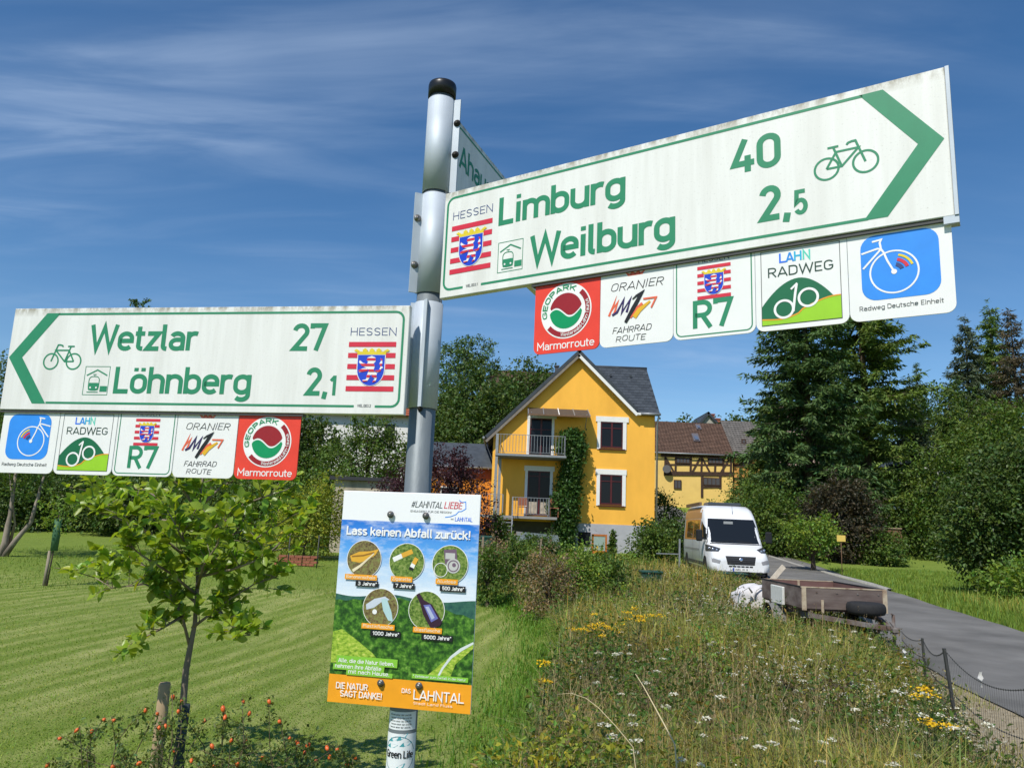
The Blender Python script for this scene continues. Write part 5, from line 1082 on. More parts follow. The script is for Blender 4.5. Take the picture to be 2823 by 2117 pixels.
bg_ = empty('big_bag', gp(p_.x, 15.6), 'crumpled white woven sack behind the trailer', 'sack'); o = bag.build('sack', mat('white_woven', (.62, .60, .60), .75, var=.12, scale=7, bump=.9, bscale=9)); o.parent = bg_; o.location = -bg_.location
for k in range(3):
    a = k * 2.1; lp = MB(); c = Vector((p_.x - .1 + .2 * math.cos(a), 15.3 + .2 * math.sin(a), gp(p_.x, 15.6).z + .58)); lp.tube([c, c + Vector((-.08, -.05, .10)), c + Vector((-.2, -.1, .05)), c + Vector((-.24, -.12, -.08))], .018, 6); o = lp.build('handle', MATS['white_woven'], bg_); o.location = -bg_.location
# ------------------------------------------------------------------ wire fence along the verge
FW = mat('fence_wire', (.07, .07, .065), .6, .4)
fe = empty('wire_fence', gp(3.9, 6.7), 'sagging wire mesh fence on a thin metal post beside the gravel verge', 'fence')
nodes = [(6.15, 12.2, .40), (5.1, 9.6, .60), (P(2605, 1792, 6.7).x, 6.7, P(2605, 1792, 6.7).z), (P(2823, 1900, 5.0).x, 5.0, P(2823, 1900, 5.0).z), (2.9, 3.2, .8)]
def fpt(t, h):
    i = min(int(t), len(nodes) - 2); f = t - i; a, b = nodes[i], nodes[i + 1]; x = a[0] + (b[0] - a[0]) * f; y = a[1] + (b[1] - a[1]) * f; z = a[2] + (b[2] - a[2]) * f - .10 * 4 * f * (1 - f) * (1 if i in (1, 2) else .6); g0 = float(gz(x, y)); return Vector((x, y, g0 + (z - g0) * h))
for h in (1, .68, .36, .08):
    MB().tube([fpt(t, h) for t in np.linspace(0, 3.999, 90)], .0022 if h == 1 else .0016, 5).build('strand_wire', FW, fe).location = -fe.location
mesh_ = MB(); gg_ = G(33)
for t in np.linspace(.02, 3.98, 150):
    o_ = gg_.normal(0, .006); mesh_.tube([fpt(t, 1), fpt(t + .006 + o_ * .3, .75) + Vector((0, 0, .0)), fpt(t - .008, .5), fpt(t + .008 + o_, .25), fpt(t, .05)], .0011, 4)
    for h in (1, .68): c = fpt(t, h); mesh_.lathe(c - Vector((0, 0, .006)), (0, 0, 1), [(0, .002), (.004, .005), (.009, .005), (.013, .002)], 5)
o = tag(mesh_.build('stay_wires', FW, fe), kind='stuff'); o.location = -fe.location
for i in (2, 4, 1):
    n_ = nodes[i]; pb = gp(n_[0] + (.10 if i == 2 else 0), n_[1] - .02); MB().bar((pb.x, pb.y, pb.z - .2), (n_[0], n_[1] + .012, n_[2] + .015), .022).build('post', FW, fe).location = -fe.location
def rag(px, py, Y, s, lab):
    p = P(px, py, Y); mb = MB(); gq = G(int(px)); rows = []
    for i in range(6):
        t = i / 5; rows.append([p + Vector((gq.normal(0, .006) + k * s * (.09 + .06 * math.sin(t * 7)) + .05 * s * math.sin(t * 4 + px), -.01 + gq.normal(0, .006), -t * s)) for k in (-1, 0, 1)])
    mb.rings(rows, False, True, False); return tag(mb.build('rag', mat('white_rag', (.72, .7, .66), .8, var=.08, scale=20) if 'white_rag' not in MATS else MATS['white_rag']), lab, 'rag', 'white rags tied to the wire fence')
rag(2492, 1786, 7.6, .085, 'white crumpled rag on the fence wire left of the thin post'); rag(2700, 1850, 5.9, .11, 'white strip of cloth hanging on the fence wire right of the thin post')
# log at the bottom right
lg = MB(); a_, b_ = P(2690, 2050, 5.2), P(2840, 2140, 4.2); a_.z = float(gz(a_.x, a_.y)) + .09; b_.z = float(gz(b_.x, b_.y)) + .09
lg.tube([a_, a_.lerp(b_, .3) + Vector((.02, 0, .01)), a_.lerp(b_, .7), b_ + (b_ - a_)], [.085, .10, .095, .10], 14); lg = tag(lg.build('log', mat('mossy_log', (.20, .175, .13), .95, col2=(.09, .085, .05), scale=8, bump=.9)), 'grey weathered log lying by the fence at the bottom right', 'log')
# ------------------------------------------------------------------ garden things round the house
GRN = mat('bin_green', (.012, .06, .045), .5)
def bin_(px, py, Y, w, h, lab):
    p = gpx(px, Y); r_ = empty('rubbish_bin', p, lab, 'bin'); b0 = MB(); b0.rings([[(sx * w * f, sy * w * .8 * f, z) for sx, sy in ((-.5, -.5), (.5, -.5), (.5, .5), (-.5, .5))] for z, f in ((0, .8), (h * .9, 1))]); b0.build('body', GRN, r_); MB().box((-w * .54, -w * .46, h * .9), (w * .54, w * .46, h), .02).build('lid', GRN, r_); return r_
bin_(1795, 1590, 20.5, .52, .62, 'green lidded bin in the grass left of the van'); bin_(2010, 1590, 25.0, .9, .34, 'low dark green box on the ground in front of the van'); bin_(1345, 1560, 28, .5, 1.0, 'dark green water butt right of the poster edge')
gh = empty('glass_shelter', gpx(1455, 33), 'small glazed lean-to shelter under the lower balcony', 'shelter')
(xa, zt_), (xb, zb_2) = hp(1430, 1495, 33), hp(1510, 1560, 33); o_ = gh.location
GL2 = mat('shelter_glass', (.16, .2, .2), .1, spec=.6)
for x_, h in ((xa, zt_ - .05), ((xa + xb) / 2, zt_ + .02), (xb, zt_ - .12)): MB().box((x_ - .03 - o_.x, -.03, -.2), (x_ + .03 - o_.x, .03, h - o_.z)).build('frame_post', STEEL, gh)
m_ = MB(); slab(m_, (xa - .1 - o_.x, -.2, zt_ - o_.z), (xb + .5 - o_.x, -.2, zt_ - .1 - o_.z), (xb + .5 - o_.x, 1.6, zt_ + .35 - o_.z), (xa - .1 - o_.x, 1.6, zt_ + .45 - o_.z), .03); m_.build('glass_roof', GL2, gh)
MB().box((xa + .03 - o_.x, 0, -.1), ((xa + xb) / 2 - .03 - o_.x, .01, zt_ - .1 - o_.z)).build('pane', GL2, gh)
yb_ = tag(MB().rings(lump((P(1460, 1542, 27).x, 27, P(1460, 1542, 27).z), (.09, .09, .12), 5, .05, 14, 10), False, True).build('garden_ball', mat('yellow_gloss', (.8, .6, .02), .3)), 'shiny yellow garden ball on a stick among the shrubs', 'ornament'); 
MB().tube([(P(1460, 1542, 27).x, 27, float(gz(1, 27))), tuple(P(1460, 1542, 27) - Vector((0, 0, .11)))], .012, 6).build('stick', WOODB, yb_)
pt_ = empty('flower_pot', gpx(1648, 30), 'orange clay pot with yellow flowers below the open window leaf', 'pot'); MB().lathe((0, 0, .0), (0, 0, 1), [(0, .12), (.3, .17), (.34, .19), (.38, .19)], 16).build('pot', mat('terracotta', (.45, .15, .05), .8, var=.1), pt_)
v, f, ti = crown(G(77), [(0, 0, .5, .16, .16, .16)], 140, .06, .05, 6); tag(link('flowers', np_mesh('flowers', v, [f], ti), leaf_mat('yellow_petal', (.7, .5, .02), .3), pt_), kind='stuff')
# chairs on the lower balcony
def chair(x, lab):
    c = empty('balcony_chair', (x, BY + .55, z2s + .12), lab, 'chair', 'chairs on the lower balcony'); cw = mat('chair_wood', (.28, .10, .05), .7) if 'chair_wood' not in MATS else MATS['chair_wood']
    MB().box((-.22, -.2, .42), (.22, .22, .46)).build('seat', cw, c); MB().box((-.22, .2, .5), (.22, .23, .9)).build('backrest', cw, c)
    for a in (-.19, .19):
        for b in (-.17, .19): MB().box((a - .02, b - .02, 0), (a + .02, b + .02, .42)).build('leg', cw, c)
chair(c6(355, 1100)[0], 'small reddish chair left of the lower balcony door'); chair(c6(575, 1100)[0], 'small reddish chair right of the lower balcony door')
# lane railing beyond the house, plank fence and little yellow board in the field
lr = empty('lane_railing', gp(9.6, 50), 'low metal railing along the lane beyond the yellow house', 'railing')
pts = [gp(float(road_x(y)) - 2.1, y) for y in (43, 46, 49, 52, 55, 58)]
for k in range(len(pts)):
    MB().bar(pts[k] - Vector((0, 0, .1)), pts[k] + Vector((0, 0, 1.0)), .06).build('post', STEEL, lr).location = -lr.location
    if k: 
        for h in (.98, .55): MB().bar(pts[k - 1] + Vector((0, 0, h)), pts[k] + Vector((0, 0, h)), .05).build('rail', STEEL, lr).location = -lr.location
pf = empty('plank_fence', gpx(2300, 43), 'brown plank fence with capped top behind the dark red bush', 'fence'); x0_, x1_ = P(2240, 1450, 43).x, P(2480, 1450, 43).x; fz = pf.location; n_ = 26
pm_ = MB().box((-.10, -.015, 0), (.10, .015, 1.45)).mesh('plank')
for k in range(n_): x_ = x0_ + (x1_ - x0_) * k / (n_ - 1); link('plank', pm_, WOODB, pf, (x_ - fz.x, 0, float(gz(x_, 43)) - fz.z))
MB().box((x0_ - .1 - fz.x, -.06, 1.46), (x1_ + .1 - fz.x, .06, 1.52)).build('cap_rail', mat('pale_cap', (.34, .25, .18), .8, var=.15), pf)
ys_b = empty('field_board', gpx(2318, 29), 'small yellow board on a thin stick in the field', 'sign'); hb_ = P(2318, 1484, 29).z - ys_b.location.z
MB().tube([(0, 0, -.1), (0, 0, hb_)], .014, 6).build('stick', WOODB, ys_b); MB().box((-.16, -.03, hb_ - .11), (.16, -.012, hb_ + .12)).build('board', mat('yellow_board', (.72, .52, .12), .7, var=.08), ys_b)
# thin posts and wires at the garden edge, low brick bed, thin white posts by the elder bush
gf_ = empty('garden_fence', gpx(800, 24), 'thin wire garden fence with metal posts at the far edge of the lawn', 'fence'); fo = gf_.location
pp = [gpx(px, 24) for px in (600, 700, 800, 880, 1010, 1100, 1330)]
for k, q in enumerate(pp):
    MB().tube([q - Vector((0, 0, .1)) - fo, q + Vector((0, 0, 1.0)) - fo], .018, 6).build('post', FW, gf_)
    if k:
        for h in (.95, .65, .35): MB().tube([pp[k - 1] + Vector((0, 0, h)) - fo, q + Vector((0, 0, h)) - fo], .004, 4).build('strand_wire', FW, gf_)
bb_ = empty('brick_bed', gpx(820, 24.5), 'low brick planting bed at the garden edge', 'planter'); bo = bb_.location; brm = MB().box((0, 0, 0), (.235, .11, .068), .006).mesh('brick')
for r_i in range(4):
    for k in range(5): link('brick', brm, BRK, bb_, (-.65 + k * .25 + (.12 if r_i % 2 else 0), 0, r_i * .08 + .02))
for px, Y, lab in ((1872, 25.5, 'thin white metal post left of the van'), (1490, 20.5, 'weathered fence post beside the brown shrub'), (1330, 21, 'thin wooden post right of the poster')):
    q = gpx(px, Y); mb = MB(); mb.bar(q - Vector((0, 0, .1)), q + Vector((.02, 0, 1.25)), .05); 
    if px == 1872: mb.bar(q + Vector((-.75, 0, .75)), q + Vector((0, 0, .76)), .03)
    tag(mb.build('garden_post', STEEL if px == 1872 else mat('grey_post%d' % px, (.25, .19, .13), .9, var=.2)), lab, 'post')
# ------------------------------------------------------------------ the signpost
GALV = mat('galvanised', (.165, .19, .205), .55, .25, var=.32, scale=7, bump=.12, bscale=30, stretch=(1, 1, .35))
ALU = mat('aluminium', (.47, .52, .57), .62, .25, var=.15, scale=5, stretch=(1, 1, .2))
BOLT = mat('bolt_steel', (.20, .19, .18), .4, .8, var=.3, scale=200)
BOLTB = mat('bolt_dark', (.03, .026, .022), .6, .4)
def sign_white():
    m = mat('sign_white', (.80, .80, .76), .42, spec=.4); t = m.node_tree; b = t.nodes['Principled BSDF']
    tcn = t.nodes.new('ShaderNodeTexCoord')
    def n(scale, st, a, c, det=5):
        mp = t.nodes.new('ShaderNodeMapping'); mp.inputs['Scale'].default_value = st; t.links.new(tcn.outputs['Object'], mp.inputs[0])
        x = t.nodes.new('ShaderNodeTexNoise'); x.inputs['Scale'].default_value = scale; x.inputs['Detail'].default_value = det; x.inputs['Roughness'].default_value = .7; t.links.new(mp.outputs[0], x.inputs['Vector'])
        mr = t.nodes.new('ShaderNodeMapRange'); mr.inputs['From Min'].default_value = a; mr.inputs['From Max'].default_value = c; t.links.new(x.outputs['Fac'], mr.inputs['Value']); return mr.outputs[0]
    def mul(a, k):
        x = t.nodes.new('ShaderNodeMath'); x.operation = 'MULTIPLY'; t.links.new(a, x.inputs[0])
        if isinstance(k, float): x.inputs[1].default_value = k
        else: t.links.new(k, x.inputs[1])
        return x.outputs[0]
    def mix(f, a, c):
        mx = t.nodes.new('ShaderNodeMix'); mx.data_type = 'RGBA'; t.links.new(f, mx.inputs['Factor'])
        if isinstance(a, tuple): mx.inputs['A'].default_value = (*a, 1)
        else: t.links.new(a, mx.inputs['A'])
        mx.inputs['B'].default_value = (*c, 1); return mx.outputs['Result']
    sep_ = t.nodes.new('ShaderNodeSeparateXYZ'); t.links.new(tcn.outputs['Object'], sep_.inputs[0])
    edge = t.nodes.new('ShaderNodeMapRange'); edge.inputs['From Min'].default_value = -.022; edge.inputs['From Max'].default_value = -.001; t.links.new(sep_.outputs[1], edge.inputs['Value'])
    c_ = mix(mul(n(14, (1, .07, 1), .42, .8), .60), (.80, .80, .765), (.50, .49, .43))        # rain streaks down the plate
    c_ = mix(mul(n(240, (1, 1, 1), .60, .80, 2), .45), c_, (.35, .34, .30))                 # specks
    c_ = mix(mul(mul(edge.outputs[0], n(34, (1, .5, 1), .42, .58)), .8), c_, (.24, .21, .13))   # lichen along the top edge
    t.links.new(c_, b.inputs['Base Color']); return m
SW = sign_white()
INK = lambda n, c, r=.45: MATS.get(n) or mat(n, c, r, var=.06, scale=30)
GREEN = INK('ink_green', (.025, .235, .115)); REDI = INK('ink_red', (.62, .028, .055)); BLUE = INK('ink_blue', (.012, .055, .56)); GOLD = INK('ink_gold', (.75, .58, .03)); NAVY = INK('ink_navy', (.03, .06, .20)); INKB = INK('ink_black', (.012, .012, .014)); WHT = INK('ink_white', (.82, .82, .80)); DGREY = INK('ink_grey', (.08, .09, .09))
SKYB = INK('plaque_blue', (.03, .26, .80)); LAHNG = INK('hill_green', (.008, .135, .055)); LIME = INK('lime', (.30, .58, .02)); ORG = INK('ink_orange', (.80, .33, .02)); RED2 = INK('plaque_red', (.76, .055, .030)); MAR = INK('maroon', (.30, .012, .018)); TEAL = INK('yin_green', (.0, .27, .095))
PCX, PCY = -.2035, 1.738; PRAD = .0302
post = empty('sign_post', (PCX, PCY, 0), 'tall round galvanised steel post with black cap carrying all the signs', 'post')
ztop = P(1218, 250, PCY - .03).z
MB().lathe((0, 0, -.3), (0, 0, 1), [(0, PRAD), (ztop + .3, PRAD)], 40).build('pole', GALV, post)
MB().lathe((0, 0, ztop - .004), (0, 0, 1), [(0, .0345), (.030, .0350), (.036, .0335), (.039, .024), (.040, .001)], 36).build('cap', mat('black_cap', (.012, .012, .013), .35), post)
def zpx(px, py): return P(px, py, PCY - .033).z
def panel(name, label, tl, ux, w, h, m=SW, thick=.018, cat='sign', group=None, corners=None, r=.01, parent_z=0):
    """upright plate: local x along the sign, local y up, local z out of the printed face; origin at its top left corner"""
    u = Vector((ux[0], ux[1], 0)).normalized(); n = Vector((u.y, -u.x, 0))
    o = bpy.data.objects.new(name, None); COL.objects.link(o); tag(o, label, cat, group); o.empty_display_size = .1
    o.matrix_world = Matrix(((u.x, 0, n.x, tl[0]), (u.y, 0, n.y, tl[1]), (0, 1, 0, tl[2]), (0, 0, 0, 1)))
    if corners: poly = rrect(0, -h, w, 0, r, 6, corners)
    else: poly = [(0, -h), (w, -h), (w, 0), (0, 0)]
    mb = MB(); e = .0012; k = len(poly); cx, cy = w / 2, -h / 2
    inn = [(x + (e if x < cx else -e), y + (e if y < cy else -e)) for x, y in poly]
    mb.rings([[(x, y, -thick) for x, y in inn], [(x, y, -thick + e) for x, y in poly], [(x, y, -e) for x, y in poly], [(x, y, 0) for x, y in inn]])
    mb.build('panel', m, o); return o
def bolt(parent, x, y, z, r=.0065, m=BOLT, axis=(0, 0, 1), name='bolt'):
    b = MB(); b.lathe((x, y, z), axis, [(0, r * 1.5), (.0015, r * 1.5), (.0016, r), (.006, r * .95), (.0075, r * .4)], 10); return b.build(name, m, parent)
def pr(parent, name, m, z=.0004): 
    q = Print(z); q.done = lambda: q.build(name, m, parent); return q
# ---- the arms of the state: striped bars, crowned shield and lion
def arms(parent, x, y, s, bars=True, z=.0006):
    """bars x..x+.111*s, first bar's top at y; shield in the middle"""
    em = None
    if bars:
        q = Print(z)
        for k in range(5): q.rect(x, y - .0115 * s - k * .0255 * s, x + .111 * s, y - k * .0255 * s)
        em = q.build('emblem', REDI, parent)
    cx = x + .0555 * s; t = y - .0305 * s; w = .0315 * s; h = .070 * s
    def sh(k): return [(cx - w * k, t + .0005 * s * (k > 1) * 2), (cx - w * k, t - h * .45)] + [(cx + w * k * math.cos(a), t - h * .45 - (h * .55) * (1 if k <= 1 else 1.03) * math.sin(a)) for a in np.linspace(math.pi, 0, 15)][1:-1] + [(cx + w * k, t - h * .45), (cx + w * k, t + .0005 * s * (k > 1) * 2)]
    Print(z + .0003).poly(sh(1.05)).build('shield_rim', WHT, em); Print(z + .0005).poly(sh(1)).build('shield', BLUE, em)
    cr = Print(z + .0006); cr.poly([(cx - w * 1.05, t + .001 * s), (cx + w * 1.05, t + .001 * s), (cx + w * 1.1, t + .008 * s), (cx - w * 1.1, t + .008 * s)])
    for k in (-1, -.5, 0, .5, 1):
        a = cx + k * w * 1.02; hh = .016 * s if k in (-.5, 0, .5) else .014 * s; sl = k * .004 * s if abs(k) == 1 else 0
        cr.poly([(a - .005 * s, t + .0075 * s), (a + .005 * s, t + .0075 * s), (a + .006 * s + sl, t + hh * .75), (a + sl, t + hh), (a - .006 * s + sl, t + hh * .75)])
    cr.build('crown', GOLD, em)
    # rampant lion: silver body, red bars laid across it
    def L(pts): return [(cx + a * w, t - b * h) for a, b in pts]
    body = [L([(-.28, .08), (.02, .03), (.3, .08), (.34, .2), (.2, .28), (.3, .36), (.22, .5), (.36, .56), (.5, .6), (.45, .68), (.2, .64), (.0, .66), (-.1, .74), (-.28, .72), (-.2, .6), (-.12, .5), (-.3, .42), (-.3, .3), (-.22, .22), (-.34, .18)]),
            L([(-.3, .3), (-.6, .26), (-.86, .16), (-.9, .24), (-.66, .36), (-.3, .42)]), L([(-.25, .42), (-.6, .44), (-.88, .5), (-.84, .58), (-.55, .55), (-.2, .52)]), L([(.2, .62), (.52, .72), (.42, .86), (.2, .9), (.24, .84), (.36, .78), (.1, .7)]), L([(-.2, .68), (-.3, .8), (-.56, .82), (-.5, .88), (-.2, .86), (.0, .72)]),
            L([(.3, .5), (.62, .5), (.72, .38), (.62, .28), (.74, .18), (.66, .1), (.82, .14), (.84, .3), (.78, .34), (.92, .42), (.8, .44), (.74, .54), (.5, .58)])]
    q = Print(z + .0008)
    for b in body: q.poly(b)
    q.build('lion', WHT, em)
    def clip(poly, lo, hi):
        def half(p, f):
            o = []
            for i in range(len(p)):
                a, b = p[i], p[(i + 1) % len(p)]; fa, fb = f(a), f(b)
                if fa >= 0: o.append(a)
                if (fa >= 0) != (fb >= 0): k = fa / (fa - fb); o.append((a[0] + (b[0] - a[0]) * k, a[1] + (b[1] - a[1]) * k))
            return o
        p = half(poly, lambda v: v[1] - lo)
        return half(p, lambda v: hi - v[1]) if len(p) > 2 else []
    q = Print(z + .0012)
    for k in range(5):
        hi = t - h * (.10 + k * .185); lo = hi - h * .085
        for b in body:
            c = clip(b, lo, hi)
            if len(c) > 2: q.poly(c)
    q.build('lion_stripes', REDI, em)
    return em
def bike(parent, x, y, s, m, flip=1):
    """bicycle drawing, width about 1*s, wheels' lower edge at y"""
    X = lambda a: x + (a if flip == 1 else 1.0 - a) * s
    q = Print(); w = .036 * s; r = .185 * s; yw = y + .203 * s
    for c in (.205, .795): q.ring(X(c), yw, r, w)
    Y = lambda b: y + b * s
    for p in ([(.205, .203), (.36, .47), (.70, .47), (.44, .20), (.205, .203)], [(.44, .20), (.32, .56)], [(.795, .203), (.66, .60), (.60, .60)], [(.23, .565), (.40, .565)]): q.line([(X(a), Y(b)) for a, b in p], w)
    q.line([(X(.665), Y(.60)), (X(.60), Y(.60)), (X(.545), Y(.585)), (X(.525), Y(.555))], w)
    return q.build('bicycle_symbol', m, parent)
def train(parent, x, y, w, bikes):
    """framed station symbol; (x, y) is the top left, w its width"""
    s = w; q = Print(); h = 1.07 * s
    q.line([(x, y), (x + s, y), (x + s, y - h), (x, y - h), 'Z'], .022 * s); q.line([(x + .08 * s, y - .34 * s), (x + .5 * s, y - .13 * s), (x + .92 * s, y - .34 * s)], .05 * s)
    q.line(rrect(x + .20 * s, y - .90 * s, x + .62 * s, y - .38 * s, .14 * s, 5) + ['Z'], .03 * s); q.poly(rrect(x + .20 * s, y - .90 * s, x + .62 * s, y - .62 * s, .05 * s, 4)); q.rect(x + .68 * s, y - .95 * s, x + .97 * s, y - .74 * s)
    q.line([(x + .16 * s, y - .97 * s), (x + .62 * s, y - .97 * s)], .03 * s); q.line([(x + .34 * s, y - .30 * s), (x + .48 * s, y - .30 * s)], .025 * s); q.line([(x + .41 * s, y - .30 * s), (x + .41 * s, y - .38 * s)], .02 * s)
    o = q.build('station_symbol', GREEN, parent); d = Print(.0009)
    for a in (.29, .53): d.disc(x + a * s, y - .80 * s, .035 * s, 10)
    d.build('lamp_dots', WHT, o)
    return o
def border(parent, pts, w=.0052): return Print().line(pts, w).build('border', GREEN, parent)
# ---- right arm: Limburg, Weilburg
RS = panel('direction_sign', 'large white arrow sign with green Limburg and Weilburg lettering pointing right', (-.1702, 1.6416, 2.4927), (.8348, -.5505), 1.0, .25)
q = Print(); 
for t_, x, y, f in (('Limburg', .151, -.1062, .301), ('Weilburg', .236, -.2090, .318), ('40', .658, -.1060, .090), ('2', .708, -.2050, .037), (',', .749, -.2050, .010)): q = Print(); q.text(t_, x, y, .0632, .178, fit=f); q.build('lettering', GREEN, RS)
q = Print(); q.text('5', .7655, -.2050, .0455, .165, fit=.022); q.build('lettering', GREEN, RS)
Print().text('HESSEN', .0250, -.0705, .0190, .085, fit=.112, slant=.0).build('lettering', NAVY, RS)
Print().text('WEL.003.1', .0725, -.2345, .0066, .13, fit=.032).build('lettering', DGREY, RS)
arms(RS, .0250, -.0850, 1.0); bike(RS, .799, -.153, .102, GREEN); train(RS, .1550, -.1470, .0625, True)
border(RS, [(.0640, -.2325), (.028, -.2325)] + _arc(.028, -.2145, .018, .018, 270, 180) + _arc(.028, -.0335, .018, .018, 180, 90) + [(.880, -.0155)]); border(RS, [(.1130, -.2325), (.880, -.2325)])
Print().poly([(.875, -.0130), (.911, -.0130), (.9935, -.1215), (.957, -.1215)]).poly([(.957, -.1215), (.9935, -.1215), (.9085, -.2345), (.8735, -.2345)]).build('arrow', GREEN, RS)
MB().box((1.0005, -.25, -.020), (1.006, -.001, .003)).box((.985, -.262, -.019), (1.006, -.2505, .001)).build('end_profile', ALU, RS)
# ---- left arm: Wetzlar, Löhnberg
LS = panel('direction_sign', 'large white arrow sign with green Wetzlar and Löhnberg lettering pointing left', (-1.2267, 1.8155, 2.2256), (.9889, -.1481), 1.0, .25)
LS.matrix_world = LS.matrix_world @ Matrix.Rotation(R(.35), 4, 'Z')
for t_, x, y, f in (('Wetzlar', .213, -.1052, .280), ('Löhnberg', .290, -.2080, .346), ('27', .7245, -.1050, .083), ('2', .7670, -.2085, .038), (',', .8085, -.2085, .010)): q = Print(); q.text(t_, x, y, .0632, .172, fit=f, slant=.0); q.build('lettering', GREEN, LS)
Print().text('1', .8235, -.2085, .0455, .165, fit=.017).build('lettering', GREEN, LS)
Print().text('HESSEN', .8625, -.0705, .0190, .085, fit=.111).build('lettering', NAVY, LS)
Print().text('WEL.003.2', .8920, -.2345, .0066, .13, fit=.032).build('lettering', DGREY, LS)
arms(LS, .8620, -.0850, 1.0); bike(LS, .097, -.153, .102, GREEN, -1); train(LS, .2130, -.1445, .0635, False)
border(LS, [(.120, -.0150), (.969, -.0150)] + _arc(.969, -.033, .018, .018, 90, 0) + _arc(.969, -.2145, .018, .018, 0, -90) + [(.9325, -.2325)]); border(LS, [(.884, -.2325), (.120, -.2325)])
Print().poly([(.0035, -.1225), (.0395, -.1225), (.126, -.0125), (.090, -.0125)]).poly([(.0035, -.1225), (.0840, -.2350), (.1195, -.2350), (.0395, -.1225)]).build('arrow', GREEN, LS)
# ---- far arm: Ahausen, seen from its shaded side
AS = panel('direction_sign', 'arrow sign with Ahausen lettering at the top of the post pointing away from the camera', (-.1660, 1.760, 2.752), (.35, .937), 1.0, .25)
Print().text('Ahausen', .030, -.118, .0632, .15, fit=.30).build('lettering', GREEN, AS); border(AS, [(.05, -.2325), (.028, -.2325)] + _arc(.028, -.2145, .018, .018, 270, 180) + _arc(.028, -.0335, .018, .018, 180, 90) + [(.88, -.0155)])
Print().poly([(.875, -.0130), (.911, -.0130), (.9935, -.1215), (.957, -.1215)]).poly([(.957, -.1215), (.9935, -.1215), (.9085, -.2345), (.8735, -.2345)]).build('arrow', GREEN, AS); border(AS, [(.05, -.2325), (.88, -.2325)])
# rails under the arms that hold the plaques
for sgn, x0, x1 in ((RS, .24, .995), (LS, -.004, .765)): MB().box((x0, -.2515, -.018), (x1, -.2560, -.003)).build('plaque_rail', mat('rail_dark', (.06, .06, .06), .6) if 'rail_dark' not in MATS else MATS['rail_dark'], sgn)
# ---- clamps: sleeve halves round the post with bolted flanges
def sleeve(parent_sign, z0, z1, ang0, ang1, flanges, name='clamp'):
    """half shell of sheet aluminium round the post from ang0 to ang1 degrees (0 = +x), flange at given angles"""
    inv = parent_sign.matrix_world.inverted(); mb = MB(); n = 18; rr = []
    for i in range(n + 1):
        a = R(ang0 + (ang1 - ang0) * i / n); c, s = math.cos(a), math.sin(a)
        rr.append([inv @ Vector((PCX + c * r_, PCY + s * r_, z)) for r_, z in ((.0312, z0), (.0336, z0), (.0336, z1), (.0312, z1))])
    mb.rings(rr, True, True); o = mb.build(name, ALU, parent_sign)
    for a, ln, off in flanges:
        d = Vector((math.cos(R(a)), math.sin(R(a)), 0)); t = Vector((-d.y, d.x, 0)) * .0022; p0 = Vector((PCX, PCY, 0)) + d * .033; p1 = p0 + d * ln; fl = MB(); t2 = Vector((-d.y, d.x, 0)) * off
        fl.prism([inv @ (v + Vector((0, 0, z)) + t2) for v, z in ((p0 - t, z0), (p1 - t, z0), (p1 - t, z1), (p0 - t, z1))], inv.to_3x3() @ (t * 2)); fl.build('clamp_flange', ALU, o)
    return o
zA0, zA1 = zpx(1218, 520), zpx(1218, 262); zB0, zB1 = zpx(1190, 803), zpx(1200, 528); zC0, zC1 = zpx(1165, 1122), zpx(1175, 828)
s1 = sleeve(AS, zA0, zA1, 120, 345, [(-15, .018, 0), (140, .006, 0)]); s2 = sleeve(RS, zB0, zB1, 190, 400, [(205, .019, 0)]); s3 = sleeve(LS, zC0, zC1, 170, 372, [(190, .01, 0), (262, .006, 0)])
sleeve(LS, zC0, zC1, 262, 264, [(263, .012, .004)], 'clamp_seam')
def bolt_w(sgn, par, p, d, r=.0075, m=BOLT):
    inv = sgn.matrix_world.inverted(); o = MB(); a = (inv.to_3x3() @ Vector(d)); c = inv @ Vector(p); o.lathe(c, a, [(0, r * 1.5), (.0015, r * 1.5), (.002, r), (.0055, r * .95), (.0065, r * .5), (.008, r * .45)], 12); return o.build('bolt', m, par)
d0 = Vector((math.cos(R(-15)), math.sin(R(-15)), 0)); nfl = Vector((d0.y, -d0.x, 0))
for f in (.74, .40): bolt_w(AS, s1, Vector((PCX, PCY, zA0 + (zA1 - zA0) * f)) + d0 * .045 + nfl * .0022, nfl, m=BOLTB, r=.006)
d0 = Vector((math.cos(R(205)), math.sin(R(205)), 0)); nfl = Vector((-d0.y, d0.x, 0)); nfl = -nfl if nfl.y > 0 else nfl
for f in (.74, .27): bolt_w(RS, s2, Vector((PCX, PCY, zB0 + (zB1 - zB0) * f)) + d0 * .043 + nfl * .0022, nfl, r=.006)
bolt_w(LS, s3, Vector((PCX - .002, PCY - .031, zC0 - .004)), Vector((0, -1, 0)), .004, BOLTB)
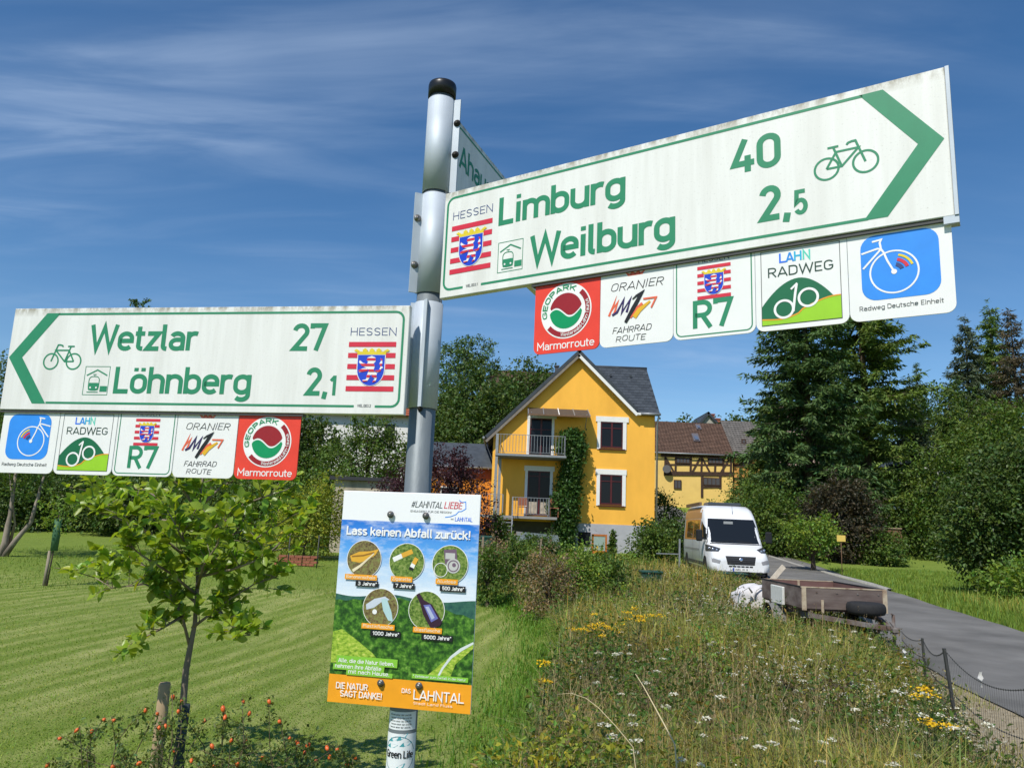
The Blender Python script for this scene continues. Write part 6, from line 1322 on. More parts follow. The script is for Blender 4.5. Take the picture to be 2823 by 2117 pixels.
# ---- the ten route plaques
PLQ = mat('plaque_white', (.80, .80, .78), .4, var=.03, scale=20)
def plaque(sgn, x, w, lab, m=PLQ, h=.151, g='small square route plaques under the arrow signs'):
    o = bpy.data.objects.new('route_plaque', None); COL.objects.link(o); tag(o, lab, 'plaque', g); o.empty_display_size = .05
    o.matrix_world = sgn.matrix_world @ Matrix.Translation((x, -.2485, -.0085))
    poly = rrect(0, -h, w, 0, .014, 5, (1, 1, 0, 0)); mb = MB(); mb.rings([[(a, b, -.003) for a, b in poly], [(a, b, 0) for a, b in poly]]); mb.build('panel', m, o); return o
def p_einheit(o, w, f):
    """blue tile with white front wheel; f=-1 mirrors it"""
    X = lambda a: (a if f == 1 else 1 - a) * w
    a, b = sorted((X(.13), X(.88))); tile = rrect(a, -.119, b, -.011, .022, 6); t = Print().poly(tile).build('blue_tile', SKYB, o)
    q = Print(.0008); cx, cy, r = X(.45), -.0755, .0345
    q.ring(cx, cy, r, .0026); k = .0030
    q.line([(X(.14), -.0395), (X(.30), -.0340), (X(.335), -.0355)], k); q.line([(X(.25), -.0215), (X(.34), -.0195), (X(.325), -.0245), (X(.335), -.0355), (X(.36), -.0420), (X(.39), -.0560), (cx, cy)], k); q.line([(X(.15), -.0650), (X(.335), -.0355)], k); q.disc(cx, cy, .0042, 14); q.build('wheel_drawing', WHT, t)
    for rr_, m_, ww in ((.0120, NAVY, .006), (.0200, REDI, .005), (.0275, GOLD, .0035)):
        a0, a1 = (18, 75) if f == 1 else (105, 162); Print(.0011).ring(cx, cy, rr_, ww, a0, a1).build('flag_arc', m_, t)
    Print().text('Radweg Deutsche Einheit', .014, -.1345, .0078, .12, fit=w - .030).build('lettering', DGREY, o)
def p_lahn(o, w):
    fr = Print(); fr.line([(.010, -.010), (w - .011, -.010), (w - .011, -.142), (.010, -.142), 'Z'], .0011); fr.build('frame_line', DGREY, o)
    x0, x1 = .0105, w - .0115
    for t_, c_, x in (('L', (.02, .16, .75), .0400), ('A', (.02, .26, .72), .0520), ('H', (.02, .42, .66), .0650), ('N', (.10, .58, .45), .0790)): Print().text(t_, x, -.0335, .0170, .17, fit=.0130).build('lettering', INK('lahn_' + t_, c_), o)
    Print().text('RADWEG', .0205, -.0575, .0175, .125, fit=w - .041).build('lettering', INK('dark_green_ink', (.02, .06, .04)), o)
    hill = [(x0, -.1395)] + [(x0 + (x1 - x0) * t, -.064 - .078 * (abs(t - .48) ** 1.9) * 2.3 - (.006 if t > .6 else 0) * (t - .6)) for t in np.linspace(0, 1, 22)] + [(x1, -.1395)]
    hill = [(a, max(b, -.1395)) for a, b in hill]; hl = Print(.0006).poly(hill).build('hill', LAHNG, o)
    cur = [(x0 + (x1 - x0) * t, -.131 + .0285 * sst(.18, .95, t) - .004 * math.sin(t * 3.1) * (t < .5)) for t in np.linspace(0, 1, 20)]
    Print(.0009).poly([(x0, -.1412)] + [(x1, -.1412)] + [(a, float(b)) for a, b in reversed(cur)]).build('meadow', LIME, hl); Print(.0012).line([(a, float(b)) for a, b in cur], .0022).build('path_line', ORG, hl)
    q = Print(.0014); q.ring(.047, -.1160, .0150, .0040); q.ring(.0865, -.1005, .0150, .0040); q.line([(.0620, -.1220), (.0660, -.0900), (.0685, -.0750)], .0040); q.line([(.0695, -.0735), (.0590, -.0830)], .0034); q.build('wheels', WHT, hl)
def p_r7(o, w):
    Print().line(rrect(.006, -.1450, w - .006, .010, .010, 5) + ['Z'], .0021).build('border', GREEN, o)
    Print().text('HESSEN', .047, -.0115, .0120, .10, fit=.058).build('lettering', NAVY, o); arms(o, .0455, -.0180, .55)
    Print().text('R7', .0360, -.1330, .0510, .165, fit=.074).build('lettering', GREEN, o)
def p_oranier(o, w):
    cr = Print(); cr.poly([(.052, -.006), (.058, -.0145), (.088, -.0145), (.094, -.006), (.084, -.0105), (.080, -.006), (.073, -.0100), (.066, -.006), (.062, -.0105)]); cr = cr.build('crown', INK('coral', (.74, .13, .06)), o); d = Print(.0008)
    for x in (.064, .073, .082): d.disc(x, -.0120, .0014, 8)
    d.build('crown_dots', MAR, cr)
    Print().text('ORANIER', .0200, -.0420, .0165, .085, fit=.110, slant=.25, jit=.06).build('lettering', INKB, o)
    Print().text('FAHRRAD', .0260, -.1260, .0125, .10, fit=.080, slant=.25, jit=.08).build('lettering', INKB, o); Print().text('ROUTE', .0330, -.1425, .0115, .10, fit=.062, slant=.2, jit=.08).build('lettering', INKB, o)
    q = Print(.0005); q.line([(.019, -.0900), (.033, -.0560), (.027, -.0760), (.037, -.0640), (.030, -.0860)], .0050); q.build('brush_stroke', INK('coral', 0), o)
    Print(.0008).line([(.026, -.0890), (.036, -.0840), (.050, -.0600), (.046, -.0860), (.064, -.0600), (.056, -.0860)], .0048).build('brush_stroke', INK('violet_ink', (.035, .02, .10)), o)
    Print(.0013).line([(.068, -.0620), (.076, -.0560), (.086, -.0520), (.070, -.0800), (.054, -.1060)], [.002, .004, .007, .009, .006]).build('brush_stroke', INKB, o)
    Print(.0010).line([(.064, -.0980), (.076, -.0830), (.088, -.0720)], [.004, .007, .005]).build('brush_stroke', INK('coral', 0), o); Print(.0011).line([(.072, -.0980), (.082, -.0850), (.104, -.0700)], [.009, .009, .004]).build('brush_stroke', INK('amber_ink', (.72, .42, .02)), o)
    Print(.0012).line([(.090, -.0640), (.116, -.0640), (.106, -.0830)], .0032).build('brush_stroke', INK('coral', 0), o)
def p_marmor(o, w):
    cx, cy, r = w * .49, -.0665, .0575
    dsc = Print().disc(cx, cy, r, 48).build('white_disc', WHT, o)
    Print(.0007).ring(cx, cy, r * .86, r * .18, -140, 48).build('maroon_band', MAR, dsc); 
    def cir(rad, a): return (cx + rad * math.cos(R(a)), cy + rad * math.sin(R(a)))
    ri = r * .64; wave = [(cx - ri + 2 * ri * t, cy + r * .02 + r * .19 * math.sin((t - .02) * 6.283 * .98 + .5) * (1 - .15 * t) - r * .10 + .35 * r * max(0, t - .55)) for t in np.linspace(0, 1, 24)]
    wv = [(x, y) for x, y in wave if (x - cx) ** 2 + (y - cy) ** 2 < (ri * .985) ** 2]
    aL = math.degrees(math.atan2(wv[0][1] - cy, wv[0][0] - cx)) % 360; aR = math.degrees(math.atan2(wv[-1][1] - cy, wv[-1][0] - cx)); g_ = r * .035
    Print(.0009).poly([(x, y + g_) for x, y in wv] + [cir(ri, aR + (aL - aR) * k / 18) for k in range(1, 18)]).build('disc_half', MAR, dsc)
    Print(.0009).poly([(x, y - g_) for x, y in reversed(wv)] + [cir(ri, aL + (360 + aR - aL) * k / 18) for k in range(1, 18)]).build('disc_half', TEAL, dsc)
    def arct(t_, a0, a1, rad, h, inward, m, wgt):
        q = Print(.0012); L_ = R(abs(a1 - a0)) * rad
        if not inward: fn = lambda X, Y: cir(rad + Y, a0 - math.degrees(X / rad))
        else: fn = lambda X, Y: cir(rad - Y, a0 + math.degrees(X / rad))
        q.text(t_, 0, 0, h, wgt, fit=L_, fn=fn); return q.build('lettering', m, dsc)
    arct('GEOPARK', 196, 62, r * .755, r * .185, False, TEAL, .19); arct('Westerwald-Lahn-Taunus', 258, 382, r * .915, r * .13, True, WHT, .13)
    Print().text('Marmorroute', .0080, -.1440, .0165, .125, fit=w - .018).build('lettering', WHT, o)
for sg, sgname, ang in ((RS, 'Limburg', 1), (LS, 'Wetzlar', -1)):
    W_ = .1487; xs = [.2475 + k * .1495 for k in range(5)] if ang == 1 else [.0075 + k * .1507 for k in range(5)]
    kinds = ['m', 'o', 'r', 'l', 'e'] if ang == 1 else ['e', 'l', 'r', 'o', 'm']
    for x, k in zip(xs, kinds):
        lab = {'m': 'red plaque with green and maroon disc, under the %s arrow sign', 'o': 'white plaque with brush-stroke zigzag and handwriting, under the %s arrow sign', 'r': 'white plaque with green R7 and small striped arms, under the %s arrow sign', 'l': 'plaque with green hill and white bicycle wheels, under the %s arrow sign', 'e': 'plaque with blue tile and white bicycle wheel, under the %s arrow sign'}[k] % sgname
        o = plaque(sg, x, W_, lab, RED2 if k == 'm' else PLQ)
        {'m': p_marmor, 'o': p_oranier, 'r': p_r7, 'l': p_lahn}.get(k, lambda o, w: p_einheit(o, w, ang))(o, W_)
# ------------------------------------------------------------------ the poster
KP = 1.06; PSC = KP
PO = panel('poster_board', 'upright poster board with blue sky, litter photos and orange foot, bolted to the post', (-.3657, 1.7217, 1.8132), (.980, -.199), .297 * KP, .42 * KP, mat('poster_white', (.82, .83, .84), .35, spec=.4), .003, 'poster')
class SP(Print):
    def build(s, name, m, parent, z0=0.): s.v = [(a * KP, b * KP, c) for a, b, c in s.v]; return super().build(name, m, parent, z0)
def pmat(name, fn, rough=.35):
    m = bpy.data.materials.new(name); m.use_nodes = True; t = m.node_tree; b = t.nodes['Principled BSDF']; b.inputs['Roughness'].default_value = rough; tcn = t.nodes.new('ShaderNodeTexCoord'); MATS[name] = m
    def noise(sc, det=6, st=(1, 1, 1), loc=(0, 0, 0)):
        mp = t.nodes.new('ShaderNodeMapping'); mp.inputs['Scale'].default_value = st; mp.inputs['Location'].default_value = loc; t.links.new(tcn.outputs['Object'], mp.inputs[0]); x = t.nodes.new('ShaderNodeTexNoise'); x.inputs['Scale'].default_value = sc; x.inputs['Detail'].default_value = det; x.inputs['Roughness'].default_value = .65; t.links.new(mp.outputs[0], x.inputs['Vector']); return x.outputs['Fac']
    def rmp(v, stops):
        r_ = t.nodes.new('ShaderNodeValToRGB'); e = r_.color_ramp.elements
        while len(e) < len(stops): e.new(.5)
        for el, (p, c) in zip(e, stops): el.position = p; el.color = (*c, 1)
        t.links.new(v, r_.inputs[0]); return r_.outputs[0]
    def axis_(i, a, b_):
        s_ = t.nodes.new('ShaderNodeSeparateXYZ'); t.links.new(tcn.outputs['Object'], s_.inputs[0]); mr = t.nodes.new('ShaderNodeMapRange'); mr.inputs['From Min'].default_value = a; mr.inputs['From Max'].default_value = b_; t.links.new(s_.outputs[i], mr.inputs['Value']); return mr.outputs[0]
    def mix(f, a, c, mode='MIX'):
        mx = t.nodes.new('ShaderNodeMix'); mx.data_type = 'RGBA'; mx.blend_type = mode
        if isinstance(f, float): mx.inputs['Factor'].default_value = f
        else: t.links.new(f, mx.inputs['Factor'])
        for s_, v in (('A', a), ('B', c)):
            if isinstance(v, tuple): mx.inputs[s_].default_value = (*v, 1)
            else: t.links.new(v, mx.inputs[s_])
        return mx.outputs['Result']
    t.links.new(fn(noise, rmp, axis_, mix), b.inputs['Base Color']); return m
K_ = lambda v: v * KP
psky = pmat('printed_sky', lambda no, rm, ax, mx: mx(rm(no(16, 5, (1, 2.6, 1)), [(.45, (0, 0, 0)), (.72, (.7, .7, .7))]), rm(ax(1, K_(-.215), K_(-.06)), [(0, (.72, .78, .84)), (.35, (.45, .62, .82)), (.62, (.10, .36, .78)), (1, (.01, .16, .62))]), (.8, .83, .86)))
pfar = pmat('printed_far_hills', lambda no, rm, ax, mx: rm(no(90, 5), [(.3, (.01, .06, .06)), (.7, (.05, .16, .10))]))
phill = pmat('printed_hills', lambda no, rm, ax, mx: rm(no(75, 9), [(.30, (.004, .018, .004)), (.46, (.02, .085, .010)), (.58, (.08, .22, .02)), (.72, (.26, .42, .09))]))
pfield = pmat('printed_fields', lambda no, rm, ax, mx: rm(no(110, 7, (1, 1.6, 1), (.3, 0, 0)), [(.3, (.05, .14, .01)), (.5, (.30, .46, .04)), (.65, (.55, .60, .12)), (.78, (.75, .66, .35))]))
pgrass = pmat('printed_grass', lambda no, rm, ax, mx: rm(no(210, 9), [(.36, (.02, .05, .01)), (.5, (.13, .22, .03)), (.68, (.32, .36, .12)), (.8, (.5, .42, .25))]))
pdirt = pmat('printed_ground', lambda no, rm, ax, mx: rm(no(200, 9, (1, 1, 1), (1, 2, 0)), [(.36, (.06, .04, .015)), (.5, (.20, .15, .06)), (.7, (.22, .30, .07))]))
SP().rect(0.0005, -.240, .2965, -.0602).build('sky_picture', psky, PO)
g = G(200); xs = np.linspace(.0005, .2965, 40)
far = -.2095 - .004 * np.sin(xs * 40) - .006 * (xs > .2) * np.sin((xs - .2) * 30); SP(.0007).poly([(.2965, -.262), (.0005, -.262)][::-1] + [(float(a), float(b)) for a, b in zip(xs, far)][::-1]).build('hills', pfar, PO)
nh = -.2115 - .012 * (1 - np.exp(-((xs - .12) / .07) ** 2)) - .05 * np.clip(xs - .2, 0, 1) * 4 + .0015 * np.sin(xs * 190); SP(.0010).poly([(.2965, -.372), (.0005, -.372)][::-1] + [(float(a), float(b)) for a, b in zip(xs, nh)][::-1]).build('hills', phill, PO)
SP(.0013).poly([(.001, -.285), (.02, -.279), (.05, -.296), (.09, -.322), (.10, -.332), (.06, -.340), (.001, -.345)]).build('field', pfield, PO); SP(.0013).poly([(.2, -.36), (.24, -.325), (.275, -.300), (.2965, -.285), (.2965, -.298), (.262, -.33), (.25, -.362)]).build('field', pfield, PO)
SP(.0016).line([(.225, -.362), (.236, -.340), (.252, -.318), (.272, -.302), (.2962, -.288)], [.004, .004, .005, .006, .004]).build('river', INK('pale_river', (.62, .68, .66)), PO)
SP(.0018).rect(.0003, -.4197, .2967, -.3665).build('orange_band', INK('poster_orange', (.83, .34, .015)), PO)
SP(.0022).text('Lass keinen Abfall zurück!', .0135, -.0902, .0175, .19, fit=.267).build('lettering', WHT, PO)
tl_ = SP(); tl_.text('#LAHNTAL', .1495, -.0300, .0135, .10, fit=.068, slant=.2, jit=.05); tl_.build('lettering', DGREY, PO); SP().text('LIEBE', .2200, -.0300, .0140, .11, fit=.039, slant=.2).build('lettering', REDI, PO)
SP().text('ENGAGIERT FÜR DIE REGION!', .1495, -.0395, .0042, .12, fit=.088).build('lettering', DGREY, PO); SP().line([(.252, -.0120), (.258, -.0165), (.266, -.0150), (.267, -.0290), (.258, -.0345), (.252, -.0350), (.247, -.0410), (.236, -.0455), (.224, -.0475)], .0016).build('river_line', SKYB, PO)
SP().text('DAS', .2365, -.0520, .0028, .14, fit=.006).build('lettering', DGREY, PO); SP().text('LAHNTAL', .2450, -.0545, .0085, .12, fit=.037).build('lettering', INK('lahn_L', 0), PO)
def photo(cx, cy, m, name):
    SP(.0022).disc(cx, cy, .0378, 40).build('photo_rim', WHT, PO); return SP(.0025).disc(cx, cy, .0366, 40).build(name, m, PO)
f1 = photo(.0567, -.1380, pdirt, 'banana_photo'); SP(.0028).poly([(.026, -.133), (.045, -.124), (.070, -.122), (.088, -.117), (.080, -.130), (.062, -.141), (.048, -.146), (.030, -.144)]).build('banana_peel', INK('peel', (.70, .38, .04)), f1); SP(.0031).line([(.034, -.163), (.050, -.152), (.078, -.126)], [.006, .005, .002]).build('peel_edge', INK('peel_pale', (.75, .66, .45)), f1); SP(.0033).line([(.030, -.134), (.055, -.131), (.078, -.124)], .0025).build('peel_rib', INK('peel_dark', (.30, .14, .02)), f1)
f2 = photo(.1490, -.1400, pgrass, 'cigarette_photo'); SP(.0028).line([(.120, -.137), (.140, -.127)], .0095).line([(.160, -.152), (.165, -.140)], .009).build('paper', WHT, f2); SP(.0031).line([(.138, -.128), (.160, -.118)], .0095).line([(.164, -.143), (.170, -.131)], .009).build('filter', INK('peel', 0), f2); SP(.0033).line([(.1585, -.155), (.1605, -.150)], .009).build('ash', INKB, f2)
f3 = photo(.2405, -.1400, pgrass, 'can_photo'); SP(.0028).poly([(.226, -.112), (.252, -.110), (.256, -.135), (.230, -.140)]).build('can', INK('can_plum', (.16, .10, .15)), f3); SP(.0031).disc(.2475, -.143, .0145, 24).build('can_end', INK('can_silver', (.5, .5, .48)), f3); SP(.0034).ring(.2475, -.143, .0105, .002).disc(.249, -.141, .004, 12).build('can_opening', INK('can_plum', 0), f3); SP(.0036).ring(.222, -.152, .0135, .0012).build('loop', WHT, f3); SP(.0030).rect(.230, -.130, .250, -.118).build('can_print', INK('can_silver', 0), f3)
f4 = photo(.0994, -.2320, pdirt, 'bottle_photo'); SP(.0028).poly([(.068, -.228), (.085, -.216), (.108, -.210), (.118, -.216), (.100, -.222), (.086, -.233), (.070, -.238)]).build('plastic', INK('plastic_pale', (.55, .6, .68)), f4); SP(.0031).poly([(.100, -.215), (.112, -.214), (.124, -.240), (.128, -.258), (.118, -.256), (.106, -.238)]).build('plastic', INK('plastic_blue', (.42, .60, .62)), f4); SP(.0033).disc(.088, -.241, .005, 12).build('cap', WHT, f4)
f5 = photo(.1968, -.2320, pgrass, 'glass_photo'); SP(.0028).poly([(.1735, -.203), (.180, -.199), (.190, -.212), (.208, -.220), (.231, -.252), (.226, -.260), (.208, -.266), (.190, -.240), (.184, -.222)]).build('bottle', INK('bottle_brown', (.035, .012, .03)), f5); SP(.0031).poly([(.190, -.222), (.204, -.220), (.222, -.246), (.208, -.254)]).build('bottle_label', INK('label_blue', (.14, .15, .42)), f5); SP(.0033).poly([(.194, -.225), (.201, -.224), (.215, -.245), (.209, -.249)]).build('bottle_label_light', INK('label_pale', (.40, .45, .62)), f5)
LAB = (('Bananenschale', (.0183, -.1695, .0881, -.1800), '3 Jahre*', (.0427, -.1815, .0921, -.1930)), ('Zigarette', (.1180, -.1690, .1637, -.1795), '7 Jahre*', (.1238, -.1815, .1694, -.1930)), ('Aludose', (.2127, -.1690, .2587, -.1795), '500 Jahre*', (.2222, -.1815, .2754, -.1930)), ('Plastikflasche', (.0623, -.2640, .1327, -.2745), '1000 Jahre*', (.0819, -.2765, .1463, -.2880)), ('Glasflasche', (.1714, -.2645, .2314, -.2750), '5000 Jahre*', (.1899, -.2770, .2543, -.2885)))
for a, r1, b, r2 in LAB:
    o = SP(.0040).rect(r1[0], r1[3], r1[2], r1[1]).build('label_strip', INK('poster_orange', 0), PO); SP(.0043).text(a, r1[0] + .003, r1[3] + .0025, .0064, .15, fit=r1[2] - r1[0] - .006).build('lettering', INK('ink_cream', (.85, .72, .5)), o)
    o = SP(.0041).rect(r2[0], r2[3], r2[2], r2[1]).build('label_strip', INKB, PO); SP(.0044).text(b, r2[0] + .005, r2[3] + .0025, .0070, .19, fit=r2[2] - r2[0] - .008).build('lettering', WHT, o)
GS = INK('strip_green', (.22, .50, .045))
for t_, r_ in (('Alle, die die Natur lieben,', (.0143, -.3455, .1437, -.3295)), ('nehmen ihre Abfälle', (.0083, -.3565, .1170, -.3456)), ('mit nach Hause.', (.0374, -.3655, .1350, -.3566))):
    o = SP(.0042).rect(*r_).build('label_strip', GS, PO); SP(.0045).text(t_, r_[0] + .004, r_[1] + .0032, .0078, .15, fit=r_[2] - r_[0] - .010).build('lettering', WHT, o)
o = SP(.0042).rect(.1749, -.3620, .2898, -.3530).build('label_strip', GS, PO); SP(.0045).text('* Zeitdauer zum Zerfall in der Natur', .1775, -.3595, .0045, .12, fit=.108).build('lettering', WHT, o)
SP(.0045).text('DIE NATUR', .0175, -.3925, .0120, .15, fit=.068).text('SAGT DANKE!', .0275, -.4070, .0120, .15, fit=.089).build('lettering', WHT, PO)
SP(.0045).text('DAS', .1560, -.3905, .0085, .14, fit=.019).build('lettering', WHT, PO); SP(.0045).text('LAHNTAL', .1800, -.4010, .0185, .13, fit=.104).build('lettering', WHT, PO); SP(.0045).text('Stadt Land Fluss', .1810, -.4100, .0048, .11, fit=.080).build('lettering', WHT, PO)
for x, y in ((.1086, -.0462), (.1846, -.0460), (.1118, -.3760), (.1912, -.3752)): bolt(PO, x * KP, y * KP, .0048, .0052)
# brackets behind the board
for y in (-.0462, -.3756): MB().box((.100, y * KP - .012, -.0075), (.212, y * KP + .012, -.0032)).build('bracket', ALU, PO)
# stickers wrapped on the pole
def wrap(name, lab, z0, z1, a0, a1, m, off=.0006):
    o = empty(name, (PCX, PCY, z0), lab, 'sticker'); mb = MB(); n = 16; mb.rings([[(math.cos(R(a)) * (PRAD + off), math.sin(R(a)) * (PRAD + off), z) for z in (0, z1 - z0)] for a in np.linspace(a0, a1, n)], False, True, False); mb.build('sheet', m, o); return o
def wp(o, q, name, m, a_mid):
    """wrap flat print (x around the pole, y up) on the pole"""
    mb = MB(); mb.v = [(math.cos(R(a_mid) + v[0] / PRAD) * (PRAD + .0006 + v[2]), math.sin(R(a_mid) + v[0] / PRAD) * (PRAD + .0006 + v[2]), v[1]) for v in q.v]; mb.f = q.f; mb.sm = [False] * len(q.f); return mb.build(name, m, o)
zs0, zs1 = P(1100, 2260, PCY - .03).z, P(1100, 2022, PCY - .03).z; STW = mat('sticker_white', (.74, .77, .78), .45, var=.06, scale=40)
s_ = wrap('sticker', 'white sticker with green leaf ring and Green Life lettering low on the post', zs0, zs1, 195, 345, STW); AM = 266; hS = zs1 - zs0
q = Print(.0003); q.ring(0, hS * .755, .0350, .0013, 15, 165); q.ring(0, hS * .755, .0350, .0013, 195, 345); wp(s_, q, 'ring', INK('teal_ink', (.02, .16, .20)), AM)
q = Print(.0004)
for a, b, an in ((-.012, .026, 25), (.006, .030, 35), (.014, .018, 20), (-.016, .014, 10), (-.014, -.028, 20), (.004, -.022, 40), (.014, -.032, 35)):
    c, s__ = math.cos(R(an)), math.sin(R(an)); q.poly([(a + x * c - y * s__, hS * .755 + b * 1.15 + x * s__ + y * c) for x, y in ((-.014, 0), (-.005, .0045), (.006, .003), (.014, 0), (.005, -.004), (-.006, -.003))])
wp(s_, q, 'leaf', INK('teal_leaf', (.06, .32, .36)), AM); q = Print(.0009); q.text('Green Life', -.0300, hS * .755 - .007, .0150, .15, fit=.062); wp(s_, q, 'lettering', INKB, AM)
za, zb3 = P(1105, 2012, PCY - .03).z, P(1105, 1962, PCY - .03).z; s_ = wrap('sticker', 'smaller white sticker with fine print just below the poster', za, zb3, 205, 335, STW); q = Print(.0003)
for k in range(5): q.text('nennen einer der und die', -.024 + .002 * (k % 2), .004 + k * .0062, .0034, .14, fit=.046)
wp(s_, q, 'fine_print', DGREY, 266)
# ------------------------------------------------------------------ grasses, flowers and the rose bush
GM = leaf_mat('meadow_blade', (.30, .31, .070), .35, .6); GMl = leaf_mat('lawn_blade', (.185, .270, .040), .35, .6); STRAW = leaf_mat('straw', (.42, .33, .16), .25, .7); FLW = leaf_mat('umbel_white', (.62, .60, .50), .2, .7); FLY = leaf_mat('flower_yellow', (.72, .46, .010), .25, .6)
def blades(g, x, y, h, w, lean, tint, z=None, curve=.35):
    """tapering bent blades: two quads... a quad and a tip"""
    n = len(x); z = gz(x, y) if z is None else z; a = g.uniform(0, 6.283, n); d = np.stack([np.cos(a), np.sin(a), np.zeros(n)], 1); b = np.stack([x, y, z - .01], 1)
    sd = np.stack([-np.sin(a + g.normal(0, .8, n)), np.cos(a), np.zeros(n)], 1); sd = unit(sd) * (w / 2)[:, None]
    m = b + d * (lean * h * .35)[:, None] + np.array([0, 0, 1]) * (h * .58)[:, None]; t = b + d * (lean * h)[:, None] + np.array([0, 0, 1]) * (h * (1 - curve * lean))[:, None]
    v = np.stack([b - sd, b + sd, m + sd * .75, m - sd * .75, t], 1).reshape(-1, 3); k = np.arange(n)[:, None] * 5
    return v, [k + np.array([[0, 1, 2, 3]]), k + np.array([[3, 2, 4]])], np.repeat(tint, 5, 0)
def grass_obj(name, label, g, x, y, h, w, lean, tint, m, curve=.35):
    v, f, t = blades(g, x, y, h, w, lean, tint, None, curve); return tag(link(name, np_mesh(name, v, f, t), m), label, kind='stuff')
def in_view(x, y, m=.15):
    return np.abs(x) < (y * (1411.5 / 2100) * 1.06 + m + .35)
def near_sample(g, n, y0, y1, xlo, xhi, p=1.6):
    """points denser close to the camera"""
    u = g.random(n); y = y0 * (y1 / y0) ** (u ** (1 / 1.0)); x0, x1 = xlo(y), xhi(y); x = x0 + (x1 - x0) * g.random(n); k = in_view(x, y); return x[k], y[k]
# meadow
g = G(300)
fence_x = lambda y: np.interp(y, [3.2, 5, 6.7, 9.6, 12.2, 16, 24, 27], [2.9, 3.45, 3.95, 5.1, 6.0, 7.0, 7.2, 6.4])
x, y = near_sample(g, 150000, 3.1, 27, lambda y: lawn_edge(y) + .05, fence_x)
k = (patch(x, y, 1.3, 1) + g.normal(0, .3, len(x)) > -.75); x, y = x[k], y[k]
pt = patch(x, y, 1.1, 2); h = np.clip(g.normal(.31, .13, len(x)) * (1 + .85 * pt) * np.interp(x - lawn_edge(y), [0, .8], [.65, 1.15]) * np.interp(fence_x(y) - x, [0, .8], [.35, 1]), .06, .95)
t = tints(len(x), g, .55, 1.35, .14); dry = (g.random(len(x)) < np.clip(.22 + .5 * patch(x, y, .8, 3), .04, .75)); t[dry] *= np.array([1.7, 1.25, 1.8]); lush = (pt < -.2) | (x - lawn_edge(y) < .25 + .3 * patch(x, y, 1.5, 21)); t[lush] *= np.array([.60, 1.0, .65])
grass_obj('meadow_grass', 'tall rough meadow grass, green and straw coloured, right of the post', g, x, y, h, np.clip(.0045 + .00075 * y, .004, .02) * g.uniform(.6, 1.3, len(x)), np.abs(g.normal(.65, .45, len(x))), t, GM)
# thin seed stalks above it
x, y = near_sample(g, 24000, 3.1, 25, lambda y: lawn_edge(y) + .1, fence_x); h = np.clip(g.normal(.48, .15, len(x)), .2, .9) * np.interp(fence_x(y) - x, [0, 1], [.5, 1]); grass_obj('dry_stalks', 'dry straw-coloured seed stalks standing in the meadow', g, x, y, h, np.clip(.0026 + .0005 * y, .002, .01), np.abs(g.normal(.4, .3, len(x))), tints(len(x), g, .5, 1.25, .06), STRAW)
# herb leaves filling the meadow
x, y = near_sample(g, 60000, 3.1, 24, lambda y: lawn_edge(y) + .05, fence_x); n = len(x); z = gz(x, y) + np.abs(g.normal(.2, .14, n)); c = np.stack([x, y, z], 1); L = np.clip(.03 + .0035 * y, .03, .09) * g.uniform(.6, 1.4, n); tt = tints(n, g, .5, 1.3, .18); tt[g.random(n) < .10] *= np.array([2.0, .95, .9])
v, f, ti = kites(c, g.normal(0, 1, (n, 3)), g.normal(0, 1, (n, 3)) + np.array([0, 0, 1.2]), L, L * .45, tt); tag(link('meadow_herbs', np_mesh('meadow_herbs', v, [f], ti), LM['mid']), 'low leafy herbs between the meadow grasses', kind='stuff')
# tall leafy herbs in loose stands: upright stems with narrow leaves
x, y = near_sample(g, 1500, 3.6, 22, lambda y: lawn_edge(y) + .1, fence_x); k = patch(x, y, 1.5, 25) + g.normal(0, .15, len(x)) > .05; x, y = x[k], y[k]; m_n = len(x); hh = g.uniform(.3, .88, m_n) * np.interp(fence_x(y) - x, [0, 1], [.5, 1]); lx, ly = g.normal(0, .16, m_n), g.normal(0, .16, m_n); kk = 26
i_ = np.repeat(np.arange(m_n), kk); t_ = g.uniform(.15, 1.0, len(i_)); c = np.stack([x[i_] + lx[i_] * t_ * hh[i_], y[i_] + ly[i_] * t_ * hh[i_], gz(x, y)[i_] + hh[i_] * t_], 1); a_ = g.uniform(0, 6.28, len(i_)); d = np.stack([np.cos(a_), np.sin(a_), g.normal(.35, .4, len(i_))], 1); L = np.clip(.045 + .0035 * y[i_], .04, .11) * g.uniform(.6, 1.3, len(i_)) * (1.25 - .6 * t_); c = c + unit(d) * L[:, None] * .5
kind_ = g.random(m_n); tt = np.where((kind_ < .5)[:, None], [[.75, .95, .9]], np.where((kind_ < .82)[:, None], [[1.5, 1.35, .8]], [[2.1, 1.0, .9]])) * g.uniform(.7, 1.25, (m_n, 1)); v, f, ti = kites(c, d, g.normal(0, .6, (len(i_), 3)) + np.array([0, 0, 1]), L, L * .34, tt[i_] * g.uniform(.7, 1.25, (len(i_), 1)))
tag(link('tall_herbs', np_mesh('tall_herbs', v, [f], ti), LM['mid']), 'stands of tall leafy herbs rising out of the meadow', kind='stuff')
# ragged edge between lawn and meadow
y = 3.2 * (20 / 3.2) ** g.random(26000); x = lawn_edge(y) + g.normal(.05, .34, len(y)); k = in_view(x, y) & (patch(x, y, 2.4, 27) + g.normal(0, .25, len(x)) > -.3); x, y = x[k], y[k]; grass_obj('edge_grass', 'lush uncut grass along the ragged edge of the lawn', g, x, y, np.clip(g.normal(.10, .05, len(x)) + .10 * np.clip(x - lawn_edge(y), -.3, .6), .02, .3), np.clip(.004 + .0008 * y, .004, .016), np.abs(g.normal(.5, .3, len(x))), tints(len(x), g, .65, 1.2, .12) * np.array([.75, 1.0, .75]), GMl)
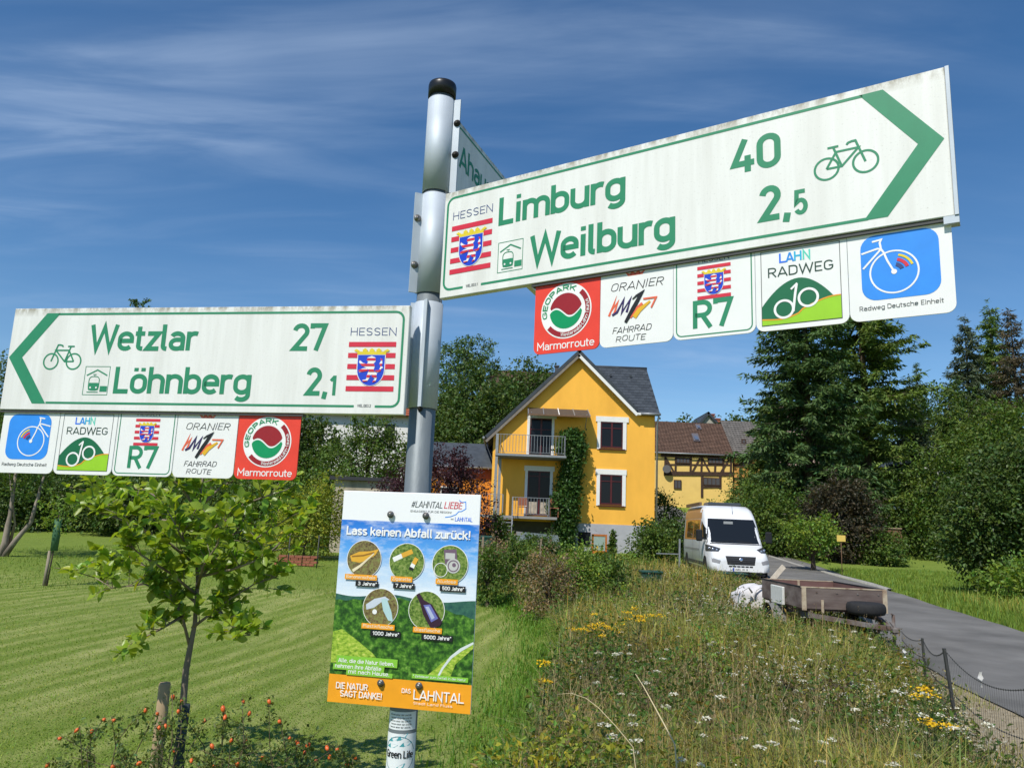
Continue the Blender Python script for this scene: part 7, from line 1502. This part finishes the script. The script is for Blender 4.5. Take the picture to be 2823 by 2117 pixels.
# lawn blades
x, y = near_sample(g, 120000, 3.6, 17, lambda y: -y * .75 - .5, lambda y: lawn_edge(y) + .2); st_ = np.sin(((x * math.cos(R(11)) + y * math.sin(R(11))) * 1.95 * 2) + patch(x, y, .7, 5) * 1.2)
t = tints(len(x), g, .95, 1.4, .08); pale = (st_ > .1) & (g.random(len(x)) < .30); t[pale] *= np.array([1.6, 1.3, 1.9]); grass_obj('lawn_grass', 'short mown lawn grass left of the post', g, x, y, g.uniform(.012, .035, len(x)), np.clip(.0035 + .0009 * y, .004, .016), g.uniform(.2, 1.1, len(x)), t, GMl)
x, y = g.uniform(-16, -1, 26000), g.uniform(16.5, 30, 26000); k = in_view(x, y); x, y = x[k], y[k]; grass_obj('rough_grass', 'longer rough grass beyond the mown lawn', g, x, y, np.clip(g.normal(.05, .03, len(x)) + .06 * (patch(x, y, .7, 8) > .35), .02, .3), np.full(len(x), .014), g.uniform(.2, .8, len(x)), tints(len(x), g, .65, 1.3, .12), GMl)
# verge grass right of the road, and the field
x, y = near_sample(g, 60000, 11, 34, lambda y: road_x(y) + 1.75 + (1.1) * sst(27, 34, y), lambda y: road_x(y) + 9); dv = x - road_x(y); hh = np.clip(g.normal(.17, .07, len(x)), .03, .5) * np.interp(dv, [1.7, 2.6, 4.5], [.6, 1.5, 1.0]) * np.interp(y, [12, 20, 25], [1.6, 1.4, .6]); t = tints(len(x), g, .65, 1.35, .12); d_ = (g.random(len(x)) < .35) & (dv > 2.6) & (y < 22); t[d_] *= np.array([2.2, 1.3, 2.0])
grass_obj('verge_grass', 'bright green verge grass along the right side of the lane', g, x, y, hh, np.clip(.004 + .0007 * y, .006, .02), np.abs(g.normal(.4, .2, len(x))), t, GMl)
# weeds on the gravel edge
x, y = near_sample(g, 9000, 4, 14, fence_x, lambda y: road_x(y) - 1.8); k = patch(x, y, 2.2, 11) > .05; x, y = x[k], y[k]; grass_obj('verge_weeds', 'sparse weeds on the gravel beside the fence', g, x, y, np.clip(g.normal(.07, .05, len(x)), .02, .25), np.full(len(x), .006), g.uniform(.2, .9, len(x)), tints(len(x), g, .7, 1.5, .15), GM)
# ---- yarrow: flat white heads on stalks
def yarrow_mesh(seed, white=True, hgt=.6):
    g_ = G(seed); st = MB(); d = Vector((g_.normal(0, .05), g_.normal(0, .05), hgt)); st.tube([(0, 0, 0), tuple(d * .5 + Vector((.01, 0, 0))), tuple(d)], [.0028, .0024, .002], 4)
    n = 34; a = g_.uniform(0, 6.28, n); r = .042 * np.sqrt(g_.random(n)); c = np.stack([d.x + r * np.cos(a), d.y + r * np.sin(a), d.z + .012 - r * r * 4 + g_.normal(0, .002, n)], 1)
    for k in range(5): b = k * 1.257; st.tube([tuple(d * .9), (d.x + .028 * math.cos(b), d.y + .028 * math.sin(b), d.z + .008)], .0013, 3)
    v, f, t = kites(c, g_.normal(0, 1, (n, 3)) * np.array([1, 1, .2]), g_.normal(0, .2, (n, 3)) + np.array([0, 0, 1]), np.full(n, .019), np.full(n, .017), tints(n, g_, .75, 1.2, .03), .1)
    return st.mesh('stem'), np_mesh('flower_head', v, [f], t)
STEMM = mat('stem_green', (.10, .12, .04), .8)
YR = [yarrow_mesh(400 + i, hgt=.46 + .05 * i) for i in range(5)]
for a, b in YR: a.materials.append(STEMM); b.materials.append(FLW)
ycount = 0; tries = 0
while ycount < 130 and tries < 4000:
    tries += 1; yy = 3.4 * (14 / 3.4) ** g.random(); lo, hi = float(lawn_edge(yy)) + .6, float(fence_x(yy)) - .2
    if hi < lo: continue
    xx_ = lo + (hi - lo) * g.random()
    if not in_view(np.array([xx_]), np.array([yy]), 0)[0] or patch(np.array([xx_]), np.array([yy]), 1.6, 9)[0] < .0 - (.5 if g.random() < .3 else 0): continue
    a, b = YR[ycount % 5]; r_ = empty('yarrow', gp(xx_, yy), 'white flat-topped yarrow among the meadow grass, one of many alike', 'flower', 'white yarrow in the meadow', g.uniform(0, 6.28)); s_ = g.uniform(.5, 1.0); r_.scale = (s_, s_, g.uniform(.8, 1.25)); link('stem', a, None, r_); link('flower_head', b, None, r_); ycount += 1
# the many tiny white and cream blooms that nobody could count
x, y = near_sample(g, 9000, 3.2, 22, lambda y: lawn_edge(y) + .3, fence_x); k = patch(x, y, 1.2, 15) + g.normal(0, .2, len(x)) > .18; x, y = x[k], y[k]; m_n = len(x); c = np.stack([x, y, gz(x, y) + np.clip(g.normal(.36, .10, m_n), .12, .7)], 1); c = np.repeat(c, 5, 0) + g.normal(0, .010, (m_n * 5, 3)); n = len(c); L = np.clip(.008 + .0012 * c[:, 1], .008, .03) * g.uniform(.6, 1.2, n); tt = np.repeat(np.where(g.random((m_n, 1)) < .25, [[1.0, .9, .35]], [[1, 1, 1]]) * g.uniform(.6, 1.1, (m_n, 1)), 5, 0)
v, f, ti = kites(c, g.normal(0, 1, (n, 3)) * np.array([1, 1, .3]), g.normal(0, .3, (n, 3)) + np.array([0, -.3, 1]), L, L * .9, tt); tag(link('tiny_blooms', np_mesh('tiny_blooms', v, [f], ti), FLW), 'scatter of tiny cream and white blooms through the meadow', kind='stuff')
# brown seed heads
x, y = near_sample(g, 5000, 3.2, 22, lambda y: lawn_edge(y) + .2, fence_x); m_n = len(x); c = np.repeat(np.stack([x, y, gz(x, y) + np.clip(g.normal(.45, .12, m_n), .12, .8)], 1), 4, 0) + g.normal(0, .012, (m_n * 4, 3)) * np.array([1, 1, 2]); n = len(c); L = np.clip(.014 + .0015 * c[:, 1], .01, .04) * g.uniform(.6, 1.2, n)
v, f, ti = kites(c, g.normal(0, .5, (n, 3)) + np.array([0, 0, 1]), g.normal(0, 1, (n, 3)), L, L * .4, tints(n, g, .4, 1.1, .08)); tag(link('seed_heads', np_mesh('seed_heads', v, [f], ti), LM['dry']), 'brown seed heads of the meadow grasses', kind='stuff')
# ---- tansy: yellow button clusters
def tansy(px, py, Y, n, lab, wide):
    tp = P(px, py, Y); base = gp(tp.x, Y); r_ = empty('tansy', base, lab, 'flower', 'yellow tansy in the meadow'); h = tp.z - base.z; g_ = G(int(px)); st = MB(); cs = []
    for k in range(n):
        e = Vector((g_.normal(0, wide), g_.normal(0, .08), h + g_.normal(0, .05))); st.tube([(g_.normal(0, .03), g_.normal(0, .03), 0), (e.x * .6, e.y * .6, h * .6), tuple(e)], [.004, .0035, .002], 5); cs.append(e)
        for j in range(9): q = Vector((e.x * .6, e.y * .6, h * .6)).lerp(e, j / 11); st.bar(q, q + Vector((g_.normal(0, .06), g_.normal(0, .06), .03)), .008, .002)
    st.build('stem', STEMM, r_)
    for e in cs:
        m = 34; c = np.array(e) + np.stack([g_.normal(0, .030, m), g_.normal(0, .030, m), g_.normal(0, .010, m)], 1); v, f, t = kites(c, g_.normal(0, 1, (m, 3)) * np.array([1, 1, .3]), g_.normal(0, .3, (m, 3)) + np.array([0, -.3, 1]), np.full(m, .021), np.full(m, .020), tints(m, g_, .75, 1.2, .06)); tag(link('flower_head', np_mesh('flower_head', v, [f], t), FLY, r_), kind='stuff')
tansy(1640, 1722, 9.5, 6, 'clump of yellow tansy, leftmost of the row in front of the brown shrub', .10); tansy(1690, 1730, 9.0, 6, 'clump of yellow tansy in the middle of the row by the brown shrub', .10); tansy(1745, 1706, 9.2, 7, 'largest clump of yellow tansy, rightmost of the row by the brown shrub', .08); tansy(1600, 1728, 9.8, 4, 'small clump of yellow tansy at the left end of the row', .07)
tansy(1490, 1864, 5.6, 2, 'single yellow tansy leaning over the lawn edge right of the poster', .025); tansy(2555, 1975, 5.2, 3, 'yellow flowers at the bottom right by the fence post', .07); tansy(2560, 1900, 6.0, 4, 'yellow-green flowers just left of the fence post', .06); tansy(1820, 1690, 10, 2, 'faint yellow flowers below the van', .06)
# ---- long dry stems bending across the foreground
for k, (pts, lab) in enumerate((([(1800, 2130), (1745, 2058), (1698, 2001), (1650, 1950), (1616, 1924), (1575, 1910), (1535, 1913)], 'pale dry stem arching across the meadow, the thicker of two'), ([(1895, 2120), (1860, 2050), (1828, 1990), (1797, 1933), (1775, 1893), (1752, 1857)], 'tall pale dry stem leaning left in the foreground meadow'))):
    pp_ = [P(a, b, 3.5 + .06 * i) for i, (a, b) in enumerate(pts)]; pp_[0].z = max(pp_[0].z - .5, .0); tag(MB().tube(pp_, list(np.linspace(.0042, .0018, len(pts))) if k else list(np.linspace(.0022, .0010, len(pts))), 6).build('dry_stem', mat('dry_stem%d' % k, (.55, .46, .27), .8)), lab, 'stem')
# ---- young leafy bush at the lawn edge (yellow green), front
g = G(310)
for px, Y, h, w, mm, lab, n in ((1560, 4.3, .62, .34, 'yellow', 'low yellow-green bush at the bottom, right of the post', 1500), (1700, 4.0, .46, .30, 'light', 'low green leafy bush at the bottom centre of the meadow', 1100), (1440, 4.8, .55, .22, 'yellow', 'young bush with yellowish leaves at the lawn edge right of the poster', 600), (1790, 6.6, .75, .30, 'mid', 'tall leafy herb clump in the middle of the meadow', 900), (1640, 7.5, .95, .32, 'mid', 'upright green herbs under the tansy flowers', 1300), (1920, 8.5, .72, .30, 'light', 'light green herb clump below the van', 900), (2060, 10, .8, .34, 'mid', 'green herb clump left of the white sack', 900), (1720, 11.5, .85, .36, 'light', 'pale green weeds behind the tansy row', 900), (2230, 7.2, .6, .26, 'redbrown', 'reddish-brown dock stand in the middle of the meadow', 500), (2380, 6.4, .55, .26, 'mid', 'green weeds left of the fence', 700), (1980, 5.2, .5, .24, 'dry', 'dry brown herb clump in the foreground meadow', 450), (2180, 4.6, .45, .22, 'light', 'light green weeds at the bottom right of the meadow', 500), (1860, 13, .8, .4, 'redbrown', 'rusty dock stand in front of the van', 600), (2480, 5.2, .48, .24, 'mid', 'green weeds at the foot of the fence post', 600)):
    b = gpx(px, Y); lb = [(0, 0, h * .5, w, w * .8, h * .45), (-w * .6, 0, h * .4, w * .7, w * .6, h * .35), (w * .5, 0, h * .65, w * .6, w * .5, h * .3)]; tree('leafy_plant', lab, 'plant', b, lb, n, .036, LM[mm], g, h * .7, .008, spread=.07, per=6, nl=14, hue=.15)
# ---- dog rose with orange hips, bottom left
g = G(320); RB = gp(P(560, 2117, 4.2).x, 4.2); rose = empty('rose_bush', RB, 'thorny rose bush with orange hips along the bottom left', 'bush')
HIP = mat('rose_hip', (.62, .12, .025), .35, var=.25, scale=40); HIPD = mat('hip_tip', (.06, .03, .02), .8); canes = MB(); lv = []
hips_px = [(476, 1915), (405, 1950), (433, 1964), (291, 1980), (318, 1982), (216, 2007), (170, 2035), (256, 2010), (456, 1995), (470, 1990), (440, 2000), (478, 2065), (344, 2085), (390, 2100), (135, 2102), (240, 2095), (614, 1945), (622, 1970), (668, 1928), (690, 1960), (740, 1928), (768, 1984), (566, 1985), (640, 2035), (582, 2050), (528, 2090), (596, 2108), (682, 2037), (818, 2040), (842, 2068), (855, 2050), (726, 2082), (800, 2030), (900, 2055), (910, 2080), (500, 1928), (492, 1955), (870, 2095), (655, 2100), (310, 2110), (930, 2060), (955, 2100), (975, 2085)]
hm = MB(); hm.lathe((0, 0, 0), (0, 0, -1), [(-.002, .002), (.0, .006), (.006, .0095), (.012, .0098), (.018, .0075), (.022, .003)], 10); hme = hm.mesh('hip'); hme.materials.append(HIP); ht_ = MB()
for k in range(5): a = k * 1.257; ht_.bar((0, 0, -.021), (.007 * math.cos(a), .007 * math.sin(a), -.027), .0015)
htm = ht_.mesh('sepal'); htm.materials.append(HIPD)
roots = [RB + Vector((dx, dy, -.02)) for dx, dy in ((-.55, .1), (-.2, 0), (.1, .1), (.45, 0), (.75, .05))]
hp_ = [P(a, b, 4.2 + g.uniform(-.35, .35)) for a, b in hips_px]
for i, p in enumerate(hp_):
    r0 = min(roots, key=lambda r_: abs(r_.x - p.x) + g.uniform(0, .25)); md = r0.lerp(p, .55) + Vector((g.normal(0, .05), g.normal(0, .05), .16)); pts = [r0, r0.lerp(md, .6) + Vector((0, 0, .05)), md, p + Vector((g.normal(0, .01), 0, .012)), p]
    canes.tube([q - RB for q in pts], [.004, .0034, .0026, .0016, .0014], 5)
    for j in range(7): t = g.uniform(.35, 1.); q = r0.lerp(md, t) if t < .5 else md.lerp(p, (t - .5) * 2); lv.append(q - RB)
    for j in range(3): lv.append(md.lerp(p, g.uniform(.3, 1)) - RB)
    o = link('hip', hme, None, rose, p - RB); o.rotation_euler = (g.normal(0, .6), g.normal(0, .6), g.uniform(0, 6)); s_ = g.uniform(.8, 1.2); o.scale = (s_, s_, s_ * g.uniform(.9, 1.3)); o2 = link('sepal', htm, None, o)
for k in range(26):
    r0 = roots[k % 5]; e = P(g.uniform(60, 1000), g.uniform(2000, 2150), 4.2 + g.uniform(-.5, .4)); md = r0.lerp(e, .5) + Vector((0, 0, .12)); canes.tube([q - RB for q in (r0, md, e)], [.0035, .0024, .0012], 4)
    for j in range(7): lv.append(md.lerp(e, g.uniform(0, 1)) - RB)
canes.build('canes', mat('rose_cane', (.10, .075, .045), .8), rose)
c = np.repeat(np.array([tuple(q) for q in lv]), 8, 0); n = len(c); c = c + g.normal(0, .022, (n, 3)); L = g.uniform(.016, .030, n); v, f, ti = kites(c, g.normal(0, 1, (n, 3)), g.normal(0, .6, (n, 3)) + np.array([0, 0, 1]), L, L * .62, tints(n, g, .6, 1.3, .15)); tag(link('foliage', np_mesh('foliage', v, [f], ti), leaf_mat('rose_leaf', (.12, .165, .04), .35), rose), kind='stuff')
# ------------------------------------------------------------------ last: seat every world-built thing on its own base
for o in list(COL.objects):
    if o.parent is None and o.type == 'EMPTY' and o.location.length < 1e-6 and o.children:
        lo = Vector((1e9,) * 3); hi = -lo
        for ch in o.children:
            if ch.type == 'MESH':
                for c in ch.bound_box:
                    p = ch.location + Vector(c); lo = Vector(map(min, lo, p)); hi = Vector(map(max, hi, p))
        base = Vector(((lo.x + hi.x) / 2, (lo.y + hi.y) / 2, lo.z)); o.location = base
        for ch in o.children: ch.location = ch.location - base
        for ch in o.children:
            pass
